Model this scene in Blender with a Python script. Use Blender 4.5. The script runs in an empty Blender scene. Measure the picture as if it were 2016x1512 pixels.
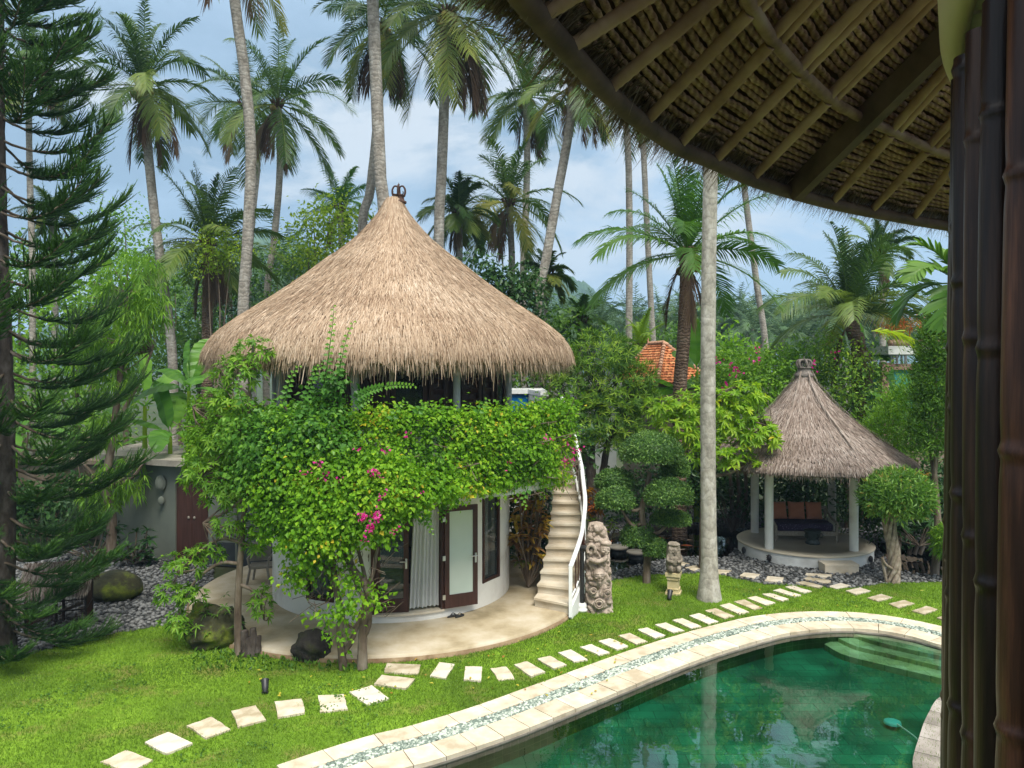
import bpy, math, random
import numpy as np
from mathutils import Vector, Matrix
from mathutils.geometry import tessellate_polygon, delaunay_2d_cdt

F, H, CX, CY = 1514.0, 5.3, 1008.0, 720.0     # focal length in photo pixels, eye height, principal point / horizon
sc = bpy.context.scene
COL = sc.collection
R = np.random.default_rng(7)
rad = math.radians

def P(x, y, d):                      # a pixel at distance d
    return np.array([(x - CX) / F * d, d, H - (y - CY) / F * d])
def G(x, y, z=0.0):                  # a pixel on the level plane z
    d = (H - z) * F / (y - CY)
    return np.array([(x - CX) / F * d, d, z])
def nrm(a):
    a = np.asarray(a, float)
    return a / np.maximum(np.linalg.norm(a, axis=-1, keepdims=True), 1e-9)

# ------------------------------------------------------------------ objects
def link(o, parent=None):
    COL.objects.link(o)
    if parent is not None:
        o.parent = parent
    return o
def tag(o, label=None, cat=None, group=None, kind=None):
    if label: o['label'] = label
    if cat: o['category'] = cat
    if group: o['group'] = group
    if kind: o['kind'] = kind
    return o
def thing(name, label, cat, loc=(0, 0, 0), group=None):
    o = bpy.data.objects.new(name, None)
    o.empty_display_size = .2
    o.location = Vector([float(v) for v in loc])
    return tag(link(o), label, cat, group)
def dup(root, loc, rotz=0.0, scale=1.0, label=None):
    def cp(o, par):
        c = o.copy(); COL.objects.link(c); c.parent = par
        for ch in list(o.children): cp(ch, c)
        return c
    c = cp(root, None)
    c.location = Vector([float(v) for v in loc]); c.rotation_euler = (0, 0, rotz); c.scale = (scale,) * 3
    if label: c['label'] = label
    return c

class MB:
    """collects vertices and faces; builds ONE mesh object"""
    def __init__(s):
        s.V, s.T, s.F, s.n = [], [], [], 0
    def add(s, V, Fc, t=0.5, m=0, smooth=True):
        V = np.asarray(V, float).reshape(-1, 3)
        k = len(V)
        s.V.append(V)
        s.T.append(np.full(k, t) if np.isscalar(t) else np.asarray(t, float))
        Fc = np.asarray(Fc, np.int64)
        if Fc.ndim == 1: Fc = Fc[None]
        s.F.append((Fc + s.n, m, smooth))
        s.n += k
    def build(s, name, mats, parent=None, origin=None):
        me = bpy.data.meshes.new(name)
        V = np.concatenate(s.V); T = np.concatenate(s.T)
        if origin is None and parent is not None:
            origin = np.zeros(3); q = parent
            while q is not None:
                origin = origin + np.array(q.location); q = q.parent
        if origin is not None: V = V - np.asarray(origin, float)
        nl = sum(f.size for f, _, _ in s.F); nf = sum(len(f) for f, _, _ in s.F)
        me.vertices.add(len(V)); me.vertices.foreach_set('co', V.astype(np.float32).ravel())
        me.loops.add(nl); me.polygons.add(nf)
        li = np.concatenate([f.ravel() for f, _, _ in s.F])
        tot = np.concatenate([np.full(len(f), f.shape[1]) for f, _, _ in s.F])
        st = np.concatenate([[0], np.cumsum(tot)[:-1]])
        me.loops.foreach_set('vertex_index', li.astype(np.int32))
        me.polygons.foreach_set('loop_start', st.astype(np.int32))
        me.polygons.foreach_set('material_index', np.concatenate([np.full(len(f), m) for f, m, _ in s.F]).astype(np.int32))
        me.polygons.foreach_set('use_smooth', np.concatenate([np.full(len(f), sm) for f, _, sm in s.F]).astype(bool))
        me.update(calc_edges=True)
        a = me.attributes.new('tint', 'FLOAT', 'POINT'); a.data.foreach_set('value', T.astype(np.float32))
        for m in (mats if isinstance(mats, (list, tuple)) else [mats]): me.materials.append(m)
        o = bpy.data.objects.new(name, me)
        if parent is None and origin is not None: o.location = Vector([float(v) for v in origin])
        return link(o, parent)

# ------------------------------------------------------------------ shapes
BOXF = np.array([[0, 3, 2, 1], [4, 5, 6, 7], [0, 1, 5, 4], [1, 2, 6, 5], [2, 3, 7, 6], [3, 0, 4, 7]])
def box(mb, c, size, rz=0.0, M=None, t=.5, m=0, taper=1.0):
    sx, sy, sz = np.array(size) / 2
    V = np.array([[-sx, -sy, -sz], [sx, -sy, -sz], [sx, sy, -sz], [-sx, sy, -sz],
                  [-sx * taper, -sy * taper, sz], [sx * taper, -sy * taper, sz], [sx * taper, sy * taper, sz], [-sx * taper, sy * taper, sz]])
    if M is None:
        co, si = math.cos(rz), math.sin(rz)
        M = np.array([[co, -si, 0], [si, co, 0], [0, 0, 1]])
    mb.add(V @ np.asarray(M).T + np.asarray(c), BOXF, t, m, False)
def frame_of(T):
    T = nrm(T)
    ref = np.where(np.abs(T[..., 2:3]) > .93, np.array([1., 0, 0]), np.array([0, 0, 1.]))
    S = nrm(np.cross(T, ref)); U = np.cross(S, T)
    return S, U
def tube(mb, pts, r, seg=8, t=.5, m=0, cap=True, rough=0.0, smooth=True):
    pts = np.asarray(pts, float); n = len(pts)
    r = np.full(n, r) if np.isscalar(r) else np.asarray(r, float)
    T = np.gradient(pts, axis=0)
    S, U = frame_of(T)
    for i in range(1, n):            # keep the frame from flipping
        if np.dot(S[i], S[i - 1]) < 0: S[i] *= -1; U[i] *= -1
    a = np.linspace(0, 2 * np.pi, seg, endpoint=False)
    rr = r[:, None] * (1 + (R.normal(0, rough, (n, seg)) if rough else 0))
    V = pts[:, None] + rr[..., None] * (np.cos(a)[None, :, None] * S[:, None] + np.sin(a)[None, :, None] * U[:, None])
    i, j = np.meshgrid(np.arange(n - 1), np.arange(seg), indexing='ij')
    j2 = (j + 1) % seg
    Fc = np.stack([i * seg + j, i * seg + j2, (i + 1) * seg + j2, (i + 1) * seg + j], -1).reshape(-1, 4)
    mb.add(V.reshape(-1, 3), Fc, t, m, smooth)
    if cap:
        mb.add(V[0], np.arange(seg)[::-1], t, m, False); mb.add(V[-1], np.arange(seg), t, m, False)
def lathe(mb, prof, c=(0, 0, 0), seg=32, a0=0.0, a1=2 * np.pi, t=.5, m=0, smooth=True):
    """prof: list of (radius, z); angle measured from -Y (towards the eye) to +X"""
    prof = np.asarray(prof, float); n = len(prof)
    full = abs(a1 - a0 - 2 * np.pi) < 1e-6
    a = np.linspace(a0, a1, seg + (0 if full else 1), endpoint=not full)
    k = len(a)
    V = np.stack([prof[:, 0:1] * np.sin(a), -prof[:, 0:1] * np.cos(a), np.repeat(prof[:, 1:2], k, 1)], -1) + np.asarray(c)
    i, j = np.meshgrid(np.arange(n - 1), np.arange(k if full else k - 1), indexing='ij')
    j2 = (j + 1) % k
    Fc = np.stack([i * k + j, i * k + j2, (i + 1) * k + j2, (i + 1) * k + j], -1).reshape(-1, 4)
    mb.add(V.reshape(-1, 3), Fc, t, m, smooth)
def arc_block(mb, c, r0, r1, z0, z1, a0, a1, seg=8, t=.5, m=0):
    """solid curved wall piece between radii and angles"""
    a = np.linspace(a0, a1, seg + 1); q = []
    for r, z in ((r0, z0), (r1, z0), (r1, z1), (r0, z1)):
        q.append(np.stack([r * np.sin(a), -r * np.cos(a), np.full_like(a, z)], -1))
    V = np.stack(q, 1) + np.asarray(c)
    Fc = []
    for i in range(seg):
        for j in range(4):
            j2 = (j + 1) % 4
            Fc.append([i * 4 + j, (i + 1) * 4 + j, (i + 1) * 4 + j2, i * 4 + j2])
    Fc.append([0, 1, 2, 3]); Fc.append([seg * 4 + 3, seg * 4 + 2, seg * 4 + 1, seg * 4])
    mb.add(V.reshape(-1, 3), Fc, t, m, False)
def _ico(sub):
    import bmesh
    bm = bmesh.new(); bmesh.ops.create_icosphere(bm, subdivisions=sub, radius=1)
    bm.verts.ensure_lookup_table()
    V = np.array([v.co[:] for v in bm.verts]); Fc = np.array([[v.index for v in f.verts] for f in bm.faces]); bm.free()
    return V, Fc
ICO = {k: _ico(k) for k in (1, 2, 3, 4, 5)}
def fbm(V, seed, octv=4, f=1.0):
    """cheap smooth noise from sums of sines"""
    g = np.random.default_rng(seed); out = np.zeros(len(V)); amp = 1
    for o in range(octv):
        for _ in range(4):
            k = g.normal(0, 1, 3) * f * 1.6; out += amp * np.sin(V @ k + g.uniform(0, 6.28)) / 4
        f *= 2.1; amp *= .55
    return out
def blob(mb, c, radii, sub=3, rough=0.0, seed=0, f=1.5, M=None, t=.5, m=0, flat=None):
    V, Fc = ICO[sub]
    W = V * (1 + (rough * fbm(V, seed, 4, f))[:, None] if rough else 1)
    W = W * np.asarray(radii)
    if M is not None: W = W @ np.asarray(M).T
    W = W + np.asarray(c)
    if flat is not None: W[:, 2] = np.maximum(W[:, 2], flat)
    mb.add(W, Fc, t, m, True)
def sheet(mb, outer, holes=(), z=0.0, t=.5, m=0):
    polys = [[Vector((float(p[0]), float(p[1]), 0)) for p in o] for o in [outer, *holes]]
    tri = tessellate_polygon(polys)
    V = np.array([[v.x, v.y, z] for pl in polys for v in pl])
    tri = np.array(tri)
    e = V[tri]; cr = (e[:, 1, 0] - e[:, 0, 0]) * (e[:, 2, 1] - e[:, 0, 1]) - (e[:, 1, 1] - e[:, 0, 1]) * (e[:, 2, 0] - e[:, 0, 0])
    tri[cr < 0] = tri[cr < 0][:, ::-1]
    mb.add(V, tri, t, m, False)
def prism(mb, poly, z0, z1, t=.5, m=0, bottom=False):
    p = np.asarray(poly, float)[:, :2]
    ar = np.sum(p[:, 0] * np.roll(p[:, 1], -1) - np.roll(p[:, 0], -1) * p[:, 1])
    if ar < 0: p = p[::-1]
    n = len(p)
    V = np.concatenate([np.c_[p, np.full(n, z0)], np.c_[p, np.full(n, z1)]])
    i = np.arange(n); j = (i + 1) % n
    mb.add(V, np.stack([i, j, j + n, i + n], -1), t, m, False)
    sheet(mb, p, z=z1, t=t, m=m)
def curve(pts, n):
    """Catmull-Rom through points, n samples evenly along the length"""
    p = np.asarray(pts, float)
    q = np.concatenate([[2 * p[0] - p[1]], p, [2 * p[-1] - p[-2]]])
    out = []
    for i in range(len(p) - 1):
        a, b, c, d = q[i:i + 4]
        u = np.linspace(0, 1, 16, endpoint=False)[:, None]
        out.append(.5 * (2 * b + (c - a) * u + (2 * a - 5 * b + 4 * c - d) * u ** 2 + (3 * b - a - 3 * c + d) * u ** 3))
    out = np.concatenate(out + [p[-1:]])
    s = np.concatenate([[0], np.cumsum(np.linalg.norm(np.diff(out, axis=0), axis=1))])
    return np.stack([np.interp(np.linspace(0, s[-1], n), s, out[:, k]) for k in range(out.shape[1])], -1)
def inside(pts, poly):
    x, y = pts[:, 0], pts[:, 1]; poly = np.asarray(poly)[:, :2]; c = np.zeros(len(pts), bool); j = len(poly) - 1
    for i in range(len(poly)):
        xi, yi = poly[i]; xj, yj = poly[j]
        c ^= ((yi > y) != (yj > y)) & (x < (xj - xi) * (y - yi) / (yj - yi + 1e-12) + xi); j = i
    return c

LEAFP = lambda t: np.interp(t, [0, .15, .45, .75, 1], [.12, .7, 1, .72, .04])
BLADE = lambda t: np.interp(t, [0, .3, .7, 1], [.8, 1, .8, .06])
STRAW = lambda t: np.interp(t, [0, .7, 1], [1, .9, .3])
def strips(mb, P0, D, S, L, W, n=2, droop=0.0, prof=LEAFP, t=None, fold=0.0, m=0, grav=(0, 0, -1.0)):
    """N bent ribbons: start P0, direction D, width direction S"""
    P0 = np.asarray(P0, float); N = len(P0)
    L = np.broadcast_to(np.asarray(L, float), (N,)); W = np.broadcast_to(np.asarray(W, float), (N,))
    dr = np.broadcast_to(np.asarray(droop, float), (N,))
    u = np.linspace(0, 1, n + 1)
    pos = P0[:, None] + D[:, None] * (L[:, None] * u)[..., None] + np.asarray(grav) * ((dr * L)[:, None] * u ** 2)[..., None]
    w = (W[:, None] * prof(u)[None])[..., None] * .5
    if fold:
        Nn = np.cross(D, S)
        lift = fold * w * Nn[:, None]
        V = np.stack([pos - S[:, None] * w + lift, pos, pos + S[:, None] * w + lift], 2); c = 3
    else:
        V = np.stack([pos - S[:, None] * w, pos + S[:, None] * w], 2); c = 2
    base = np.arange(N)[:, None, None] * (n + 1) * c + np.arange(n)[None, :, None] * c + np.arange(c - 1)[None, None]
    Fc = np.stack([base, base + 1, base + 1 + c, base + c], -1).reshape(-1, 4)
    tt = R.random(N) if t is None else np.broadcast_to(np.asarray(t, float), (N,))
    mb.add(V.reshape(-1, 3), Fc, np.repeat(tt, (n + 1) * c), m, False)
def rnd_dir(n, up=-1.0):
    v = R.normal(size=(n * 3 + 20, 3)); v = nrm(v); v = v[v[:, 2] > up]
    return v[:n]
def perp(D, ref=None):
    ref = R.normal(size=D.shape) if ref is None else np.broadcast_to(ref, D.shape)
    return nrm(np.cross(D, ref))
def leaves(mb, C, D, Nn, L, W, t=None, m=0, fold=.35):
    """single folded leaves"""
    N = len(C); L = np.broadcast_to(np.asarray(L, float), (N,))[:, None]; W = np.broadcast_to(np.asarray(W, float), (N,))[:, None]
    S = nrm(np.cross(D, Nn)); Un = np.cross(S, D)
    mid = C + D * L * .42
    V = np.stack([C, mid + S * W * .5 + Un * W * fold * .5, C + D * L - Un * L * .08, mid - S * W * .5 + Un * W * fold * .5], 1)
    i = np.arange(N)[:, None] * 4
    Fc = np.concatenate([i + np.array([[0, 1, 2]]), i + np.array([[0, 2, 3]])])
    tt = R.random(N) if t is None else t
    mb.add(V.reshape(-1, 3), Fc, np.repeat(tt, 4), m, False)
def blob_pts(c, radii, n, lo=.55, up=-.55, face=None):
    """points in the outer part of an ellipsoid with outward directions"""
    d = rnd_dir(n, up); rr = (lo + (1 - lo) * np.sqrt(R.random(len(d))))[:, None]
    d2 = nrm(d / np.asarray(radii))
    return np.asarray(c) + d * np.asarray(radii) * rr, d2
def foliage(mb, blobs, n, L, W=None, clump=10, cr=None, lo=.5, up=-.6, droop=.25, m=0, rough=.25):
    """leafy masses: clumps of leaves spread through several ellipsoids; blobs = [(centre, radii), ...]"""
    W = W or L * .55; cr = cr or L * 1.6
    vol = np.array([(b[1][0] * b[1][1] * b[1][2]) ** (2 / 3.) for b in blobs]); vol /= vol.sum()
    for (c, rr), v in zip(blobs, vol):
        k = max(2, int(n * v / clump))
        C, O = blob_pts(c, rr, k, lo, up)
        C = C + O * (R.normal(0, rough, (len(C), 1)) * min(rr))
        k = len(C)
        ct = R.random(k)
        CC = np.repeat(C, clump, 0) + R.normal(0, cr, (k * clump, 3)) * np.array([1, 1, .8])
        OO = np.repeat(O, clump, 0)
        D = nrm(OO * .7 + R.normal(0, .65, CC.shape) + np.array([0, 0, -droop]))
        Nn = nrm(OO * .6 + np.array([0, 0, .7]) + R.normal(0, .35, CC.shape))
        s = R.uniform(.65, 1.2, len(CC))
        leaves(mb, CC, D, Nn, L * s, W * s, np.clip(np.repeat(ct, clump) * .6 + R.random(len(CC)) * .4, 0, 1), m)
def rosettes(mb, C, A, k, L, W, spread=1.0, droop=.25, n=2, fold=.3, m=0, t=None):
    """whorls of k long leaves around axis A"""
    N = len(C); S, U = frame_of(A)
    ph = (np.arange(k)[None] * 2 * np.pi / k + R.uniform(0, 6.28, (N, 1)) + R.normal(0, .2, (N, k)))
    sp = np.clip(spread + R.normal(0, .25, (N, k)), .1, 1.7)
    rad_ = np.cos(ph)[..., None] * S[:, None] + np.sin(ph)[..., None] * U[:, None]
    D = nrm(A[:, None] * np.cos(sp)[..., None] + rad_ * np.sin(sp)[..., None]).reshape(-1, 3)
    Wd = nrm(np.cross(np.repeat(A, k, 0) + 1e-3, D))
    s = R.uniform(.7, 1.15, N * k)
    tt = np.clip(np.repeat(R.random(N), k) * .6 + R.random(N * k) * .4, 0, 1) if t is None else t
    strips(mb, np.repeat(C, k, 0), D, Wd, L * s, W * s, n, droop, LEAFP, tt, fold, m)

# ------------------------------------------------------------------ materials
def _mat(name):
    m = bpy.data.materials.new(name); m.use_nodes = True
    nt = m.node_tree; b = nt.nodes['Principled BSDF']; out = nt.nodes['Material Output']
    return m, nt, b, out
def _ramp(nt, cols, pos=None):
    r = nt.nodes.new('ShaderNodeValToRGB'); e = r.color_ramp.elements
    pos = pos or [i / (len(cols) - 1) for i in range(len(cols))]
    while len(e) < len(cols): e.new(.5)
    for el, c, p in zip(e, cols, pos): el.position = p; el.color = (*c, 1)
    return r
def _noise(nt, scale, detail=4, rough=.55, coord='Object', stretch=None, dist=0.0):
    tc = nt.nodes.new('ShaderNodeTexCoord'); n = nt.nodes.new('ShaderNodeTexNoise')
    n.inputs['Scale'].default_value = scale; n.inputs['Detail'].default_value = detail; n.inputs['Roughness'].default_value = rough
    n.inputs['Distortion'].default_value = dist
    src = tc.outputs[coord]
    if stretch:
        mp = nt.nodes.new('ShaderNodeMapping'); mp.inputs['Scale'].default_value = stretch
        nt.links.new(src, mp.inputs[0]); src = mp.outputs[0]
    nt.links.new(src, n.inputs['Vector'])
    return n
def _mix(nt, fac, a, b, mode='MIX'):
    m = nt.nodes.new('ShaderNodeMix'); m.data_type = 'RGBA'; m.blend_type = mode
    for sock, v in ((m.inputs[0], fac), (m.inputs[6], a), (m.inputs[7], b)):
        if hasattr(v, 'is_linked'): nt.links.new(v, sock)
        elif isinstance(v, (tuple, list)): sock.default_value = (*v, 1)
        else: sock.default_value = v
    return m.outputs[2]
def _bump(nt, b, height, strength=.3, dist=.02):
    bp = nt.nodes.new('ShaderNodeBump'); bp.inputs['Strength'].default_value = strength; bp.inputs['Distance'].default_value = dist
    nt.links.new(height, bp.inputs['Height']); nt.links.new(bp.outputs[0], b.inputs['Normal'])
def leafmat(name, cols, trans=.35, rough=.5, pos=None, spec=.3, glow=1.25):
    m, nt, b, out = _mat(name)
    at = nt.nodes.new('ShaderNodeAttribute'); at.attribute_name = 'tint'
    r = _ramp(nt, cols, pos); nt.links.new(at.outputs['Fac'], r.inputs[0])
    nt.links.new(r.outputs[0], b.inputs['Base Color'])
    b.inputs['Roughness'].default_value = rough; b.inputs['Specular IOR Level'].default_value = spec
    if trans:
        tr = nt.nodes.new('ShaderNodeBsdfTranslucent')
        nt.links.new(_mix(nt, 1.0, r.outputs[0], (glow, glow * 1.05, glow * .55), 'MULTIPLY'), tr.inputs[0])
        mx = nt.nodes.new('ShaderNodeMixShader'); mx.inputs[0].default_value = trans
        nt.links.new(b.outputs[0], mx.inputs[1]); nt.links.new(tr.outputs[0], mx.inputs[2]); nt.links.new(mx.outputs[0], out.inputs[0])
    return m
def solid(name, cols, scale=3.0, rough=.8, bump=.2, bdist=.01, bscale=None, detail=5, stretch=None, spec=.3, tint=0.0, metal=0.0, coord='Object', pos=None):
    """noise-mottled surface between the given colours, optional per-piece tint"""
    m, nt, b, out = _mat(name)
    n = _noise(nt, scale, detail, .6, coord, stretch)
    cols = list(cols)
    p = pos or ([.3 + .4 * i / max(1, len(cols) - 1) for i in range(len(cols))])
    r = _ramp(nt, cols if len(cols) > 1 else cols * 2, p if len(cols) > 1 else [0, 1])
    if tint:
        at = nt.nodes.new('ShaderNodeAttribute'); at.attribute_name = 'tint'
        mm = nt.nodes.new('ShaderNodeMath'); mm.operation = 'MULTIPLY_ADD'; mm.inputs[1].default_value = tint; mm.inputs[2].default_value = -tint * .5
        ad = nt.nodes.new('ShaderNodeMath'); ad.operation = 'ADD'
        nt.links.new(at.outputs['Fac'], mm.inputs[0]); nt.links.new(mm.outputs[0], ad.inputs[0]); nt.links.new(n.outputs[0], ad.inputs[1])
        nt.links.new(ad.outputs[0], r.inputs[0])
    else: nt.links.new(n.outputs[0], r.inputs[0])
    nt.links.new(r.outputs[0], b.inputs['Base Color'])
    b.inputs['Roughness'].default_value = rough; b.inputs['Specular IOR Level'].default_value = spec; b.inputs['Metallic'].default_value = metal
    if bump:
        n2 = _noise(nt, bscale or scale * 4, 6, .65, coord, stretch)
        _bump(nt, b, n2.outputs[0], bump, bdist)
    return m
# ================================================================== camera, sky, sun
cam = bpy.data.cameras.new('camera'); co = bpy.data.objects.new('camera', cam); COL.objects.link(co)
cam.sensor_width = 36; cam.lens = 36 * F / 2016; cam.shift_y = (CY - 756) / 2016
cam.clip_start = .05; cam.clip_end = 9000
co.location = (0, 0, H); co.rotation_euler = (rad(90), 0, 0)
sc.camera = co
SUN_EL, SUN_AZ = rad(58), rad(160)          # azimuth from +Y clockwise: behind the eye, a little to the right
sd = Vector((math.cos(SUN_EL) * math.sin(SUN_AZ), math.cos(SUN_EL) * math.cos(SUN_AZ), math.sin(SUN_EL)))
sl = bpy.data.lights.new('sun', 'SUN'); sl.energy = 2.8; sl.angle = rad(26); sl.color = (1, .96, .88)
so = bpy.data.objects.new('sun', sl); COL.objects.link(so); so.rotation_euler = sd.to_track_quat('Z', 'Y').to_euler()
w = bpy.data.worlds.new('World'); sc.world = w; w.use_nodes = True
nt = w.node_tree; bg = nt.nodes['Background']; bg.inputs[1].default_value = .1
sky = nt.nodes.new('ShaderNodeTexSky'); sky.sky_type = 'NISHITA'; sky.sun_disc = False
sky.sun_elevation = SUN_EL; sky.sun_rotation = SUN_AZ
tc = nt.nodes.new('ShaderNodeTexCoord')
def wnoise(scale, st, loc, detail=7, rough=.55, dist=.0):
    mp = nt.nodes.new('ShaderNodeMapping'); mp.inputs['Scale'].default_value = st; mp.inputs['Location'].default_value = loc
    n = nt.nodes.new('ShaderNodeTexNoise'); n.inputs['Scale'].default_value = scale; n.inputs['Detail'].default_value = detail
    n.inputs['Roughness'].default_value = rough; n.inputs['Distortion'].default_value = dist
    nt.links.new(tc.outputs['Generated'], mp.inputs[0]); nt.links.new(mp.outputs[0], n.inputs['Vector']); return n
n1 = wnoise(2.1, (1, 1, 1.9), (.35, .1, .2)); r1 = _ramp(nt, [(0, 0, 0), (1, 1, 1)], [.45, .57]); nt.links.new(n1.outputs[0], r1.inputs[0])
n2 = wnoise(3.4, (1, 1, 2.2), (1.9, .7, .45), 8, .6, .3); r2 = _ramp(nt, [(0, 0, 0), (1, 1, 1)], [.50, .62]); nt.links.new(n2.outputs[0], r2.inputs[0])
hazy = (2.7, 3.65, 4.7)                       # thin high overcast, bluish
c1 = _mix(nt, .92, sky.outputs[0], hazy)
c2 = _mix(nt, r1.outputs[0], c1, (1.8, 2.6, 3.5))     # grey-blue cloud bases
c3 = _mix(nt, r2.outputs[0], c2, (4.1, 4.5, 4.9))     # white cloud tops
sx = nt.nodes.new('ShaderNodeSeparateXYZ'); nt.links.new(tc.outputs['Generated'], sx.inputs[0])
zr = nt.nodes.new('ShaderNodeMapRange'); zr.inputs[1].default_value = .45; zr.inputs[2].default_value = 1; zr.inputs[3].default_value = 1; zr.inputs[4].default_value = 2.7
nt.links.new(sx.outputs[2], zr.inputs[0])             # an overcast sky is brightest overhead
zm = nt.nodes.new('ShaderNodeMapRange'); zm.inputs[1].default_value = .42; zm.inputs[2].default_value = .8; nt.links.new(sx.outputs[2], zm.inputs[0])
c4 = _mix(nt, zm.outputs[0], c3, (5.0, 5.0, 4.8))      # thick pale cloud overhead
vm = nt.nodes.new('ShaderNodeVectorMath'); vm.operation = 'SCALE'; nt.links.new(c4, vm.inputs[0]); nt.links.new(zr.outputs[0], vm.inputs['Scale'])
nt.links.new(vm.outputs[0], bg.inputs[0])
sc.view_settings.view_transform = 'Standard'; sc.view_settings.look = 'None'; sc.view_settings.exposure = 0.9; sc.view_settings.gamma = 1
sc.render.engine = 'CYCLES'
sc.cycles.max_bounces = 8; sc.cycles.transparent_max_bounces = 16; sc.cycles.diffuse_bounces = 4; sc.cycles.glossy_bounces = 3
sc.cycles.use_denoising = True; sc.cycles.caustics_reflective = False

# ================================================================== materials
M = {}
M['lawn'], nt, b, out = _mat('lawn turf')
n1 = _noise(nt, .45, 5, .6); n2 = _noise(nt, 14, 6, .7); n3 = _noise(nt, 1.3, 4, .6)
ra = _ramp(nt, [(.075, .135, .016), (.13, .235, .018), (.2, .33, .03)], [.36, .5, .64]); nt.links.new(n1.outputs[0], ra.inputs[0])
rd = _ramp(nt, [(0, 0, 0), (1, 1, 1)], [.52, .72]); nt.links.new(n3.outputs[0], rd.inputs[0])
cc = _mix(nt, rd.outputs[0], ra.outputs[0], (.19, .165, .055))
rv = _ramp(nt, [(.7, .7, .7), (1.25, 1.25, 1.25)], [.3, .7]); nt.links.new(n2.outputs[0], rv.inputs[0])
nt.links.new(_mix(nt, 1.0, cc, rv.outputs[0], 'MULTIPLY'), b.inputs['Base Color']); b.inputs['Roughness'].default_value = .95; b.inputs['Specular IOR Level'].default_value = .1
_bump(nt, b, n2.outputs[0], .8, .03)
M['soil'] = solid('dark soil', [(.03, .024, .015), (.06, .045, .03), (.045, .06, .02)], 1.2, .95, .5, .03)
M['forest_floor'] = solid('forest floor', [(.02, .035, .012), (.04, .06, .02), (.06, .05, .03)], .3, .95, .5, .05)
M['grass'] = leafmat('grass blades', [(.08, .145, .018), (.13, .235, .02), (.21, .34, .04)], .3, .6, spec=.15)
M['stone'] = solid('cream limestone', [(.34, .28, .18), (.48, .41, .30), (.56, .49, .38), (.62, .56, .46)], 3.2, .75, .25, .006, tint=.35)
M['coping'] = solid('cream coping stone', [(.40, .33, .23), (.50, .43, .32), (.58, .50, .37), (.61, .56, .47)], 3.6, .7, .25, .005, tint=.22)
M['greycope'] = solid('weathered coping stone', [(.16, .14, .12), (.26, .23, .2), (.33, .30, .27)], 3, .8, .3, .006, tint=.3)
M['pebble'] = solid('grey pebbles', [(.05, .052, .052), (.13, .132, .13), (.21, .21, .205)], 1.5, .75, .1, .003, tint=.8)
M['greenpebble'] = solid('pale green pebbles', [(.14, .18, .15), (.29, .34, .285), (.48, .52, .45)], 1.5, .6, .1, .003, tint=.8)
M['gravelbed'] = solid('dark gravel bed', [(.07, .07, .066), (.13, .13, .125)], 9, .95, .5, .02)
M['patio'] = solid('worn concrete patio', [(.24, .19, .11), (.38, .31, .2), (.47, .40, .29), (.54, .48, .38)], 1.1, .75, .15, .004, detail=8)
M['white'] = solid('white plaster', [(.52, .49, .43), (.70, .68, .63), (.77, .76, .71), (.79, .78, .73)], 1.3, .8, .08, .003, detail=9)
M['whitepaint'] = solid('white paint', [(.70, .71, .70), (.78, .78, .77)], 2, .45, .03, .002)
M['dirtywhite'] = solid('weathered white plaster', [(.50, .49, .46), (.70, .70, .67), (.76, .76, .73)], 1.4, .85, .15, .004)
M['wood'] = solid('dark red-brown wood', [(.035, .015, .011), (.075, .032, .024)], 3, .45, .15, .003, stretch=(6, 6, .6))
M['eavewood'] = solid('brown eave timber', [(.06, .034, .021), (.15, .088, .056)], 5, .75, .3, .004)
M['pavfloor'] = solid('pale pavilion floor', [(.50, .43, .32), (.62, .55, .43)], 1.2, .7, .1)
M['darkwood'] = solid('dark timber', [(.012, .008, .006), (.03, .018, .013)], 4, .6, .2, .003, stretch=(6, 6, .6))
M['greygreen'] = solid('grey green render', [(.11, .125, .10), (.16, .175, .145)], .8, .9, .12, .004, detail=8)
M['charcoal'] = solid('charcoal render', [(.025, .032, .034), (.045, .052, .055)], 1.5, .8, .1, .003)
M['concrete'] = solid('weathered concrete', [(.16, .14, .11), (.34, .31, .26)], 2.5, .9, .3, .006)
M['tanwall'] = solid('brown garden wall render', [(.15, .11, .075), (.24, .19, .14)], 1.2, .9, .15, .004)
M['stair'] = solid('cream stair stone', [(.46, .38, .26), (.60, .52, .40), (.66, .60, .49)], 2.2, .7, .15, .004)
M['black'] = solid('black iron', [(.012, .012, .013), (.025, .025, .026)], 8, .45, .1, .002, spec=.5)
M['steel'] = solid('brushed steel', [(.5, .5, .5), (.6, .6, .6)], 8, .3, 0, metal=1.0)
M['rust'] = solid('rusty carved iron', [(.035, .016, .011), (.085, .04, .025)], 14, .75, .6, .01)
M['trunk'] = None
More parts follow.
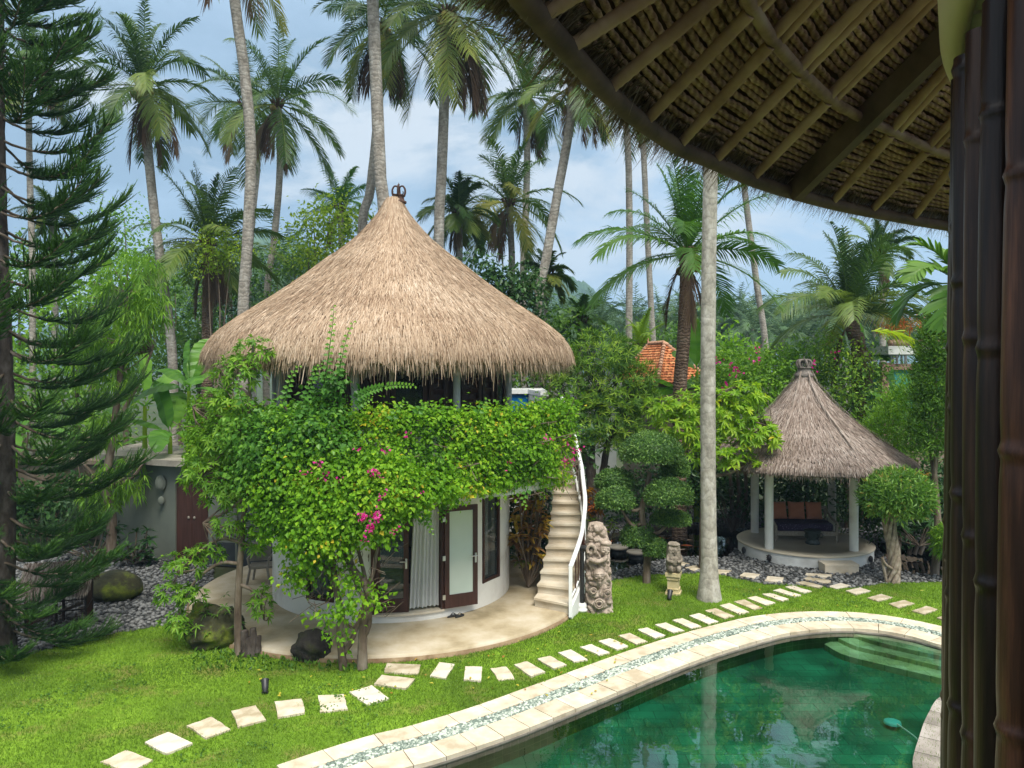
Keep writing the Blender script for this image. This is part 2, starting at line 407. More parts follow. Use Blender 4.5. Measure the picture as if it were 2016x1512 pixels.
def trunkmat(name, cols, ring=16.0, bstr=.6, dark=.68, dist=7):
    m, nt, b, out = _mat(name)
    n = _noise(nt, 5, 7, .72, stretch=(1, 1, .5))
    w = nt.nodes.new('ShaderNodeTexWave'); w.wave_type = 'BANDS'; w.bands_direction = 'Z'; w.inputs['Scale'].default_value = ring / 6.28
    w.inputs['Distortion'].default_value = dist; w.inputs['Detail'].default_value = 3; w.inputs['Detail Scale'].default_value = 2.5
    tc = nt.nodes.new('ShaderNodeTexCoord'); nt.links.new(tc.outputs['Object'], w.inputs['Vector'])
    r = _ramp(nt, cols, [.3, .5, .72]); nt.links.new(n.outputs[0], r.inputs[0])
    rr = _ramp(nt, [(dark,) * 3, (1.06, 1.06, 1.06)], [.05, .3]); nt.links.new(w.outputs[0], rr.inputs[0])
    nt.links.new(_mix(nt, 1.0, r.outputs[0], rr.outputs[0], 'MULTIPLY'), b.inputs['Base Color'])
    b.inputs['Roughness'].default_value = .9; b.inputs['Specular IOR Level'].default_value = .15
    ad = nt.nodes.new('ShaderNodeMath'); ad.operation = 'ADD'; nt.links.new(w.outputs[0], ad.inputs[0]); nt.links.new(n.outputs[0], ad.inputs[1])
    _bump(nt, b, ad.outputs[0], bstr, .03); return m
M['palmtrunk'] = trunkmat('palm trunk bark', [(.16, .14, .115), (.27, .245, .21), (.42, .40, .36)], 13, .3, .8, 9)
M['paletrunk'] = trunkmat('pale lichen palm bark', [(.16, .145, .12), (.33, .31, .26), (.52, .50, .45)], 8, .12, .86, 12)
M['brownpalm'] = trunkmat('brown ringed palm bark', [(.07, .045, .03), (.15, .10, .07), (.25, .19, .14)], 20, .8)
M['bark'] = solid('brown bark', [(.06, .04, .028), (.14, .105, .075), (.24, .20, .16)], 6, .9, .7, .02, stretch=(1, 1, .3))
M['darkbark'] = solid('dark rough bark', [(.028, .022, .018), (.07, .055, .045), (.13, .11, .10)], 7, .95, .9, .03, stretch=(1, 1, .5))
M['frond'] = leafmat('palm frond', [(.025, .06, .018), (.055, .115, .024), (.12, .18, .03), (.27, .27, .05)], .3, .42, spec=.25)
M['frondbright'] = leafmat('bright palm frond', [(.03, .09, .02), (.07, .17, .025), (.16, .28, .04)], .35, .4, spec=.25)
M['deadfrond'] = leafmat('dead palm frond', [(.05, .03, .02), (.11, .07, .045), (.2, .15, .09)], .15, .8, spec=.1)
M['coconut'] = solid('coconut husk', [(.18, .14, .03), (.32, .25, .05)], 6, .55, .1, .004, tint=.6)
M['pine'] = leafmat('pine needles', [(.02, .058, .016), (.045, .115, .026), (.095, .20, .036), (.19, .31, .05)], .18, .5, spec=.3)
M['boug'] = leafmat('bougainvillea leaves', [(.06, .16, .012), (.13, .30, .014), (.22, .41, .02), (.34, .50, .03), (.6, .48, .04)], .4, .5, spec=.2, pos=[0, .4, .78, .992, 1])
M['bougblue'] = leafmat('bluish vine leaves', [(.04, .13, .02), (.09, .235, .03), (.18, .35, .04)], .4, .4, spec=.25)
M['flower'] = leafmat('magenta bracts', [(.5, .015, .2), (.7, .03, .32), (.75, .10, .42)], .4, .6, spec=.1, glow=1.0)
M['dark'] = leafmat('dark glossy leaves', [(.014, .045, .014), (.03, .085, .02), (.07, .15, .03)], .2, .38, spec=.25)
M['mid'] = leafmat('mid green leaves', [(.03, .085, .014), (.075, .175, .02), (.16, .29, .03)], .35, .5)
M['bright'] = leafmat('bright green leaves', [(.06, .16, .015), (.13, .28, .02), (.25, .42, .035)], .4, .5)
M['yellowgreen'] = leafmat('yellow green leaves', [(.10, .19, .014), (.22, .34, .022), (.38, .47, .04)], .45, .5)
M['frangi'] = leafmat('frangipani leaves', [(.10, .23, .015), (.21, .38, .02), (.34, .48, .03), (.62, .5, .03)], .45, .4, pos=[0, .45, .9, 1])
M['rosette'] = leafmat('podocarp leaves', [(.02, .07, .012), (.075, .18, .02), (.21, .36, .03), (.36, .48, .04)], .3, .5, pos=[0, .35, .7, 1])
M['topiary'] = leafmat('clipped dark leaves', [(.035, .09, .022), (.09, .19, .04), (.20, .33, .07)], .25, .45)
M['ballbush'] = leafmat('clipped bright leaves', [(.06, .15, .025), (.13, .27, .04), (.27, .41, .08), (.42, .33, .09)], .35, .42, pos=[0, .45, .95, 1])
M['banana'] = leafmat('banana leaf', [(.05, .15, .02), (.10, .25, .03), (.18, .35, .05)], .45, .35, spec=.25)
M['croton'] = leafmat('croton leaves', [(.07, .17, .03), (.22, .10, .055), (.42, .27, .05), (.6, .45, .06)], .3, .35, pos=[0, .45, .7, 1], spec=.25)
M['redcroton'] = leafmat('orange croton leaves', [(.12, .12, .015), (.32, .16, .015), (.4, .07, .02), (.42, .3, .03)], .35, .35, spec=.25)
M['hazyfrond'] = leafmat('far palm frond', [(.03, .07, .03), (.06, .12, .05), (.10, .16, .06)], .2, .6, spec=.2)
M['moss'] = solid('mossy rock', [(.02, .022, .01), (.045, .045, .02), (.10, .13, .015), (.2, .22, .03)], 2.4, .95, .8, .03, pos=[.35, .5, .6, .72])
M['rock'] = solid('dark volcanic rock', [(.012, .011, .01), (.035, .03, .026), (.05, .055, .02)], 4, .95, .9, .04)
M['thatch'] = leafmat('tan thatch straw', [(.20, .125, .08), (.37, .262, .175), (.49, .365, .26), (.62, .50, .385)], .12, .8, spec=.12, glow=1.0)
M['thatchbase'] = solid('packed thatch', [(.16, .10, .05), (.33, .22, .13)], 25, .95, .8, .03)
M['greythatch'] = leafmat('grey weathered straw', [(.12, .085, .065), (.23, .175, .145), (.34, .275, .235), (.45, .39, .35)], .1, .85, spec=.1, glow=1.0)
M['greythatchbase'] = solid('packed grey thatch', [(.10, .08, .065), (.2, .16, .135)], 25, .95, .8, .03)
M['darkstraw'] = leafmat('brown eave straw', [(.08, .05, .034), (.18, .12, .085), (.34, .25, .18)], .25, .85, spec=.1, glow=1.0)
def glassmat(name, tintc, rough=.03, mixf=.75):
    m, nt, b, out = _mat(name)
    b.inputs['Base Color'].default_value = (*tintc, 1); b.inputs['Roughness'].default_value = rough; b.inputs['Specular IOR Level'].default_value = .9
    tr = nt.nodes.new('ShaderNodeBsdfTransparent'); mx = nt.nodes.new('ShaderNodeMixShader'); mx.inputs[0].default_value = 1 - mixf
    nt.links.new(tr.outputs[0], mx.inputs[1]); nt.links.new(b.outputs[0], mx.inputs[2]); nt.links.new(mx.outputs[0], out.inputs[0]); return m
M['glass'] = glassmat('window glass', (.05, .07, .07), .02, .6)
M['frosted'] = solid('frosted door glass', [(.46, .55, .49), (.56, .64, .58)], .5, .12, 0, spec=.6)
def watermat(name, tintc, rip=.02, scale=1.5, gl=1.0):
    m, nt, b, out = _mat(name); nt.nodes.remove(b)
    tr = nt.nodes.new('ShaderNodeBsdfTransparent'); tr.inputs[0].default_value = (*tintc, 1)
    g = nt.nodes.new('ShaderNodeBsdfGlossy'); g.inputs['Roughness'].default_value = .0; g.inputs[0].default_value = (gl, gl, gl, 1)
    fr = nt.nodes.new('ShaderNodeFresnel'); fr.inputs[0].default_value = 2.0
    n = _noise(nt, scale, 3, .5); bp = nt.nodes.new('ShaderNodeBump'); bp.inputs['Strength'].default_value = rip; bp.inputs['Distance'].default_value = .05
    nt.links.new(n.outputs[0], bp.inputs['Height']); nt.links.new(bp.outputs[0], g.inputs['Normal']); nt.links.new(bp.outputs[0], fr.inputs['Normal'])
    mx = nt.nodes.new('ShaderNodeMixShader'); nt.links.new(fr.outputs[0], mx.inputs[0]); nt.links.new(tr.outputs[0], mx.inputs[1]); nt.links.new(g.outputs[0], mx.inputs[2])
    nt.links.new(mx.outputs[0], out.inputs[0]); return m
M['water'] = watermat('pool water', (.62, .92, .84), .05, 2.2)
M['pondwater'] = watermat('pond water', (.35, .36, .22), .08, 3)
def tilemat(name, c1, c2, mortar, scale, wd=.5, hg=.25, vertical=False):
    m, nt, b, out = _mat(name)
    tc = nt.nodes.new('ShaderNodeTexCoord'); br = nt.nodes.new('ShaderNodeTexBrick')
    br.inputs['Scale'].default_value = scale; br.inputs['Brick Width'].default_value = wd; br.inputs['Row Height'].default_value = hg
    br.inputs['Mortar Size'].default_value = .008; br.offset = 0.0 if vertical else .5; br.inputs['Bias'].default_value = 0
    br.inputs['Color1'].default_value = (*c1, 1); br.inputs['Color2'].default_value = (*c2, 1); br.inputs['Mortar'].default_value = (*mortar, 1)
    if vertical:
        sp = nt.nodes.new('ShaderNodeSeparateXYZ'); cb = nt.nodes.new('ShaderNodeCombineXYZ'); nt.links.new(tc.outputs['Object'], sp.inputs[0])
        ad = nt.nodes.new('ShaderNodeMath'); ad.operation = 'ADD'; nt.links.new(sp.outputs[0], ad.inputs[0]); nt.links.new(sp.outputs[1], ad.inputs[1])
        nt.links.new(ad.outputs[0], cb.inputs[0]); nt.links.new(sp.outputs[2], cb.inputs[1]); nt.links.new(cb.outputs[0], br.inputs['Vector'])
    else: nt.links.new(tc.outputs['Object'], br.inputs['Vector'])
    n = _noise(nt, 1.1, 4); r = _ramp(nt, [(.5, .5, .45), (1.45, 1.4, 1.4)], [.36, .64]); nt.links.new(n.outputs[0], r.inputs[0])
    nt.links.new(_mix(nt, 1.0, br.outputs[0], r.outputs[0], 'MULTIPLY'), b.inputs['Base Color']); b.inputs['Roughness'].default_value = .6; return m
M['pooltile'] = tilemat('green pool floor tile', (.014, .16, .085), (.03, .24, .13), (.008, .10, .05), 1.0, .42, .28)
M['poolwall'] = tilemat('olive pool wall tile', (.035, .10, .022), (.07, .15, .035), (.13, .2, .09), 1.0, .2, .25, True)
M['poolstep'] = tilemat('pale green step tile', (.50, .54, .26), (.6, .64, .40), (.34, .42, .2), 1.0, .5, .25)

# ================================================================== ground, lawn, pool
E_px = [(611, 1580), (717, 1540), (800, 1512), (857, 1498), (1008, 1447), (1128, 1399), (1221, 1361), (1311, 1324), (1408, 1288), (1512, 1257), (1570, 1245), (1639, 1239), (1700, 1240), (1745, 1245), (1800, 1256), (1860, 1273)]
far_edge = curve([G(*p)[:2] for p in E_px] + [(8.9, 14.15), (9.35, 13.5)], 90)
near_edge = curve([(9.35, 13.5), (8.9, 13.0), (7.9, 12.75), G(1860, 1372)[:2], G(1830, 1410)[:2], G(1813, 1455)[:2], G(1800, 1512)[:2], (5.0, 9.3), (4.2, 8.4), (2.5, 7.6), (.3, 7.3), (-1.6, 7.4), (-2.6, 7.9), far_edge[0]], 60)
pool = np.concatenate([far_edge, near_edge[1:-1]])
def offset(c, d):
    T = nrm(np.gradient(c, axis=0)); return c + np.stack([-T[:, 1], T[:, 0]], -1) * d
W1, W2, W3 = .42, .69, 1.05                    # coping, pebble channel, outer paving
ponds = [np.array([G(*p)[:2] for p in pl]) for pl in (
    [(1185, 1088), (1200, 1052), (1290, 1036), (1400, 1034), (1470, 1052), (1462, 1074), (1440, 1085), (1424, 1100), (1345, 1096), (1275, 1108), (1196, 1127)],
    [(1722, 1066), (1800, 1074), (1870, 1098), (1960, 1110), (1960, 1142), (1862, 1135), (1790, 1128), (1748, 1106)])]
ponds = [curve(np.concatenate([p, p[:1]]), 40)[:-1] for p in ponds]
big = [(-900, -40), (900, -40), (900, 1400), (-900, 1400)]
mb = MB(); sheet(mb, big, [pool, *ponds], z=-.03); tag(mb.build('ground', M['forest_floor']), kind='structure')
lawn_far = [(-420, 1400), (-200, 1345), (0, 1301), (100, 1277), (190, 1252), (290, 1236), (350, 1222), (430, 1205), (700, 1200), (1120, 1190), (1160, 1160), (1210, 1142), (1268, 1132), (1375, 1128), (1420, 1131), (1458, 1141), (1512, 1151), (1565, 1152), (1622, 1156), (1685, 1158), (1719, 1151), (1772, 1147), (1860, 1146), (2150, 1150)]
lawn_poly = [tuple(G(*p)[:2]) for p in lawn_far] + [(16, 6), (8, 4), (-14, 4)]
HC = np.array([-2.80, 18.2, 0.0])              # centre of the round villa
outer3 = offset(far_edge, W3)
pool_cut = np.concatenate([offset(far_edge, W3 - .02), near_edge[1:-1]])
mb = MB(); sheet(mb, lawn_poly, [pool_cut], z=0.0); tag(mb.build('lawn', M['lawn']), kind='structure')
# blades over the part of the lawn in sight
pts = np.c_[R.uniform(-13, 14, 560000), R.uniform(9.0, 20, 560000)]
keep = inside(pts, lawn_poly) & ~inside(pts, pool_cut) & (np.hypot(pts[:, 0] - HC[0], pts[:, 1] - HC[1]) > 4.5) & (np.abs(pts[:, 0]) < pts[:, 1] * .8 + .5)
pts = pts[keep]
stones_px = None
# ---- stepping stones (their four corners on the lawn)
CURVED = [[(198,1503),(248,1480),(302,1500),(253,1525)],[(283,1465),(332,1445),(380,1467),(326,1489)],[(368,1432),(415,1414),(455,1439),(405,1457)],[(456,1403),(504,1391),(524,1421),(469,1435)],[(541,1385),(595,1379),(601,1407),(547,1416)],[(627,1372),(677,1369),(684,1399),(630,1405)],[(688,1365),(732,1352),(767,1378),(722,1391)],[(736,1350),(751,1332),(818,1340),(799,1360)],[(755,1326),(761,1308),(830,1311),(824,1330)]]
RUNG = [[(847,1334),(866,1306),(896,1310),(877,1338)],[(912,1341),(917,1315),(950,1316),(947,1344)],[(966,1318),(997,1314),(1014,1338),(981,1342)],[(1012,1311),(1038,1305),(1074,1326),(1045,1335)],[(1057,1300),(1083,1294),(1116,1312),(1090,1320)],[(1098,1287),(1123,1281),(1158,1301),(1131,1306)],[(1142,1276),(1164,1271),(1201,1287),(1180,1293)],[(1178,1265),(1201,1259),(1238,1275),(1215,1282)],[(1216,1253),(1240,1248),(1275,1265),(1253,1271)],[(1254,1242),(1275,1238),(1311,1254),(1290,1259)],[(1289,1232),(1311,1228),(1349,1244),(1326,1248)],[(1323,1223),(1343,1219),(1382,1236),(1361,1240)],[(1356,1214),(1376,1209),(1415,1226),(1395,1231)],[(1387,1204),(1408,1199),(1447,1215),(1426,1220)],[(1417,1194),(1436,1189),(1475,1207),(1456,1212)],[(1444,1186),(1465,1182),(1502,1199),(1483,1202)],[(1471,1179),(1488,1175),(1527,1189),(1508,1194)],[(1500,1172),(1517,1170),(1554,1182),(1539,1186)],[(1522,1165),(1535,1161),(1577,1174),(1564,1177)],[(1545,1157),(1559,1154),(1599,1166),(1584,1170)],[(1566,1150),(1580,1146),(1621,1156),(1612,1160)],[(1580,1142),(1587,1137),(1637,1144),(1632,1151)],[(1585,1135),(1587,1130),(1638,1133),(1635,1140)]]
RIGHT = [[(1630,1156),(1655,1149),(1678,1155),(1647,1161)],[(1665,1165),(1694,1159),(1715,1166),(1685,1173)],[(1706,1179),(1735,1171),(1759,1178),(1729,1186)],[(1749,1191),(1779,1183),(1801,1190),(1769,1199)],[(1795,1205),(1824,1195),(1847,1202),(1820,1212)],[(1845,1219),(1865,1211),(1889,1218),(1867,1226)]]
LEFT = [[(1505,1145),(1512,1136),(1544,1139),(1540,1149)],[(1455,1136),(1466,1129),(1498,1133),(1488,1142)],[(1411,1131),(1413,1123),(1441,1125),(1429,1133)],[(1348,1120),(1371,1114),(1378,1122),(1366,1127)],[(1328,1111),(1343,1107),(1358,1112),(1341,1117)]]
ORD = 'first second third fourth fifth sixth seventh eighth ninth tenth eleventh twelfth thirteenth fourteenth fifteenth sixteenth seventeenth eighteenth nineteenth twentieth twenty-first twenty-second twenty-third'.split()
all_stones = []
def stone(px, label, group):
    q = np.array([G(*p)[:2] for p in px]); c = q.mean(0)
    q = c + (q - c) * .985
    pts2 = []
    for i in range(4):                                   # slightly uneven sawn edges
        a, bb = q[i], q[(i + 1) % 4]
        for u in np.linspace(0, 1, 5)[:-1]: pts2.append(a + (bb - a) * u + R.normal(0, .006, 2))
    all_stones.append(q)
    mb = MB(); prism(mb, pts2, -.02, .028 + R.uniform(-.006, .006), t=R.random())
    tag(mb.build('stepping_stone', M['stone'], origin=(c[0], c[1], 0)), label, 'stepping stone', group)
for i, s in enumerate(CURVED): stone(s, f'wide cream stone slab, {ORD[i]} of the curving lawn row counted from the bottom edge', 'stepping stones curving over the lawn')
for i, s in enumerate(RUNG): stone(s, f'cream rung-like stone slab, {ORD[i]} along the pool row from the bougainvillea to the pavilion', 'stepping stones along the pool')
for i, s in enumerate(RIGHT): stone(s, f'square cream slab, {ORD[i]} in the row from pavilion step towards the bamboo screen', 'stepping stones leading from the pavilion to the bamboo')
for i, s in enumerate(LEFT): stone(s, f'cream slab in pebbles by the pond, {ORD[i]} from the pavilion step', 'stepping stones along the pond edge')
for q in all_stones:
    pts = pts[~inside(pts, q.mean(0) + (q - q.mean(0)) * .93)]
n = len(pts); P0 = np.c_[pts, np.zeros(n)]
D = nrm(np.c_[R.normal(0, .55, (n, 2)), np.ones(n)])
mb = MB(); strips(mb, P0, D, perp(D), R.uniform(.025, .06, n), R.uniform(.007, .014, n), 1, 0, lambda t: np.array([1, .15]),
                  np.clip(.5 + .35 * fbm(P0, 3, 3, .5) + R.normal(0, .2, n), 0, 1))
tag(mb.build('grass', M['grass']), 'short bright green lawn grass', 'grass', kind='stuff')
# fallen leaves on lawn and patio
lf = [(R.uniform(470, 1250), R.uniform(1240, 1370)) for _ in range(80)] + [(R.uniform(1450, 1850), R.uniform(1150, 1210)) for _ in range(14)]
C = np.array([G(*p, z=.05) for p in lf]); n = len(C)
mb = MB(); leaves(mb, C, nrm(np.c_[R.normal(size=(n, 2)), R.normal(0, .15, n)]), nrm(np.c_[R.normal(0, .3, (n, 2)), np.ones(n)]), R.uniform(.05, .1, n), .04, R.random(n))
tag(mb.build('fallen_leaves', leafmat('yellow fallen leaves', [(.3, .3, .03), (.5, .42, .05), (.3, .12, .03)], .2)), 'scattered yellow leaves fallen on the lawn', 'fallen leaves', kind='stuff')

# ---- pool
mb = MB(); sheet(mb, pool, z=-.36); tag(mb.build('pool_floor', M['pooltile']), kind='structure')
mb = MB(); k = len(pool); V = np.concatenate([np.c_[pool, np.full(k, -.36)], np.c_[pool, np.full(k, -.002)]])
i = np.arange(k); j = (i + 1) % k
mb.add(V, np.stack([i, j, j + k, i + k], -1)[:, ::-1], .5, 0, False); tag(mb.build('pool_wall', M['poolwall']), kind='structure')
mb = MB(); sheet(mb, pool, z=-.055); tag(mb.build('pool_water', M['water']), kind='structure')
def ring_slabs(c, d0, d1, z0, z1, step, mat, name, gap=.006, tintv=1.0):
    L = np.linalg.norm(np.diff(c, axis=0), axis=1).sum(); n = int(L / step)
    cc = curve(c, n * 3 + 1); a = offset(cc, d0); b2 = offset(cc, d1); mb = MB()
    for i in range(n):
        s = slice(i * 3, i * 3 + 4)
        T = nrm(cc[i * 3 + 3] - cc[i * 3]) * gap
        pa, pb = a[s].copy(), b2[s].copy()
        pa[0] += T; pb[0] += T; pa[-1] -= T; pb[-1] -= T
        prism(mb, np.concatenate([pa, pb[::-1]]), z0, z1 + R.uniform(-.003, .003), t=R.random())
    return tag(mb.build(name, mat), kind='structure')
ring_slabs(far_edge, -.03, W1, -.025, .03, .46, M['coping'], 'pool_coping')
ring_slabs(far_edge, W2, W3, -.025, .028, .62, M['coping'], 'pool_paving')
ring_slabs(near_edge[::-1] if False else near_edge, -.02, 1.3, -.025, .03, .5, M['greycope'], 'pool_deck')
mb = MB(); a, b2 = offset(far_edge, W1 - .005), offset(far_edge, W2 + .005); k = len(a)
mb.add(np.concatenate([np.c_[a, np.full(k, .004)], np.c_[b2, np.full(k, .004)]]), np.stack([np.arange(k - 1), np.arange(1, k), np.arange(1, k) + k, np.arange(k - 1) + k], -1), .5, 0, False)
tag(mb.build('pebble_channel', M['gravelbed']), kind='structure')
def pebbles(name, label, pts, zs, size, mat, sub=1, squash=.55, n=None):
    mb = MB(); V, Fc = ICO[sub]; N = len(pts)
    s = R.uniform(.7, 1.3, (N, 1)) * size * np.c_[R.uniform(.8, 1.25, N), R.uniform(.65, 1, N), np.full(N, squash)]
    a = R.uniform(0, 6.28, N); c, sn = np.cos(a), np.sin(a)
    W = V[None] * s[:, None]
    X = W[..., 0] * c[:, None] - W[..., 1] * sn[:, None]; Y = W[..., 0] * sn[:, None] + W[..., 1] * c[:, None]
    Z = W[..., 2] + (X * R.normal(0, .2, (N, 1)) + Y * R.normal(0, .2, (N, 1)))
    VV = np.stack([X, Y, Z], -1) + np.c_[pts, zs][:, None]
    Fa = (Fc[None] + (np.arange(N) * len(V))[:, None, None]).reshape(-1, 3)
    mb.add(VV.reshape(-1, 3), Fa, np.repeat(R.random(N), len(V)), 0, True)
    return tag(mb.build(name, mat), label, 'pebbles', kind='stuff')
cc = curve(far_edge, 4000); a, b2 = offset(cc, W1 + .02), offset(cc, W2 - .02)
pick = R.integers(0, 4000, 6500); u = R.random((6500, 1)); pp = a[pick] * (1 - u) + b2[pick] * u
vis = (np.abs(pp[:, 0]) < pp[:, 1] * .7) & (pp[:, 1] > 9.8); pp = pp[vis]
pebbles('green_pebbles', 'pale green pebbles filling the channel round the pool', pp, R.uniform(.008, .026, len(pp)), .032, M['greenpebble'])
ring_slabs(far_edge, -.04, .02, -.065, -.027, 1.5, M['concrete'], 'pool_lip', .002)
# weeds in the turf
pw_ = np.c_[R.uniform(-8, 10, 5000), R.uniform(9.9, 19.5, 5000)]; pw_ = pw_[inside(pw_, lawn_poly) & ~inside(pw_, pool_cut) & (np.hypot(pw_[:, 0] - HC[0], pw_[:, 1] - HC[1]) > 4.6)]
pw_ = pw_[fbm(np.c_[pw_, 0 * pw_[:, 0]], 41, 3, .8) > .35]; n = len(pw_) * 5; q = np.repeat(pw_, 5, 0) + R.normal(0, .05, (n, 2))
mb = MB(); D = nrm(np.c_[R.normal(0, 1, (n, 2)), np.full(n, .35)]); leaves(mb, np.c_[q, np.full(n, .025)], D, nrm(np.c_[R.normal(0, .4, (n, 2)), np.ones(n)]), R.uniform(.03, .06, n), R.uniform(.02, .035, n), R.random(n))
tag(mb.build('weeds', M['mid']), 'small broad-leaved weeds among the lawn grass', 'weeds', kind='stuff')
# steps in the pool corner
S1 = [(1679, 1247), (1712, 1259), (1780, 1276), (1860, 1293), (1900, 1302)]
S2 = [(1650, 1256), (1685, 1272), (1745, 1286), (1860, 1314), (1900, 1324)]
S3 = [(1623, 1268), (1662, 1289), (1745, 1310), (1860, 1337), (1900, 1347)]
back = [p for p in far_edge if G(1665, 1240)[0] < p[0] < 8.55]
for S, z, nm in ((S1, -.085, 'top'), (S2, -.165, 'mid'), (S3, -.245, 'low')):
    fr = curve([G(*p, z=z)[:2] for p in S], 16)
    bk = np.array([p for p in far_edge if fr[0][0] + .05 < p[0] < 8.9 and p[1] > 14])
    bk = bk[bk[:, 0] < fr[-1][0] + .4]
    mb = MB(); prism(mb, np.concatenate([fr, (bk + [0, -.012])[::-1]]), -.36, z)
    tag(mb.build('pool_step', M['poolstep']), kind='structure')
for px in [(1027, 1453), (1327, 1324), (1513, 1262), (1588, 1250)]:
    kk = np.argmin(np.hypot(far_edge[:, 0] - G(*px)[0], far_edge[:, 1] - G(*px)[1])); Tn = nrm(np.gradient(far_edge, axis=0))[kk]
    c = far_edge[kk]; nn = np.array([Tn[1], -Tn[0]])
    mb = MB(); lathe(mb, [(.0, .02), (.022, .02), (.034, .0)], seg=14)
    V = mb.V[0]; mb.V[0] = np.c_[c[0] + Tn[0] * V[:, 0] + nn[0] * V[:, 2], c[1] + Tn[1] * V[:, 0] + nn[1] * V[:, 2], -.04 + V[:, 1]]
    wh = {1027: 'lowest in the view', 1327: 'beneath the middle of the coping curve', 1513: 'just before the far bend', 1588: 'nearest the pool steps'}[px[0]]
    tag(mb.build('pool_inlet', M['whitepaint']), f'small white round inlet in the olive pool wall, {wh}', 'pool inlet', 'pool wall inlets')
c = G(1757, 1424, -.3)
t = thing('pool_cleaner', 'pale turquoise disc with a white curled hose under the pool water', 'pool cleaner', c)
mb = MB(); lathe(mb, [(0, .05), (.09, .045), (.125, .03), (.13, 0)], c, 24); mb.build('disc', solid('turquoise plastic', [(.1, .55, .55), (.15, .62, .62)], 3, .4, 0), t)
mb = MB(); tube(mb, curve([c + [.02, -.1, .04], c + [.1, -.5, .02], c + [.05, -.8, .02], c + [.22, -1.1, .02], c + [.33, -1.15, .02]], 24), .010, 6); mb.build('hose', M['whitepaint'], t)

# ---- pebble beds, ponds
def scatter(poly, spacing, n=None):
    poly = np.asarray(poly); lo, hi = poly.min(0), poly.max(0)
    nx, ny = int((hi[0] - lo[0]) / spacing), int((hi[1] - lo[1]) / spacing)
    g = np.stack(np.meshgrid(np.arange(nx), np.arange(ny)), -1).reshape(-1, 2) * spacing + lo + R.uniform(-.42, .42, (nx * ny, 2)) * spacing
    return g[inside(g, poly)]
bed1 = np.array([G(*p)[:2] for p in [(-60, 1322), (0, 1303), (100, 1278), (190, 1254), (290, 1238), (350, 1224), (420, 1210), (420, 1100), (300, 1085), (200, 1075), (-120, 1075), (-160, 1200)]])
mb = MB(); sheet(mb, bed1, z=-.012); tag(mb.build('gravel_bed', M['gravelbed']), kind='structure')
p = scatter(bed1, .10); p = p[(np.abs(p[:, 0]) < p[:, 1] * .8) & (np.hypot(p[:, 0] - HC[0], p[:, 1] - HC[1]) > 4.5)]
pebbles('grey_pebbles', 'grey river pebbles spread between the lawn and the annex', p, R.uniform(0, .02, len(p)), .056, M['pebble'])
bed2 = np.array([G(*p)[:2] for p in [(1155, 1150), (1210, 1143), (1268, 1133), (1375, 1129), (1420, 1132), (1458, 1142), (1512, 1152), (1565, 1153), (1622, 1157), (1685, 1159), (1719, 1152), (1772, 1148), (1860, 1147), (1990, 1150), (1990, 1040), (1800, 1034), (1420, 1004), (1180, 1014), (1150, 1060)]])
mb = MB(); sheet(mb, bed2, ponds, z=-.012); tag(mb.build('gravel_bank', M['gravelbed']), kind='structure')
p = scatter(bed2, .09)
for pd in ponds: p = p[~inside(p, pd)]
GC = np.array([(1583 - CX) / F * 21.8, 21.8, 0.0])
p = p[(np.hypot(p[:, 0] - GC[0], p[:, 1] - GC[1]) > 1.78) & (np.abs(p[:, 0]) < p[:, 1] * .6)]
for q in all_stones: p = p[~inside(p, np.asarray(q))]
pebbles('pond_pebbles', 'grey pebbles banked round the pavilion and the fish pond', p, R.uniform(0, .03, len(p)), .05, M['pebble'])
for nm, pd in zip(('fish_pond', 'stream'), ponds):
    k = len(pd); i = np.arange(k); j = (i + 1) % k
    mb = MB(); sheet(mb, pd, z=-.7); mb.add(np.concatenate([np.c_[pd, np.full(k, -.7)], np.c_[pd, np.full(k, -.01)]]), np.stack([i, j, j + k, i + k], -1)[:, ::-1], .5, 0, False)
    tag(mb.build(nm + '_bed', M['rock']), kind='structure')
    mb = MB(); sheet(mb, pd, z=-.16); tag(mb.build(nm + '_water', M['pondwater']), kind='structure')
def koi(px, ang, col, label, L=.5):
    c = G(*px, z=-.19); mb = MB(); uu = np.linspace(0, 1, 9)
    body = np.c_[(uu - .5) * L, .04 * np.sin(uu * 5) * L, np.zeros(9)]
    ca, sa = math.cos(ang), math.sin(ang); Rm = np.array([[ca, -sa, 0], [sa, ca, 0], [0, 0, 1]])
    rr = L * .1 * np.interp(uu, [0, .12, .35, .8, 1], [.25, .75, 1, .35, .2])
    tube(mb, body @ Rm.T + c, rr, 8)
    e = np.array([L * .5, 0, 0]); tail = np.array([[L * .46, 0, .01], [L * .66, .07 * L / .5, .01], [L * .6, 0, .01], [L * .66, -.07 * L / .5, .01]])
    mb.add(tail @ Rm.T + c, [[0, 1, 2], [0, 2, 3]])
    for s_ in (-1, 1):
        fin = np.array([[-L * .2, s_ * L * .08, 0], [-L * .05, s_ * L * .22, 0], [-L * .02, s_ * L * .09, 0]]); mb.add(fin @ Rm.T + c, [[0, 1, 2]])
    tag(mb.build('koi', col), label, 'fish', 'koi in the dark pond')
orange = solid('orange koi skin', [(.75, .12, .02), (.8, .22, .05)], 5, .4, 0); palek = solid('pale koi skin', [(.55, .3, .18), (.75, .6, .5)], 5, .4, 0)
koi((1302, 1060), .2, orange, 'orange koi beside the topiary trunk in the dark pond'); koi((1358, 1065), .05, palek, 'pale pink koi just behind the small statue in the pond', .6)
koi((1357, 1076), -.1, orange, 'orange red koi beside the statue head in the pond', .6); koi((1348, 1083), .6, palek, 'pale koi nearest the pebble bank under the statue')
koi((1205, 1066), 1.2, orange, 'red koi close to the carved totem in the pond', .45)
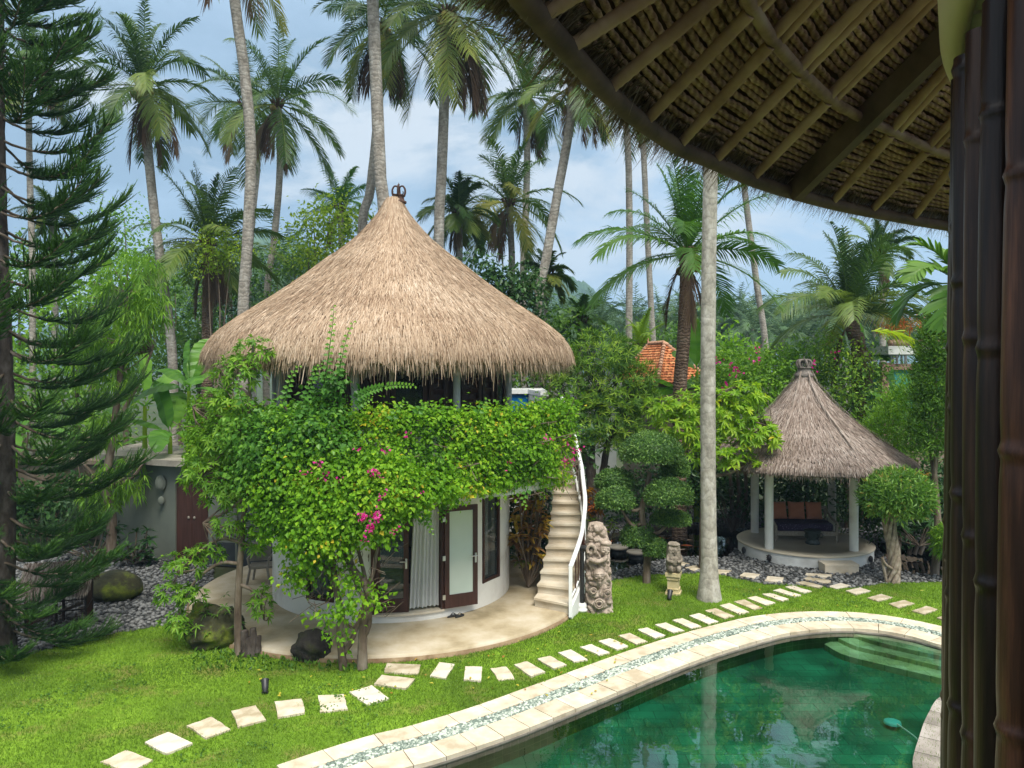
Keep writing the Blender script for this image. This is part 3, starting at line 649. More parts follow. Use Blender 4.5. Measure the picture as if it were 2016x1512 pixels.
for px, r, lb in (((1217, 1076), .29, 'round moss-edged stepping disc in the pond beside the carved totem'), ((1252, 1086), .27, 'round stepping disc in the pond half behind the topiary leaves'), ((1187, 1038), .26, 'pale stepping disc at the back of the pond behind the totem')):
    c = G(*px, z=.02); t = thing('pond_disc', lb, 'stepping disc', (c[0], c[1], -.7), 'stepping discs in the pond')
    mb = MB(); lathe(mb, [(0, .02), (r * .96, .02), (r, .0), (r, -.05), (0, -.05)], c, 28); mb.build('disc_top', M['concrete'], t)
    mb = MB(); lathe(mb, [(r * .78, -.05), (r * .78, -.72)], c, 20); mb.build('pedestal', M['charcoal'], t)
# ================================================================== the round thatched villa
def pol(r, a, z=0.0, c=HC): return np.array([c[0] + r * math.sin(a), c[1] - r * math.cos(a), c[2] + z])
mb = MB(); lathe(mb, [(0, .12), (4.42, .12), (4.47, .105), (4.48, -.03)], HC, 120); tag(mb.build('patio', M['patio']), kind='structure')
mb = MB(); lathe(mb, [(4.485, .07), (4.52, .065), (4.53, -.03)], HC, 120); tag(mb.build('patio_edging', solid('brown patio edging', [(.14, .085, .045), (.3, .22, .13)], 4, .9, .2)), kind='structure')
villa = thing('round_villa', 'round white two-storey villa under a tall tan thatched roof with an iron crown on top', 'villa', HC)
RW = 2.74
def ring(mb, a0, a1, z0, z1, r0=RW - .2, r1=RW, seg=None, m=0): arc_block(mb, HC, r0, r1, z0, z1, rad(a0), rad(a1), seg or max(3, int((a1 - a0) / 4)), m=m)
mb = MB()
ring(mb, -180, 180, 0, .26, seg=90); ring(mb, 0.0, 30, 2.42, 2.75); ring(mb, 30, 52, .26, 2.75); ring(mb, 52, 67, .26, .62); ring(mb, 52, 67, 2.48, 2.75)
ring(mb, 67, 180, .26, 2.75); ring(mb, -180, -32, .26, 2.75); ring(mb, -32, -17, .26, .5); ring(mb, -32, -17, 2.48, 2.75); ring(mb, -17, 0, .26, 2.75)
lathe(mb, [(0, .262), (RW - .2, .262)], HC, 48, m=1)
mb.build('wall', [M['white'], M['stair']], villa)
mb = MB(); lathe(mb, [(0, 2.76), (4.14, 2.76), (4.14, 3.05), (0, 3.05)], HC, 90, smooth=False); mb.build('balcony_floor', M['white'], villa)
mb = MB(); ring(mb, -150, 82, 3.05, 4.16, 4.04, 4.14, 90); mb.build('balcony_parapet', M['dirtywhite'], villa)
mb = MB(); ring(mb, -1, 30.5, .26, .30, RW - .25, RW + .05, 10); mb.build('door_sill', M['stair'], villa)
def plank_frame(p, q, z0, z1, wd, th, parent, name, mat, bottom=None, sub=None):
    """rectangular frame standing on the chord p-q; returns the frame object"""
    p, q = np.asarray(p)[:2], np.asarray(q)[:2]; L = np.linalg.norm(q - p); u = (q - p) / L; rz = math.atan2(u[1], u[0])
    mb = MB(); bt = bottom or wd
    for s in (wd / 2, L - wd / 2): box(mb, [*(p + u * s), (z0 + z1) / 2], (wd, th, z1 - z0), rz)
    box(mb, [*((p + q) / 2), z0 + bt / 2], (L - 2 * wd, th * .94, bt), rz); box(mb, [*((p + q) / 2), z1 - wd / 2], (L - 2 * wd, th * .94, wd), rz)
    o = mb.build(name, mat, parent)
    return o, u, rz, L
def pane(p, q, z0, z1, wd, parent, mat, bottom=None, name='pane', th=.012):
    p, q = np.asarray(p)[:2], np.asarray(q)[:2]; L = np.linalg.norm(q - p); u = (q - p) / L; mb = MB(); bt = bottom or wd
    box(mb, [*((p + q) / 2), (z0 + bt + z1 - wd) / 2], (L - 2 * wd + .01, th, z1 - z0 - bt - wd + .01), math.atan2(u[1], u[0])); return mb.build(name, mat, parent)
def handle(p, n, u, z, parent):
    """lever handle on a plate"""
    p = np.asarray(p)[:2]; n = np.asarray(n); u = np.asarray(u); mb = MB(); rz = math.atan2(u[1], u[0])
    box(mb, [*(p + n * .034), z - .05], (.04, .012, .2), rz); a = np.array([*(p + n * .04), z]); b2 = np.array([*(p + n * .085), z]); e = np.array([*(p + n * .085 + u * .13), z])
    tube(mb, [a, b2], .011, 8); tube(mb, [b2 - np.array([*u, 0]) * .01, e], .012, 8); mb.build('handle', M['steel'], parent)
def door_leaf(p, q, z0, z1, glassm, hand_at, hn, hu, label):
    f, u, rz, L = plank_frame(p, q, z0, z1, .105, .05, villa, 'door', M['wood'], .27)
    f['label'] = label
    pane(p, q, z0, z1, .105, f, glassm, .27); handle(hand_at, hn, hu, z0 + 1.03, f)
    return f
pa, pb = pol(RW - .06, rad(.6)), pol(RW - .06, rad(15.2)); uu = nrm((pb - pa)[:2]); no = np.array([uu[1], -uu[0]])
d1 = door_leaf(pa, pb, .31, 2.4, M['glass'], (pb[:2] - uu * .05), no, -uu, 'dark wooden glass door leaf standing closed')
hb = pol(RW + .05, rad(30.4)); he = np.array([hb[0] + .66, hb[1] + .34]); uu = nrm(he - hb[:2]); no = np.array([uu[1], -uu[0]])
d2 = door_leaf(hb, he, .31, 2.4, M['frosted'], (he - uu * .05), no, -uu, 'dark wooden door leaf with frosted pane folded open')
mb = MB()
for z in (.55, 1.35, 2.15): box(mb, [*(hb[:2] + no * .03 - uu * .02), z], (.06, .02, .1), math.atan2(uu[1], uu[0]))
mb.build('hinge', M['steel'], d2)
mb = MB()
for a in (.0, 30.0): c = pol(RW - .05, rad(a)); box(mb, [c[0], c[1], 1.36], (.07, .16, 2.12), rad(a))
ring(mb, 0, 30, 2.40, 2.46, RW - .14, RW + .02); mb.build('door_frame', M['wood'], villa)
for a0, a1, z0, z1, nm in ((52, 67, .62, 2.48, 'tall'), (-32, -17, .5, 2.48, 'tall')):
    p, q = pol(RW - .03, rad(a0 + .2)), pol(RW - .03, rad(a1 - .2))
    f, u, rz, L = plank_frame(p, q, z0, z1, .06, .1, villa, 'window', M['wood']); pane(p, q, z0, z1, .06, f, M['glass'])
    mb = MB(); n = 60; s = np.linspace(.08, .62, n); a = p[:2] + (q - p)[:2] * s[:, None]; nn = np.array([-u[1], u[0]])
    a = a + nn * (.12 + .025 * np.sin(s * 70))[:, None]
    mb.add(np.concatenate([np.c_[a, np.full(n, z0 + .08)], np.c_[a, np.full(n, z1 - .03)]]), np.stack([np.arange(n - 1), np.arange(1, n), np.arange(1, n) + n, np.arange(n - 1) + n], -1)); mb.build('curtain', M['whitepaint'], f)
# curtain in the open doorway
n = 90; s = np.linspace(0, 1, n); th_ = rad(15.6) + s * rad(14.0)
mb = MB(); rows = []
for z, k in ((.36, 1.0), (.9, .95), (1.5, .8), (2.0, .6), (2.38, .5)):
    ang = rad(29.6) - (1 - s) * rad(14.2) * (.86 + .14 * (2.38 - z) / 2)
    r = RW - .10 + .035 * k * np.sin(s * 48 + .6 * math.sin(z * 2)) + .02 * np.sin(s * 17)
    rows.append(np.stack([HC[0] + r * np.sin(ang), HC[1] - r * np.cos(ang), np.full(n, z)], -1))
V = np.concatenate(rows); Fc = [[k * n + i, k * n + i + 1, (k + 1) * n + i + 1, (k + 1) * n + i] for k in range(4) for i in range(n - 1)]
mb.add(V, Fc); cur = mb.build('curtain', leafmat('white curtain cloth', [(.66, .68, .70), (.74, .76, .78)], .25, .9, spec=.05, glow=1.0))
tag(cur, 'white curtain hanging in the open doorway of the round villa', 'curtain')
# inside: a bed-like block in a dark charcoal colour
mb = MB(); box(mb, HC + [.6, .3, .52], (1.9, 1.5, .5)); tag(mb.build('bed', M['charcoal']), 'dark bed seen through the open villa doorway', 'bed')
# upper storey
RU = 2.72
mb = MB(); lathe(mb, [(RU - .06, 3.05), (RU - .06, 5.75)], HC, 90); mb.build('upper_wall', M['wood'], villa)
cols = [-49, -7, 36, 75, 118, 160, -91, -133]
for a in cols:
    mb = MB(); c = pol(RU + .10, rad(a)); lathe(mb, [(.075, 3.05), (.075, 5.72)], (c[0], c[1], 0), 18); mb.build('column', M['dirtywhite'], villa)
def louver(a0, a1, z0, z1):
    p, q = pol(RU - .02, rad(a0)), pol(RU - .02, rad(a1)); f, u, rz, L = plank_frame(p, q, z0, z1, .09, .06, villa, 'shutter', M['wood'])
    mb = MB(); k = 11
    ca, sa = math.cos(rz), math.sin(rz); tl = .5
    Mx = np.array([[ca, -sa * math.cos(tl), sa * math.sin(tl)], [sa, ca * math.cos(tl), -ca * math.sin(tl)], [0, math.sin(tl), math.cos(tl)]])
    for i in range(k): box(mb, [*((p + q)[:2] / 2), z0 + .13 + (z1 - z0 - .2) * i / (k - .5)], (L - .18, .018, .115), M=Mx)
    mb.build('slats', M['wood'], f)
def upper_window(a0, a1, z0, z1):
    p, q = pol(RU - .02, rad(a0)), pol(RU - .02, rad(a1)); f, u, rz, L = plank_frame(p, q, z0, z1, .075, .07, villa, 'window', M['wood'], .22); pane(p, q, z0, z1, .075, f, M['glass'], .22)
for a0, a1 in ((-4, 7), (24, 33), (40, 52), (53, 62), (-46, -34), (-20, -10)): louver(a0, a1, 3.1, 5.6)
for a0, a1 in ((8, 23), (-33, -21)): upper_window(a0, a1, 3.95, 5.6)
p, q = pol(RU + .02, rad(63)), pol(RU + .02, rad(72.5)); f, u, rz, L = plank_frame(p, q, 3.1, 5.6, .06, .06, villa, 'window', M['wood']); pane(p, q, 3.1, 5.6, .06, f, M['glass'])
# roof
PROF = [(.20, 9.18), (.41, 8.83), (.82, 8.35), (1.27, 7.96), (1.57, 7.74), (2.19, 7.25), (2.78, 6.83), (3.50, 6.34), (3.95, 5.98), (4.17, 5.66), (4.24, 5.44)]
mb = MB(); lathe(mb, [(r - .02, z - .02) for r, z in PROF] + [(4.17, 5.32), (4.0, 5.29), (2.6, 5.72)], HC, 96)
roof = mb.build('roof', M['thatchbase'], villa)
def thatch(mb, prof, c, n, L, W, lift=.05, a_lo=-math.pi, a_hi=math.pi, sag=.0):
    pr = curve(np.array(prof), 200); seg = np.linalg.norm(np.diff(pr, axis=0), axis=1)
    wts = pr[:-1, 0] * seg + .02; wts /= wts.sum()
    k = R.choice(len(wts), n, p=wts); u = R.random(n); rz = pr[k] * (1 - u[:, None]) + pr[k + 1] * u[:, None]
    tg = nrm(pr[k + 1] - pr[k]); a = R.uniform(a_lo, a_hi, n)
    er = np.stack([np.sin(a), -np.cos(a), np.zeros(n)], -1); ea = np.stack([np.cos(a), np.sin(a), np.zeros(n)], -1); ez = np.array([0, 0, 1.])
    Tn = er * tg[:, :1] + ez * tg[:, 1:]; Nn = er * -tg[:, 1:] + ez * tg[:, :1]
    P0 = np.asarray(c) + er * rz[:, :1] + ez * rz[:, 1:] + Nn * R.uniform(0, lift * .6, (n, 1)) - Tn * L * .5
    D = nrm(Tn + Nn * R.uniform(-.02, lift * 2.2, (n, 1)) + ea * R.normal(0, .10, (n, 1)))
    strips(mb, P0, D, nrm(ea + Nn * R.normal(0, .25, (n, 1))), R.uniform(.6, 1.3, n) * L, R.uniform(.6, 1.3, n) * W, 1, .02, lambda t: np.interp(t, [0, 1], [1, .45]),
           np.clip(R.beta(2.2, 2.2, n) + .16 * fbm(P0, 5, 3, .9) + .10 * fbm(P0 * [1, 1, 5], 6, 2, 1.4), 0, 1))
def fringe(mb, r, z, c, n, L, W, out=.25, spread=.1, thick=.2, a_lo=-math.pi, a_hi=math.pi):
    a = R.uniform(a_lo, a_hi, n); rr = r - R.random(n) * thick
    er = np.stack([np.sin(a), -np.cos(a), np.zeros(n)], -1); ea = np.stack([np.cos(a), np.sin(a), np.zeros(n)], -1)
    P0 = np.asarray(c) + er * rr[:, None] + np.array([0, 0, 1.]) * (z + R.uniform(-.04, .14, n))[:, None]
    D = nrm(er * (out * R.uniform(-.1, 1.2, (n, 1))) + ea * R.normal(0, spread, (n, 1)) + [0, 0, -1])
    strips(mb, P0, D, ea, np.exp(R.normal(0, .3, n)) * L, R.uniform(.6, 1.3, n) * W, 2, .05, lambda t: np.interp(t, [0, .6, 1], [1, .8, .35]), R.beta(2, 2, n))
mb = MB(); thatch(mb, PROF, HC, 110000, .23, .0125, .035); fringe(mb, 4.22, 5.46, HC, 16000, .22, .014, .3, .08, .35)
fringe(mb, 4.05, 5.32, HC, 1500, .24, .02, .05, .12, .35)
mb.build('thatch', M['thatch'], roof)
# crown finial
c = HC + [.12, 0, 0]
fin = MB(); lathe(fin, [(.30, 9.14), (.31, 9.20), (.27, 9.22), (.22, 9.26), (.20, 9.40), (.23, 9.42), (.19, 9.46), (.0, 9.46)], c, 28)
for k in range(8):
    a = k * math.pi / 4; s = np.array([math.sin(a), -math.cos(a), 0])
    if k % 2 == 0: pts = [c + s * r + [0, 0, z] for r, z in ((.20, 9.38), (.25, 9.52), (.245, 9.66), (.17, 9.77), (.07, 9.76), (.015, 9.66))]; tube(fin, curve(pts, 16), np.linspace(.045, .028, 16), 8)
    else: tube(fin, curve([c + s * .21 + [0, 0, 9.42], c + s * .29 + [0, 0, 9.47], c + s * .27 + [0, 0, 9.54]], 6), .022, 6)
tube(fin, [c + [0, 0, 9.45], c + [0, 0, 9.78]], .025, 8); lathe(fin, [(.0, 9.92), (.018, 9.86), (.05, 9.82), (.02, 9.79), (.06, 9.74), (.0, 9.70)], c, 12)
fb = c + np.array([0, 0, 9.15]); fin.V = [(v - fb) * [.60, .60, .64] + fb for v in fin.V]
fin.build('finial', M['rust'], roof)

# ---- stairs up to the balcony
K = 16; kk = np.arange(1, K + 2)
LX = np.interp(kk, [1, 3, 6, 9, 12, 17], [.49, .64, .86, 1.0, 1.10, 1.0]); RX = np.interp(kk, [1, 2, 3, 4.5, 6, 9, 12, 17], [1.17, 1.35, 1.48, 1.60, 1.66, 1.67, 1.60, 1.35])
DL = 16.45 + .33 * (kk - 1) + np.interp(kk, [1, 4], [.12, .02]); DR = 16.1 + .33 * (kk - 1) + np.interp(kk, [1, 4], [0, .32])
stair = thing('staircase', 'curving cream stone staircase climbing to the villa balcony', 'staircase', (.85, 16.4, .12))
for i in range(K):
    z = .12 + .2 * (i + 1); mb = MB()
    q = [(LX[i], DL[i]), (RX[i], DR[i]), (RX[i + 1], DR[i + 1]), (LX[i + 1], DL[i + 1])]
    prism(mb, q, -.02 if i < 3 else z - .55, z - .045)
    fr = [(LX[i] - .02, DL[i] - .055), (RX[i] + .01, DR[i] - .055), (RX[i + 1], DR[i + 1] - .002), (LX[i + 1], DL[i + 1] - .002)]
    prism(mb, fr, z - .045, z); mb.build('step', M['stair'], stair)
ii = np.arange(K + 1)
mb = MB()
for i in range(K):
    z0 = .12 + .2 * i; a, b2 = np.array([RX[i] + .015, DR[i] - .02]), np.array([RX[i + 1] + .015, DR[i + 1] - .02]); o = np.array([.07, .0])
    V = [[*a, -.02 if i < 14 else z0 - .5], [*b2, -.02 if i < 14 else z0 - .3], [*b2, z0 + .32], [*a, z0 + .12]]
    V = np.array(V + [[v[0] + .07, v[1], v[2]] for v in V]); mb.add(V, BOXF, .5, 0, False)
mb.build('stringer', M['dirtywhite'], stair)
rl = np.array([[RX[i] + .05, DR[i] - .05, .12 + .2 * i + 1.02] for i in range(K + 1)])
rail = MB(); tube(rail, curve(rl[1:] * [1, 1, 1] + [0, 0, .05], 40), .052, 8); tube(rail, [[rl[0][0], rl[0][1], 1.10], rl[1] + [0, 0, .05]], .052, 8)
box(rail, [rl[0][0], rl[0][1], .6], (.075, .075, 1.08)); lo_ = rl - [0, 0, .72]; tube(rail, curve(lo_[0:], 40), .02, 6)
for i in (4, 9, 14): tube(rail, [[RX[i] + .05, DR[i] - .05, .12 + .2 * i], rl[i]], .03, 8)
rail.build('handrail', M['whitepaint'], stair)
for i in range(K):
    for f_ in (.25, .75):
        x, y = RX[i] + f_ * (RX[i + 1] - RX[i]) + .05, DR[i] + f_ * (DR[i + 1] - DR[i]) - .05; z = .12 + .2 * (i + f_)
        if i == 0 and f_ < .5: continue
        mb = MB(); box(mb, [x, y, z + .66], (.025, .09, .72)); mb.build('baluster', M['wood'], stair)
# flip-flops on the patio
ff = thing('flip_flops', 'pair of black flip-flops left on the patio before the open door', 'flip-flops', G(899, 1215, .12))
for s, (px, py, rz) in enumerate(((891, 1214, -.9), (905, 1214, -.7))):
    c = G(px, py, .12); mb = MB(); a = np.linspace(0, 2 * np.pi, 22, endpoint=False)
    ol = np.c_[.045 * np.sin(a) * (1 + .18 * np.cos(a)), .13 * np.cos(a)]; cs, sn = math.cos(rz), math.sin(rz)
    Rm = np.array([[cs, -sn], [sn, cs]]); prism(mb, ol @ Rm.T + c[:2], .124, .145)
    f = mb.build('sole', M['black'], ff)
    T3 = lambda v: np.array([*(Rm @ np.array(v[:2]) + c[:2]), v[2]])
    mb = MB(); tube(mb, curve([T3((-.045, -.02, .14)), T3((-.03, .03, .185)), T3((0, .075, .15))], 10), .008, 6); tube(mb, curve([T3((.045, -.02, .14)), T3((.03, .03, .185)), T3((0, .075, .15))], 10), .008, 6)
    mb.build('strap', M['black'], f)

# ================================================================== annex beside the villa
ann = thing('annex', 'low grey green bathroom annex with flat concrete roof beside the round villa', 'annex', (-8.6, 20.6, 0))
wl = [P(196, 720, 22.6)[:2], P(262, 720, 21.6)[:2], P(316, 720, 21.0)[:2], P(345, 720, 20.75)[:2], P(410, 720, 20.5)[:2], P(470, 720, 20.3)[:2], P(552, 720, 19.8)[:2], P(600, 720, 19.6)[:2]]
def wallrun(mb, pts, z0, z1, th, m=0):
    pts = np.asarray(pts); T = nrm(np.gradient(pts, axis=0)); nn = np.c_[-T[:, 1], T[:, 0]] * th
    n = len(pts); V = np.concatenate([np.c_[pts, np.full(n, z0)], np.c_[pts, np.full(n, z1)], np.c_[pts + nn, np.full(n, z1)], np.c_[pts + nn, np.full(n, z0)]])
    for i in range(n - 1):
        for j in range(4):
            j2 = (j + 1) % 4; mb.add(V[[j * n + i, j * n + i + 1, j2 * n + i + 1, j2 * n + i]], [[0, 1, 2, 3]], .5, m, False)
    mb.add(V[[0, n, 2 * n, 3 * n]], [[0, 1, 2, 3]], .5, m, False); mb.add(V[[n - 1, 2 * n - 1, 3 * n - 1, 4 * n - 1]], [[3, 2, 1, 0]], .5, m, False)
mb = MB(); wallrun(mb, wl[:4], 0, 2.62, .22); wallrun(mb, wl[3:5], 2.22, 2.62, .22); wallrun(mb, wl[4:], 0, 2.62, .22)
box(mb, [*(np.array(wl[5]) + [-.05, -.03]), 1.25], (.05, .05, 2.4)); mb.build('wall', M['greygreen'], ann)
mb = MB(); wallrun(mb, [np.array(p) + [0, -.06] for p in wl[4:]], 0, .62, .06); mb.build('plinth', M['charcoal'], ann)
mb = MB(); prism(mb, [np.array(p) + d for p, d in zip(wl[:5], ([-.25, -.2], [-.15, -.28], [-.1, -.3], [.0, -.3], [.2, -.3]))] + [wl[4] + np.array([.2, 2.5]), wl[0] + np.array([0, 2.5])], 2.62, 2.78); mb.build('roof', M['concrete'], ann)
p, q = np.array(wl[3]) + [.02, .06], np.array(wl[4]) + [-.02, .06]
mb = MB(); u = nrm(q - p); L = np.linalg.norm(q - p)
for k in (0, 1): box(mb, [*(p + u * L * (.25 + .5 * k)), 1.11], (L / 2 - .012, .05, 2.2), math.atan2(u[1], u[0]))
dr = mb.build('door', M['wood'], ann)
for k in (-1, 1):
    mb = MB(); blob(mb, [*(p + u * (L / 2 + k * .09) + np.array([u[1], -u[0]]) * .045), 1.22], (.035, .02, .045), 2); mb.build('handle', M['concrete'], dr)
c = np.array([*P(316, 720, 20.86)[:2], 2.12])
mb = MB(); blob(mb, c, (.15, .03, .22), 3); blob(mb, c + [0, -.02, -.02], (.10, .03, .16), 3); blob(mb, c + [.02, -.01, -.48], (.09, .05, .12), 3)
mb.build('wall_ornament', M['greygreen'], ann)
gw = MB(); wallrun(gw, [P(-260, 720, 24.5)[:2], P(60, 720, 24)[:2], P(205, 720, 23.4)[:2]], 0, 2.3, .25); wallrun(gw, [P(-262, 720, 24.35)[:2], P(60, 720, 23.85)[:2], P(206, 720, 23.25)[:2]], 2.3, 2.42, .5)
tag(gw.build('garden_wall', M['tanwall']), 'brown rendered garden wall behind the pine', 'wall')
# weathered chair on the patio behind the bougainvillea
ch = thing('garden_chair', 'weathered grey wooden chair half hidden on the patio by the annex', 'chair', G(512, 1150, .12))
c = G(512, 1148, .12)
mb = MB(); box(mb, c + [0, .1, .40], (.5, .5, .05), .3); mb.build('seat', M['concrete'], ch)
mb = MB(); box(mb, c + [-.1, .34, .68], (.5, .04, .45), .3); mb.build('backrest', M['concrete'], ch)
for sx in (-1, 1):
    for sy in (-1, 1):
        mb = MB(); tube(mb, [c + [sx * .22 + .05 * sx, .1 + sy * .22, 0], c + [sx * .2, .1 + sy * .2, .4]], .03, 6); mb.build('leg', M['concrete'], ch)
    mb = MB(); tube(mb, [c + [sx * .25, -.15, .62], c + [sx * .25, .33, .66]], .03, 6); tube(mb, [c + [sx * .25, -.14, .62], c + [sx * .22, -.1, .4]], .025, 6); mb.build('armrest', M['concrete'], ch)

# ================================================================== the garden pavilion
gz = thing('pavilion', 'small round garden pavilion with grey thatched roof on white columns', 'pavilion', GC)
mb = MB(); lathe(mb, [(1.80, -.05), (1.80, .30)], GC, 72); mb.build('base', M['dirtywhite'], gz)
mb = MB(); lathe(mb, [(1.83, .30), (1.84, .335), (1.82, .345), (1.42, .345), (1.42, .338), (0, .338)], GC, 72); mb.build('floor', M['pavfloor'], gz)
gcol = [(1514, 1080), (1681, 1084), (1486, 1048), (1638, 1044)]
for px in gcol:
    c = G(*px, z=.345); mb = MB(); lathe(mb, [(.115, .34), (.115, 2.8)], (c[0], c[1], 0), 24); mb.build('column', M['white'], gz)
GP = [(.15, 5.12), (.20, 5.0), (.27, 4.84), (.46, 4.60), (.86, 4.14), (1.34, 3.72), (1.88, 3.32), (2.42, 2.95), (2.80, 2.70), (2.88, 2.61)]
mb = MB(); lathe(mb, [(r - .02, z - .02) for r, z in GP] + [(2.88, 2.54), (2.7, 2.54), (.3, 4.3)], GC, 72); gr = mb.build('roof', M['greythatchbase'], gz)
mb = MB(); thatch(mb, GP, GC, 40000, .17, .017, .045); fringe(mb, 2.86, 2.62, GC, 5200, .13, .019, .35, .18, .25)
for a in (-.75, .12, .95, 1.9, -1.7):                    # straw ridges running down from the top
    n = 130; s = R.random(n) ** 1.2 * .72; pr = curve(np.array(GP), 200); k = (s * 199).astype(int); tg = nrm(pr[np.minimum(k + 1, 199)] - pr[np.maximum(k - 1, 0)])
    aa = a + .10 * np.sin(s * 3) + R.normal(0, .05, n) * (.25 / (.3 + pr[k, 0]))
    er = np.stack([np.sin(aa), -np.cos(aa), 0 * aa], -1); ea = np.stack([np.cos(aa), np.sin(aa), 0 * aa], -1); ez = np.array([0, 0, 1.])
    Nn = er * -tg[:, 1:] + ez * tg[:, :1]; Tn = er * tg[:, :1] + ez * tg[:, 1:]
    strips(mb, GC + er * pr[k, :1] + ez * pr[k, 1:] + Nn * R.uniform(.05, .10, (n, 1)), nrm(Tn + ea * R.normal(0, .08, (n, 1)) + Nn * R.normal(.02, .05, (n, 1))), ea, .3, .018, 2, .03, BLADE, R.uniform(.4, .95, n))
mb.build('thatch', M['greythatch'], gr)
mb = MB(); lathe(mb, [(.26, 5.0), (.27, 5.06), (.2, 5.1), (.16, 5.22), (.2, 5.24), (.17, 5.27), (0, 5.27)], GC, 20)
for k in range(6):
    a = k * math.pi / 3; s = np.array([math.sin(a), -math.cos(a), 0]); tube(mb, curve([GC + s * r + [0, 0, z] for r, z in ((.14, 5.24), (.2, 5.34), (.17, 5.44), (.06, 5.46), (.01, 5.38))], 12), .035, 6)
tube(mb, [GC + [0, 0, 5.3], GC + [0, 0, 5.58]], [.03, .01], 6); mb.build('finial', solid('grey carved wood', [(.10, .085, .075), (.2, .175, .155)], 14, .95, .6, .01), gr)
for px, nm in (((1505, 1094), ''), ((1694, 1104), ''), ((1456, 1072), '')):
    x = P(px[0], 0, 21)[0]; dx = np.clip((x - GC[0]) / 1.84, -.98, .98); a = math.asin(dx); c = pol(1.83, a, .16, GC)
    mb = MB(); n_ = np.array([math.sin(a), -math.cos(a), 0]); blob(mb, c + n_ * .03, (.06, .06, .10), 2)
    for z in (-.05, 0, .05): tube(mb, [c + n_ * .04 + [math.cos(a) * s_ * .07, math.sin(a) * s_ * .07, z] for s_ in (-1, -.5, 0, .5, 1)], .012, 5)
    mb.build('lamp', M['black'], gz)
c = GC + [.12, -2.02, 0]; mb = MB(); box(mb, c + [0, 0, .09], (.86, .42, .2)); box(mb, c + [0, 0, .215], (.88, .44, .05)); st = mb.build('pavilion_step', M['stair'], gz)
# daybed
dbx = GC + [.02, .28, .345]; R2 = np.array([[math.cos(-.06), -math.sin(-.06), 0], [math.sin(-.06), math.cos(-.06), 0], [0, 0, 1]])
W2L = lambda v: np.array(v) @ R2.T + dbx
db = thing('daybed', 'weathered wooden daybed with dark purple mattress in the pavilion', 'daybed', dbx)
greywood = solid('weathered teak', [(.14, .115, .085), (.28, .24, .19), (.36, .32, .27)], 5, .8, .3, .004, stretch=(6, 1, 6))
BW, BD = 1.66, .92
mb = MB(); box(mb, W2L([0, -BD / 2, .24]), (BW, .05, .12), M=R2); box(mb, W2L([0, BD / 2, .24]), (BW, .05, .12), M=R2); box(mb, W2L([0, 0, .27]), (BW - .05, BD - .06, .05), M=R2); mb.build('frame', greywood, db)
for sx in (-1, 1):
    for sy in (-1, 1):
        mb = MB(); tube(mb, [W2L([sx * BW / 2, sy * BD / 2, 0]), W2L([sx * BW / 2, sy * BD / 2, .2]), W2L([sx * (BW / 2 + .01), sy * BD / 2, .45 if sy < 0 else .85])], [.03, .045, .04], 8); mb.build('leg', greywood, db)
    mb = MB(); tube(mb, curve([W2L([sx * BW / 2, -BD / 2 - .02, .38]), W2L([sx * (BW / 2 + .04), -BD / 2 + .05, .52]), W2L([sx * (BW / 2 + .02), 0, .60]), W2L([sx * BW / 2, BD / 2, .82])], 14), .035, 7); mb.build('armrest', greywood, db)
mb = MB(); box(mb, W2L([0, BD / 2, .80]), (BW, .05, .08), M=R2)
for k in range(9): box(mb, W2L([-BW / 2 + .15 + k * .17, BD / 2, .53]), (.03, .03, .48), M=R2)
mb.build('backrest', greywood, db)
purple, nt, b, out = _mat('purple patterned cloth'); n = _noise(nt, 26, 3); vv = nt.nodes.new('ShaderNodeTexVoronoi'); vv.inputs['Scale'].default_value = 22
tc = nt.nodes.new('ShaderNodeTexCoord'); nt.links.new(tc.outputs['Object'], vv.inputs['Vector']); r = _ramp(nt, [(.30, .24, .33), (.022, .012, .04)], [.12, .2]); nt.links.new(vv.outputs['Distance'], r.inputs[0])
nt.links.new(r.outputs[0], b.inputs['Base Color']); b.inputs['Roughness'].default_value = .9
V, Fc = ICO[4]
def pillow(mb, c, size, M3, e=.35):
    q = np.sign(V) * np.abs(V) ** e; mb.add((q * np.array(size) / 2) @ np.asarray(M3).T + c, Fc, .5, 0, True)
mb = MB(); pillow(mb, W2L([0, 0, .39]), (BW - .06, BD - .04, .24), R2, .28); mb.build('mattress', purple, db)
terra = solid('terracotta cloth', [(.40, .15, .085), (.48, .19, .11)], 6, .95, .15, .003)
for k, (x, lb) in enumerate(((-.54, 'terracotta cushion at the end of the daybed nearest the palm trunk, half behind a column'), (-.04, 'terracotta cushion in the middle of the three on the daybed'), (.46, 'terracotta cushion at the end of the daybed nearest the ball-shaped bush'))):
    tl = -.28; rz = (.12, -.10, .02)[k]; Mx = R2 @ np.array(Matrix.Rotation(rz, 3, 'Z') @ Matrix.Rotation(tl, 3, 'X'))
    cc_ = W2L([x, BD / 2 - .15, .74]); u_ = np.linspace(-1, 1, 15); gx, gz_ = np.meshgrid(u_, u_)
    th = .075 * np.sqrt(np.clip((1 - gx ** 4) * (1 - gz_ ** 4), 0, 1)); pin = 1 - .07 * (1 - gx ** 2) * 0 
    ex = gx * .22 * (1 + .06 * gz_ ** 2); ez_ = gz_ * .245 * (1 + .06 * gx ** 2)
    mb = MB()
    for sgn in (-1, 1):
        VV = np.stack([ex, sgn * th, ez_], -1).reshape(-1, 3) @ Mx.T + cc_; ix = np.arange(14); f_ = np.array([[r_ * 15 + c_, r_ * 15 + c_ + 1, (r_ + 1) * 15 + c_ + 1, (r_ + 1) * 15 + c_] for r_ in ix for c_ in ix])
        mb.add(VV, f_ if sgn < 0 else f_[:, ::-1])
    tag(mb.build('cushion', terra, origin=cc_), lb, 'cushion', 'cushions on the daybed')
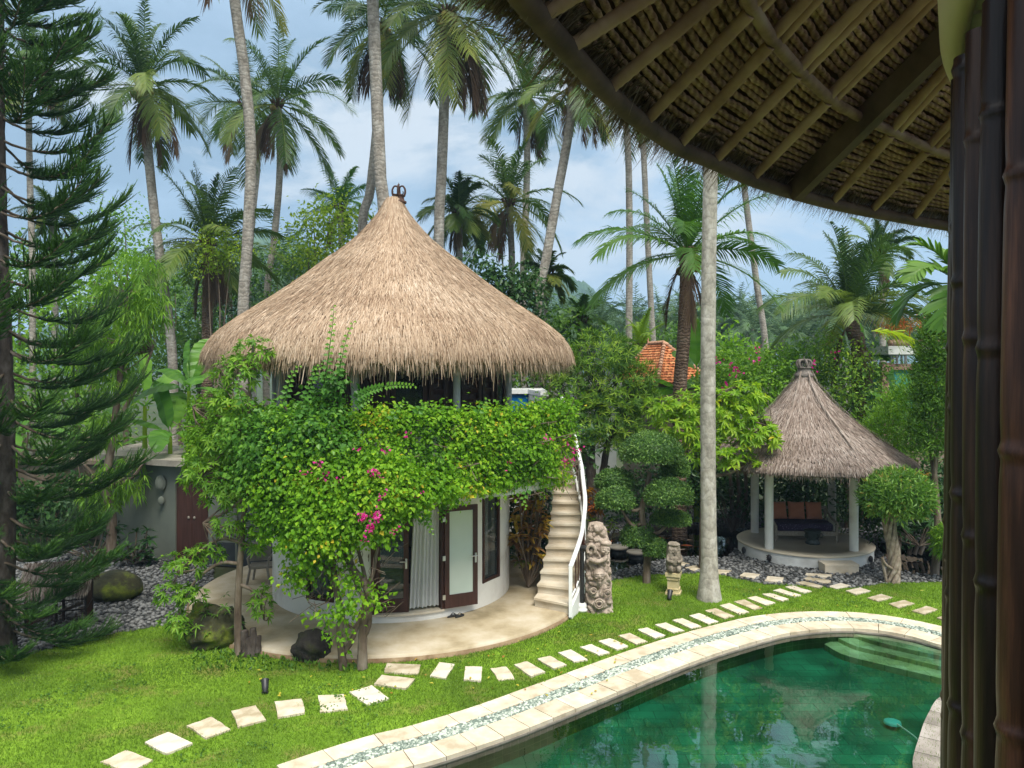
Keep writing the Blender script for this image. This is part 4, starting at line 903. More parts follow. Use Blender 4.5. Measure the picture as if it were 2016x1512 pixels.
c = G(1600, 1070, .345); dt = thing('drum_table', 'dark bronze drum table on the pavilion floor before the daybed', 'side table', c)
bronze = solid('dark bronze', [(.02, .03, .028), (.05, .065, .06)], 10, .5, .3, .004, spec=.5)
mb = MB(); lathe(mb, [(0, .0), (.19, .0), (.2, .03), (.165, .07), (.16, .16), (.185, .2), (.2, .25), (.21, .33), (.235, .36), (.235, .375), (.18, .38), (0, .375)], c, 36); mb.build('body', bronze, dt)
for a in (rad(70), rad(-70), rad(10), rad(190)):
    s = np.array([math.sin(a), -math.cos(a), 0]); mb = MB(); tube(mb, curve([c + s * .2 + [0, 0, .3], c + s * .26 + [0, 0, .27], c + s * .25 + [0, 0, .2], c + s * .18 + [0, 0, .18]], 10), .014, 6); mb.build('handle', bronze, dt)
# ================================================================== carved stones, lamps, rocks
def carvedmat(name, cols, sc_=9.0, strength=1.0):
    m, nt, b, out = _mat(name)
    tc = nt.nodes.new('ShaderNodeTexCoord'); v = nt.nodes.new('ShaderNodeTexVoronoi'); v.inputs['Scale'].default_value = sc_; v.feature = 'SMOOTH_F1'
    nt.links.new(tc.outputs['Object'], v.inputs['Vector']); n = _noise(nt, 5, 7, .7); n2 = _noise(nt, 30, 4)
    r = _ramp(nt, cols, [.32, .5, .66]); nt.links.new(n.outputs[0], r.inputs[0]); nt.links.new(r.outputs[0], b.inputs['Base Color']); b.inputs['Roughness'].default_value = .95; b.inputs['Specular IOR Level'].default_value = .1
    ad = nt.nodes.new('ShaderNodeMath'); ad.operation = 'MULTIPLY_ADD'; ad.inputs[1].default_value = .5
    nt.links.new(n2.outputs[0], ad.inputs[0]); nt.links.new(v.outputs['Distance'], ad.inputs[2]); _bump(nt, b, ad.outputs[0], strength, .05); return m
M['totem'] = carvedmat('carved pinkish stone', [(.16, .125, .095), (.35, .28, .225), (.50, .42, .35)], 8)
M['statue'] = carvedmat('carved grey stone', [(.10, .085, .065), (.21, .18, .14), (.30, .26, .21)], 14, .7)
c = G(1179, 1200); ca = c
mb = MB()
nz, ns = 150, 110; z = np.linspace(0, 1.92, nz); a = np.linspace(0, 2 * np.pi, ns, endpoint=False)
base = np.interp(z, [0, .25, .8, 1.3, 1.6, 1.78, 1.88, 1.92], [.325, .315, .30, .28, .26, .21, .16, .0])
ZZ, AA = np.meshgrid(z, a, indexing='ij'); lean = .05 * ZZ / 1.9
flat_ = 1 - .06 * np.cos(4 * AA)
u1, u2 = AA * .29, ZZ
q = np.stack([np.sin(AA) * .3, -np.cos(AA) * .3, ZZ], -1).reshape(-1, 3)
scroll = np.abs(np.sin(14 * q[:, 0] + 6 * fbm(q, 11, 2, 3)) * np.sin(13 * q[:, 2] + 5 * fbm(q, 12, 2, 3))).reshape(nz, ns)
fine = fbm(q, 13, 4, 9).reshape(nz, ns)
rr = base[:, None] * .92 * flat_ * (1 + .20 * (np.clip(scroll * 1.6, 0, 1) - .6) + .06 * fine)
X = c[0] + rr * np.sin(AA) - lean; Y = c[1] - rr * np.cos(AA)
i, j = np.meshgrid(np.arange(nz - 1), np.arange(ns), indexing='ij'); j2 = (j + 1) % ns
mb.add(np.stack([X, Y, ZZ], -1).reshape(-1, 3), np.stack([i * ns + j, i * ns + j2, (i + 1) * ns + j2, (i + 1) * ns + j], -1).reshape(-1, 4))
def face(mb, c, s, ang, M_=None):
    """carved head: skull, brow, nose, lips, ears, eye hollows as lids"""
    ca_, sa_ = math.cos(ang), math.sin(ang); Rm = np.array([[ca_, -sa_, 0], [sa_, ca_, 0], [0, 0, 1]])
    L = lambda x, y, z: Rm @ (np.array([x, y, z]) * s) + c
    blob(mb, c, np.array([.78, .72, 1.0]) * s, 3, .03, 4)
    blob(mb, L(0, -.70, -.02), np.array([.13, .22, .30]) * s, 2); blob(mb, L(0, -.62, .32), np.array([.55, .16, .10]) * s, 2)
    for k in (-1, 1):
        blob(mb, L(k * .30, -.62, .12), np.array([.17, .12, .10]) * s, 2); blob(mb, L(k * .80, .05, .05), np.array([.12, .2, .34]) * s, 2); blob(mb, L(k * .38, -.52, -.28), np.array([.2, .2, .2]) * s, 2)
    blob(mb, L(0, -.66, -.44), np.array([.27, .12, .07]) * s, 2); blob(mb, L(0, -.63, -.56), np.array([.22, .12, .07]) * s, 2); blob(mb, L(0, -.5, -.82), np.array([.26, .22, .2]) * s, 2)
face(mb, c + [-.03, -.25, .82], .17, .05); face(mb, c + [.10, -.21, 1.36], .145, .25)
blob(mb, c + [.13, -.20, 1.49], (.12, .12, .07), 3, .05, 2)
for px, pz, r_ in ((.02, 1.80, .12), (.10, 1.70, .09), (-.14, 1.62, .08), (.16, .93, .09), (-.17, 1.08, .08), (.17, 1.15, .075), (-.18, .80, .07), (.16, .72, .08)): blob(mb, c + [px - .05, -.16, pz], (r_, r_ * .9, r_), 3, .05, 3)
tube(mb, curve([c + [-.22, -.24, 1.15], c + [-.05, -.34, 1.13], c + [.14, -.30, 1.20]], 14), [.05] * 14, 8)
tube(mb, [c + np.array([-.19 + .085 * math.cos(t_), -.27, 1.36 + .10 * math.sin(t_)]) for t_ in np.linspace(-.6, 3.8, 18)], .035, 8)
for r_, zc, xc in ((.10, .22, -.03), (.06, .22, -.03), (.07, .45, .15), (.06, .5, -.15)):
    tube(mb, [c + np.array([xc + r_ * math.cos(t_), -.31 - .01, zc + r_ * math.sin(t_)]) for t_ in np.linspace(0, 6.28, 20)], .02, 6)
tag(mb.build('carved_totem', M['totem'], origin=c), 'tall carved stone totem with faces standing by the stairs', 'statue')
c = G(1146, 1203); lp = thing('pole_spotlight', 'black pole spotlight on a pale stone foot, aimed at the carved totem', 'spotlight', c)
mb = MB(); lathe(mb, [(0, 0), (.13, 0), (.14, .06), (.1, .09), (.12, .13), (.08, .18), (0, .18)], c, 20); mb.build('foot', M['dirtywhite'], lp)
mb = MB(); tube(mb, [c + [0, 0, .16], c + [0, 0, 1.36]], .045, 10); mb.build('pole', M['black'], lp)
mb = MB(); tube(mb, [c + [-.06, .02, 1.37], c + [.05, -.02, 1.36], c + [.17, -.05, 1.36], c + [.172, -.05, 1.36]], [.04, .07, .085, .07], 14); mb.build('lamp_head', M['black'], lp)
c = G(1326, 1168); st = thing('stone_statue', 'small grey carved guardian statue on a cream pedestal on the lawn', 'statue', c)
cream = solid('cream carved pedestal', [(.42, .34, .17), (.58, .5, .30)], 5, .85, .3, .006)
mb = MB(); rz = -.35
for sx, z0, z1 in ((.34, 0, .05), (.29, .05, .10), (.25, .10, .36), (.29, .36, .39), (.27, .39, .42), (.34, .42, .50)): box(mb, c + [0, 0, (z0 + z1) / 2], (sx, sx, z1 - z0), rz)
for k in range(9):
    for side in (0, 1):
        a_ = rz + side * math.pi / 2; d_ = np.array([math.sin(a_), -math.cos(a_)]); u_ = np.array([math.cos(a_), math.sin(a_)])
        p_ = c[:2] + d_ * .137 + u_ * (-.11 + .0275 * k); blob(mb, [*p_, .345], (.016, .012, .024), 1); blob(mb, [*p_, .125], (.016, .014, .035), 1)
mb.build('pedestal', cream, st)
mb = MB(); V, Fc = ICO[5]; q = np.sign(V) * np.abs(V) ** .45
S3 = q * [.155, .14, .35]; S3 = S3 * (1 + .05 * fbm(q * 2, 21, 4, 3)[:, None]); S3[:, 0] *= 1 - .12 * (q[:, 2])
mb.add(S3 + c + [0, 0, .84], Fc)
face(mb, c + [.0, -.10, 1.02], .10, -.1)
blob(mb, c + [0, -.13, .78], (.11, .06, .12), 3, .05, 1)
for k in (-1, 1):
    tube(mb, curve([c + [k * .14, -.06, .90], c + [k * .16, -.14, .80], c + [k * .05, -.19, .77]], 10), .035, 7); blob(mb, c + [k * .09, -.16, .60], (.06, .06, .09), 2, .05, 3)
blob(mb, c + [0, -.05, 1.15], (.14, .12, .06), 3, .06, 8); mb.build('figure', M['statue'], st)
for px, lb, az in (((1318, 1182), 'black garden spotlight on the lawn in front of the stone statue', 1.2), ((522, 1366), 'black garden spotlight on the lawn near the curving stepping stones', 1.9)):
    c = G(*px); g = thing('garden_spotlight', lb, 'spotlight', c, 'garden spotlights on the lawn')
    mb = MB(); tube(mb, [c - [0, 0, .03], c + [0, 0, .09]], .018, 6); box(mb, c + [0, 0, .03], (.10, .06, .015)); mb.build('spike', M['black'], g)
    d = np.array([math.cos(az) * .75, math.sin(az) * .75, .66]); mb = MB(); tube(mb, [c + [0, 0, .08] - d * .06, c + [0, 0, .10], c + [0, 0, .10] + d * .1, c + [0, 0, .10] + d * .13], [.03, .055, .06, .07], 12); mb.build('lamp_head', M['black'], g)
def rock(px, radii, seed, label, mat, rz=0, rough=.16, f=1.4, name='boulder'):
    c = G(*px); mb = MB(); ca_, sa_ = math.cos(rz), math.sin(rz)
    blob(mb, c + [0, 0, radii[2] * .72], radii, 4, rough, seed, f, np.array([[ca_, -sa_, 0], [sa_, ca_, 0], [0, 0, 1]]), flat=-.02)
    return tag(mb.build(name, mat, origin=c), label, 'rock')
rock((224, 1178), (.62, .5, .36), 3, 'big rounded boulder covered in green moss on the grey pebbles', M['moss'], .2, .06)
rock((421, 1268), (.56, .45, .42), 5, 'large dark mossy rock at the foot of the thin-trunked tree', M['moss'], .1, .26, 2.0)
rock((613, 1297), (.33, .3, .28), 9, 'rough dark volcanic rock on the grass before the patio edge', M['rock'], 0, .24, 1.8)
c = G(490, 1291); mb = MB()
for dx, h, r_ in ((-.07, .46, .09), (.06, .5, .08), (.0, .34, .11), (.15, .36, .06)): tube(mb, curve([c + [dx, 0, -.02], c + [dx * 1.1 + .01, 0, h * .5], c + [dx * 1.2, .01, h]], 8), np.linspace(r_, r_ * .75, 8), 9, rough=.08)
tag(mb.build('tree_stump', M['darkbark'], origin=c), 'short jagged dark tree stump by the thin tree', 'stump')

# bird cage hut under the pine
c = G(118, 1234); cage = thing('bird_cage', 'wire bird cage with a little thatched gable roof under the pine', 'bird cage', c)
rz = .35; Rm = np.array([[math.cos(rz), -math.sin(rz), 0], [math.sin(rz), math.cos(rz), 0], [0, 0, 1]]); W_ = lambda x, y, z: Rm @ np.array([x, y, z]) + c
CW, CD, CH = 1.05, .75, .82
for sx in (-1, 0, 1):
    for sy in (-1, 1):
        mb = MB(); tube(mb, [W_(sx * CW / 2, sy * CD / 2, 0), W_(sx * CW / 2, sy * CD / 2, CH)], .022, 6); mb.build('post', M['darkwood'], cage)
mb = MB()
for z in (.02, .42, CH - .02):
    for s in (-1, 1):
        tube(mb, [W_(-CW / 2, s * CD / 2, z), W_(CW / 2, s * CD / 2, z)], .015, 5); tube(mb, [W_(s * CW / 2, -CD / 2, z), W_(s * CW / 2, CD / 2, z)], .015, 5)
mb.build('rail', M['darkwood'], cage)
mb = MB()
for k in range(1, 40):
    x = -CW / 2 + CW * k / 40
    for s in (-1, 1): tube(mb, [W_(x, s * CD / 2, .02), W_(x, s * CD / 2, CH)], .004, 4, cap=False)
for k in range(1, 26):
    y = -CD / 2 + CD * k / 26
    for s in (-1, 1): tube(mb, [W_(s * CW / 2, y, .02), W_(s * CW / 2, y, CH)], .004, 4, cap=False)
mb.build('wire', M['rust'], cage)
mb = MB(); tp = .5
for s in (-1, 1):
    n = 1500; u = R.random(n); x = R.uniform(-CW / 2 - .1, CW / 2 + .1, n)
    p0 = np.array([W_(xx, s * (CD / 2 + .16) * uu_, CH + tp * (1 - uu_) + .02) for xx, uu_ in zip(x, u)])
    d_ = Rm @ nrm(np.array([0, s * (CD / 2 + .16), -tp])); strips(mb, p0, nrm(d_ + R.normal(0, .1, (n, 3))), np.tile(Rm @ np.array([1., 0, 0]), (n, 1)), .2, .03, 1, .05, BLADE)
    mb.add([W_(-CW / 2 - .08, 0, CH + tp), W_(CW / 2 + .08, 0, CH + tp), W_(CW / 2 + .08, s * (CD / 2 + .15), CH), W_(-CW / 2 - .08, s * (CD / 2 + .15), CH)], [[0, 1, 2, 3]], .3, 0, False)
mb.build('roof', M['greythatch'], cage)
mb = MB(); tube(mb, [W_(-.45, -.1, .18), W_(.4, .1, .42)], .03, 7); mb.build('perch', M['bark'], cage)

# ================================================================== neighbours' buildings
hs = thing('tiled_house', 'small house with an orange clay tiled hip roof behind the palms', 'house', (5.6, 29, 0))
A, B, C_ = np.array([4.24, 31.0]), np.array([5.20, 27.5]), np.array([7.30, 28.1]); D_ = A + (C_ - B); ez, zr_ = 4.68, 6.12
d_ = nrm(A - B); R2_ = (B + C_) / 2 + d_ * 1.0 - [.28, 0]; R1_ = (A + D_) / 2 - d_ * .9 - [.1, 0]
v3 = lambda p, z: np.array([p[0], p[1], z])
def tiles(mb, e0, e1, r0, r1, rows, tw):
    for k in range(rows):
        a0, a1 = e0 + (r0 - e0) * k / rows, e1 + (r1 - e1) * k / rows; b0, b1 = e0 + (r0 - e0) * (k + 1.12) / rows, e1 + (r1 - e1) * (k + 1.12) / rows
        nn = nrm(np.cross(e1 - e0, r0 - e0)); nn = nn if nn[2] > 0 else -nn
        n = max(1, int(np.linalg.norm(a1 - a0) / tw))
        for i in range(n):
            u0, u1 = i / n, (i + 1) / n; m_ = (u0 + u1) / 2; h = .045
            q = [a0 + (a1 - a0) * u0 + nn * .03, a0 + (a1 - a0) * m_ + nn * (.03 + h), a0 + (a1 - a0) * u1 + nn * .03, b0 + (b1 - b0) * u1, b0 + (b1 - b0) * m_ + nn * .02, b0 + (b1 - b0) * u0]
            mb.add(q, [[0, 1, 4, 5], [1, 2, 3, 4]], R.random(), 0, False)
mb = MB(); tl = solid('orange clay tile', [(.35, .10, .035), (.55, .19, .07), (.62, .27, .11)], 4, .75, .1, .003, tint=.5)
for e0, e1, r0, r1 in ((A, B, R1_, R2_), (B, C_, R2_, R2_ + [.02, 0]), (C_, D_, R2_, R1_), (D_, A, R1_ + [.02, 0], R1_)):
    tiles(mb, v3(e0, ez), v3(e1, ez), v3(r0, zr_), v3(r1, zr_), 15, .17)
    mb.add([v3(e0, ez - .03), v3(e1, ez - .03), v3(r1, zr_ - .03), v3(r0, zr_ - .03)], [[0, 1, 2, 3]], .3, 0, False)
rf = mb.build('roof', tl, hs)
mb = MB()
for p_, q_ in ((v3(A, ez), v3(R1_, zr_)), (v3(B, ez), v3(R2_, zr_)), (v3(C_, ez), v3(R2_, zr_)), (v3(D_, ez), v3(R1_, zr_)), (v3(R1_, zr_), v3(R2_, zr_))):
    for k in range(14): a_, b_ = p_ + (q_ - p_) * k / 14, p_ + (q_ - p_) * (k + 1.15) / 14; tube(mb, [a_ + [0, 0, .05], b_ + [0, 0, .03]], [.085, .065], 8, t=R.random())
tube(mb, curve([v3(R1_, zr_ + .04), v3(R1_, zr_ + .16) - [.05, 0, 0], v3(R1_, zr_ + .28) - [.02, 0, 0]], 6), [.06, .05, .04, .03, .02, .01], 6)
mb.build('ridge', solid('weathered ridge tile', [(.3, .14, .08), (.48, .28, .18)], 5, .8, .2, tint=.3), rf)
mb = MB(); ins = lambda p: p + (((A + C_) / 2) - p) * .14
wallrun(mb, [ins(A), ins(B), ins(C_), ins(D_), ins(A)], 0, ez - .02, .15); mb.build('wall', M['tanwall'], hs)
redw = solid('red brown paint', [(.10, .02, .014), (.15, .035, .025)], 3, .6, .1)
bw = thing('white_building', 'white building corner with a bright blue wall and brown windows past the villa', 'building', (.4, 24, 0))
mb = MB(); box(mb, [.42 - 1.6, 24.3, 3.7], (3.6, .2, 1.4)); mb.build('blue_wall', solid('blue paint', [(.0, .10, .30), (.0, .14, .38)], .8, .5, .05), bw)
mb = MB(); box(mb, [-1.18, 24.32, 1.5], (3.6, .2, 3.0)); wallrun(mb, [(.63, 24.25), (.95, 22.2)], 0, 4.42, -.12); box(mb, [.53, 24.32, 2.2], (.22, .2, 4.4)); mb.build('wall', M['white'], bw)
mb = MB(); prism(mb, [(-3, 24.1), (.5, 24.1), (.82, 22.1), (1.05, 22.1), (1.0, 26), (-3, 26)], 4.42, 4.56, bottom=True); mb.build('roof', M['whitepaint'], bw)
pw = lambda s: np.array([.63, 24.25]) + s * (np.array([.95, 22.2]) - np.array([.63, 24.25])) + np.array([-.03, 0])
for s0, s1 in ((.08, .26), (.42, .60), (.72, .90)):
    f, u, rz, L = plank_frame(pw(s0), pw(s1), 3.0, 4.0, .05, .06, bw, 'window', M['wood']); pane(pw(s0), pw(s1), 3.0, 4.0, .05, f, redw)
gb = thing('green_house', 'teal green house with stone ornament trim and roof garden behind the bushes', 'house', (13, 27, 0))
teal = solid('teal paint', [(.04, .22, .18), (.06, .28, .23)], .8, .7, .05)
orn = carvedmat('pink brown stone ornament', [(.12, .07, .05), (.32, .2, .15), (.45, .33, .26)], 6, 1)
x0, x1 = P(1742, 0, 26)[0], P(1900, 0, 26)[0]
mb = MB(); box(mb, [(x0 + x1) / 2, 27.2, 4.35], (x1 - x0, 2.4, 1.7)); mb.build('wall', teal, gb)
mb = MB(); box(mb, [(x0 + x1) / 2, 27.2, 1.75], (x1 - x0 - .01, 2.38, 3.5)); mb.build('base', M['tanwall'], gb)
zt = P(0, 684, 26)[2]; mb = MB(); box(mb, [(x0 + x1) / 2 + .1, 27.1, zt - .1], (x1 - x0 + .3, 2.9, .28)); mb.build('roof', M['dirtywhite'], gb)
mb = MB()
for k in range(22): blob(mb, [x0 + .05 + k * .13, 25.75, zt + .14], (.09, .12, .12), 2, .1, k)
box(mb, [x0 - .02, 25.95, 2.9], (.3, .25, 5.0)); box(mb, [(x0 + x1) / 2, 25.94, P(0, 722, 26)[2]], (x1 - x0, .12, .2)); mb.build('ornament_trim', orn, gb)
rp = MB()
for k, (px, py) in enumerate(((1765, 640), (1778, 632), (1792, 640), (1808, 634), (1822, 640), (1745, 645))):
    c = P(px, py, 26.3); foliage(rp, [(c, (.3, .3, .35))], 70, .16, .05, 7, .12)
for px in (1762, 1790, 1815): tube(rp, [P(px, 672, 26.3), P(px + 2, 640, 26.3)], .02, 5)
tag(rp.build('roof_plants', M['redcroton'], origin=P(1780, 672, 26.3)), 'red and yellow croton plants growing on the teal house roof', 'plant')
# ================================================================== our own eave overhead
HE, HR = 1.2, 1.5
U = lambda px, h: np.array([(px[0] - CX) / F * (h * F / (CY - px[1])), h * F / (CY - px[1]), H + h])
pairs = [((985, -95), (1372, -320)), ((1020, -40), (1388, -270)), ((1062, 12), (1405, -195)), ((1118, 77), (1425, -125)), ((1195, 163), (1452, -62)), ((1268, 228), (1482, 2)), ((1335, 275), (1522, 66)), ((1405, 306), (1575, 128)), ((1480, 341), (1634, 183)), ((1556, 367), (1697, 223)), ((1637, 390), (1758, 250)), ((1714, 407), (1829, 283)), ((1796, 423), (1886, 303)), ((1880, 438), (1952, 326)), ((1970, 455), (2025, 348)), ((2080, 475), (2110, 372))]
Ep = np.array([U(a, HE) for a, b in pairs]); Rp = np.array([U(b, HR) for a, b in pairs])
NU = 160; Ec, Rc = curve(Ep, NU), None
# keep both curves on the same parameter: sample between rafters
def along(P_, n):
    q = np.concatenate([[2 * P_[0] - P_[1]], P_, [2 * P_[-1] - P_[-2]]]); s = np.linspace(0, len(P_) - 1.0001, n); k = s.astype(int); u = (s - k)[:, None]
    a, b, c, d = q[k], q[k + 1], q[k + 2], q[k + 3]
    return .5 * (2 * b + (c - a) * u + (2 * a - 5 * b + 4 * c - d) * u ** 2 + (3 * b - a - 3 * c + d) * u ** 3)
Ec, Rc = along(Ep, NU), along(Rp, NU)
Q = lambda s: Ec + (Rc - Ec) * s
ev = thing('thatched_eave', 'dark underside of a big round thatched eave with bamboo rafters overhead', 'eave', Ec[NU // 2])
rope = leafmat('plaited palm lining', [(.10, .062, .036), (.20, .13, .075), (.33, .23, .14)], 0, .9, spec=.1)
m, nt, b, out = _mat('plaited lining'); at = nt.nodes.new('ShaderNodeAttribute'); at.attribute_name = 'tint'
r = _ramp(nt, [(.14, .072, .05), (.36, .20, .135), (.58, .37, .26)], [.1, .5, .9]); n = _noise(nt, 60, 3, .7, stretch=(1, 1, 1)); ad = nt.nodes.new('ShaderNodeMath'); ad.operation = 'MULTIPLY_ADD'; ad.inputs[1].default_value = .8
nt.links.new(n.outputs[0], ad.inputs[0]); sb = nt.nodes.new('ShaderNodeMath'); sb.operation = 'SUBTRACT'; sb.inputs[1].default_value = .4; nt.links.new(at.outputs['Fac'], sb.inputs[0]); nt.links.new(sb.outputs[0], ad.inputs[2])
nt.links.new(ad.outputs[0], r.inputs[0]); nt.links.new(r.outputs[0], b.inputs['Base Color']); b.inputs['Roughness'].default_value = .95; _bump(nt, b, n.outputs[0], .6, .01)
M['lining'] = m
nn_up = np.array([0, 0, 1.])
mb = MB()
SM = 3.6
rows = [np.array(Q(s)) + nn_up * .10 for s in np.linspace(-.12, SM, 20)]; V = np.concatenate(rows); k = NU
ii, jj = np.meshgrid(np.arange(19), np.arange(NU - 1), indexing='ij'); mb.add(V, np.stack([ii * k + jj, ii * k + jj + 1, (ii + 1) * k + jj + 1, (ii + 1) * k + jj], -1).reshape(-1, 4), .2)
rows = [np.array(Q(s)) + nn_up * .42 for s in np.linspace(-.12, SM, 20)]; mb.add(np.concatenate(rows), np.stack([ii * k + jj, ii * k + jj + 1, (ii + 1) * k + jj + 1, (ii + 1) * k + jj], -1).reshape(-1, 4), .2)
sk = mb.build('thatch_layer', M['darkstraw'], ev)
mb = MB(); fine_n = 620
ef, rf_ = along(Ep, fine_n), along(Rp, fine_n)
RS = np.arange(.05, SM, .062)
for q_, s in enumerate(RS):                          # plaited rows, each a twisted rope
    line = ef + (rf_ - ef) * s + nn_up * (.055 + R.normal(0, .004)) ; wob = fbm(line * 3, q_, 3, 2.0)[:, None] * .012 * nn_up
    L_ = np.concatenate([[0], np.cumsum(np.linalg.norm(np.diff(line, axis=0), axis=1))])
    ph = L_ / .075 * 2 * np.pi + q_ * 1.3
    spac = np.linalg.norm((rf_ - ef), axis=1) * .062
    rad_ = spac * .40 * (1 + .10 * np.sin(ph))
    T = np.gradient(line, axis=0); S_, U_ = frame_of(T); a = np.linspace(0, 2 * np.pi, 10, endpoint=False)
    V = (line + wob)[:, None] + rad_[:, None, None] * (np.cos(a)[None, :, None] * S_[:, None] + np.sin(a)[None, :, None] * U_[:, None] * .8)
    i, j = np.meshgrid(np.arange(fine_n - 1), np.arange(10), indexing='ij'); j2 = (j + 1) % 10
    tt = .5 + .22 * np.sin(ph[:, None] + 2 * a[None]) + .12 * np.sin(L_ * 9 + q_)[:, None] + R.normal(0, .07, (fine_n, 10))
    mb.add(V.reshape(-1, 3), np.stack([i * 10 + j, i * 10 + j2, (i + 1) * 10 + j2, (i + 1) * 10 + j], -1).reshape(-1, 4), np.clip(tt, 0, 1).ravel())
mb.build('plaited_lining', M['lining'], ev)
bamb = solid('wrapped bamboo rafter', [(.26, .14, .08), (.42, .25, .145), (.54, .35, .22)], 3, .7, .2, .004, tint=.5, stretch=(1, 1, 1))
def rafter(i0, s0, s1, r_, off=0.0, shift=0.0):
    a, b_ = Ep[i0], Rp[i0]; T = np.gradient(Ep, axis=0)[i0]; T = T / np.linalg.norm(T)
    n = 60; s = np.linspace(s0, s1, n); pts = a + (b_ - a) * s[:, None] + T * shift + nn_up * (-.035 + off)
    L = np.linalg.norm(b_ - a) * (s1 - s0); pr = r_ * (1 + .07 * np.sign(np.sin(np.arange(n) * 1.7 + i0)) * R.random(n)) * np.linspace(1.0, 1.12, n)
    mb = MB(); tube(mb, pts, pr, 12, t=np.repeat(np.clip(.5 + .3 * np.sin(np.arange(n) * .9 + i0) + R.normal(0, .15, n), 0, 1), 12).tolist() if False else .5); return mb
for i0 in range(1, 15):
    if i0 == 9:
        a, b_ = Ep[i0], Rp[i0]; u = b_ - a; L = np.linalg.norm(u) * SM; u = nrm(u); T = nrm(np.gradient(Ep, axis=0)[i0]); S_ = nrm(T - u * np.dot(T, u)); N_ = np.cross(S_, u)
        mb = MB(); box(mb, a + u * (L / 2 + .03) - nn_up * .06, (.085, L, .13), M=np.stack([S_, u, N_], 1)); mb.build('main_beam', M['eavewood'], ev)
    else: rafter(i0, .0, .97, .027).build('rafter', bamb, ev)
    if i0 in (2, 3, 4, 5, 6, 7, 8, 10, 11, 12):
        rafter(i0, 1.02, SM, .028, .01, -.02).build('rafter', bamb, ev); rafter(i0, 1.02, SM, .025, .015, .065).build('rafter', bamb, ev)
mb = MB(); tube(mb, along(Ep, 120) + [0, 0, -.04], .042, 10); mb.build('eave_beam', M['eavewood'], ev)
mb = MB(); tube(mb, along(Ep, 120) + nrm(along(Ep, 120) - along(Rp, 120)) * [.06, .06, 0] + [0, 0, .02], .045, 8); mb.build('eave_lath', greywood, ev)
mb = MB(); tube(mb, along(Rp, 120) + [0, 0, -.03], .03, 10); mb.build('ring_beam', solid('pale ring beam', [(.14, .075, .045), (.26, .155, .095), (.34, .23, .15)], 6, .8, .3, .004), ev)
mb = MB(); n = 30000; k = R.integers(0, fine_n - 1, n); outd = nrm((ef - rf_) * [1, 1, 0]); tang = nrm(np.gradient(ef, axis=0))
s = R.uniform(-.16, .15, n)[:, None]
P0 = ef[k] - (rf_[k] - ef[k]) * s * -1 * .0 + outd[k] * (s * .5 - .02) + nn_up * R.uniform(.02, .40, (n, 1))
D = nrm(outd[k] * R.uniform(.45, 1.0, (n, 1)) + tang[k] * R.normal(0, .3, (n, 1)) + nn_up * R.normal(-.28, .22, (n, 1)))
strips(mb, P0, D, nrm(tang[k] + R.normal(0, .3, (n, 3))), R.uniform(.07, .24, n), R.uniform(.003, .009, n), 2, .25, lambda t: np.interp(t, [0, .6, 1], [1, .8, .2]), R.beta(1.7, 2.2, n))
mb.build('straw_fringe', M['darkstraw'], ev)
# the round room beside us: a cream ring with radial soffit boards, bamboo poles standing under it
RCc, RCr = np.array([4.07, .85, H]), 3.12
disc = thing('round_ceiling', 'cream plaster rim with pale soffit boards above the bamboo screen', 'ceiling ring', RCc + [0, 0, .96])
cream2 = solid('cream plaster rim', [(.55, .44, .24), (.66, .54, .33)], 2, .8, .1)
mb = MB(); lathe(mb, [(RCr + .03, 1.14), (RCr + .025, 1.02), (RCr, .97), (RCr - .035, .965), (RCr - .05, .985), (RCr - .05, 1.14)], RCc, 160); mb.build('rim', cream2, disc)
board = solid('pale ceiling boards', [(.36, .33, .24), (.50, .46, .36)], 2, .7, .1, stretch=(.3, 4, 1))
a0 = math.atan2(1.30 - RCc[0], -(2.35 - RCc[1]))
for k in range(-12, 16):
    a = a0 + k * .052; mb = MB(); arc_block(mb, RCc, RCr - 1.0, RCr - .05, 1.0, 1.03, a, a + .044, 2); mb.build('board', board, disc)
mb = MB(); lathe(mb, [(0, 1.06), (RCr - .06, 1.06)], RCc, 60); mb.build('backing', M['darkwood'], disc)
# bamboo screen
sc_b = thing('bamboo_screen', 'row of dark brown bamboo poles standing close beside the viewer', 'bamboo screen', (2.0, 3.2, H - 2.6))
def bambmat():
    m, nt, b, out = _mat('dark bamboo'); n = _noise(nt, 4, 6, .65, stretch=(6, 6, .35)); r = _ramp(nt, [(.012, .006, .005), (.04, .02, .014), (.10, .052, .034), (.30, .12, .035)], [.3, .5, .66, .8])
    nt.links.new(n.outputs[0], r.inputs[0]); oi = nt.nodes.new('ShaderNodeObjectInfo'); r2 = _ramp(nt, [(.35, .33, .32), (.8, .72, .66), (1.5, 1.05, .8)]); nt.links.new(oi.outputs['Random'], r2.inputs[0])
    nt.links.new(_mix(nt, 1.0, r.outputs[0], r2.outputs[0], 'MULTIPLY'), b.inputs['Base Color']); b.inputs['Roughness'].default_value = .34; b.inputs['Specular IOR Level'].default_value = .28
    n2 = _noise(nt, 30, 4, .6, stretch=(6, 6, .3)); _bump(nt, b, n2.outputs[0], .25, .004); return m
bm_ = bambmat()
dirs = []
mb = MB(); lathe(mb, [(RCr - .14, -2.7), (RCr - .14, .84)], RCc, 90); mb.build('backing', M['darkwood'], sc_b)  # added dark drum: blocks light from behind and makes the pole gaps dark
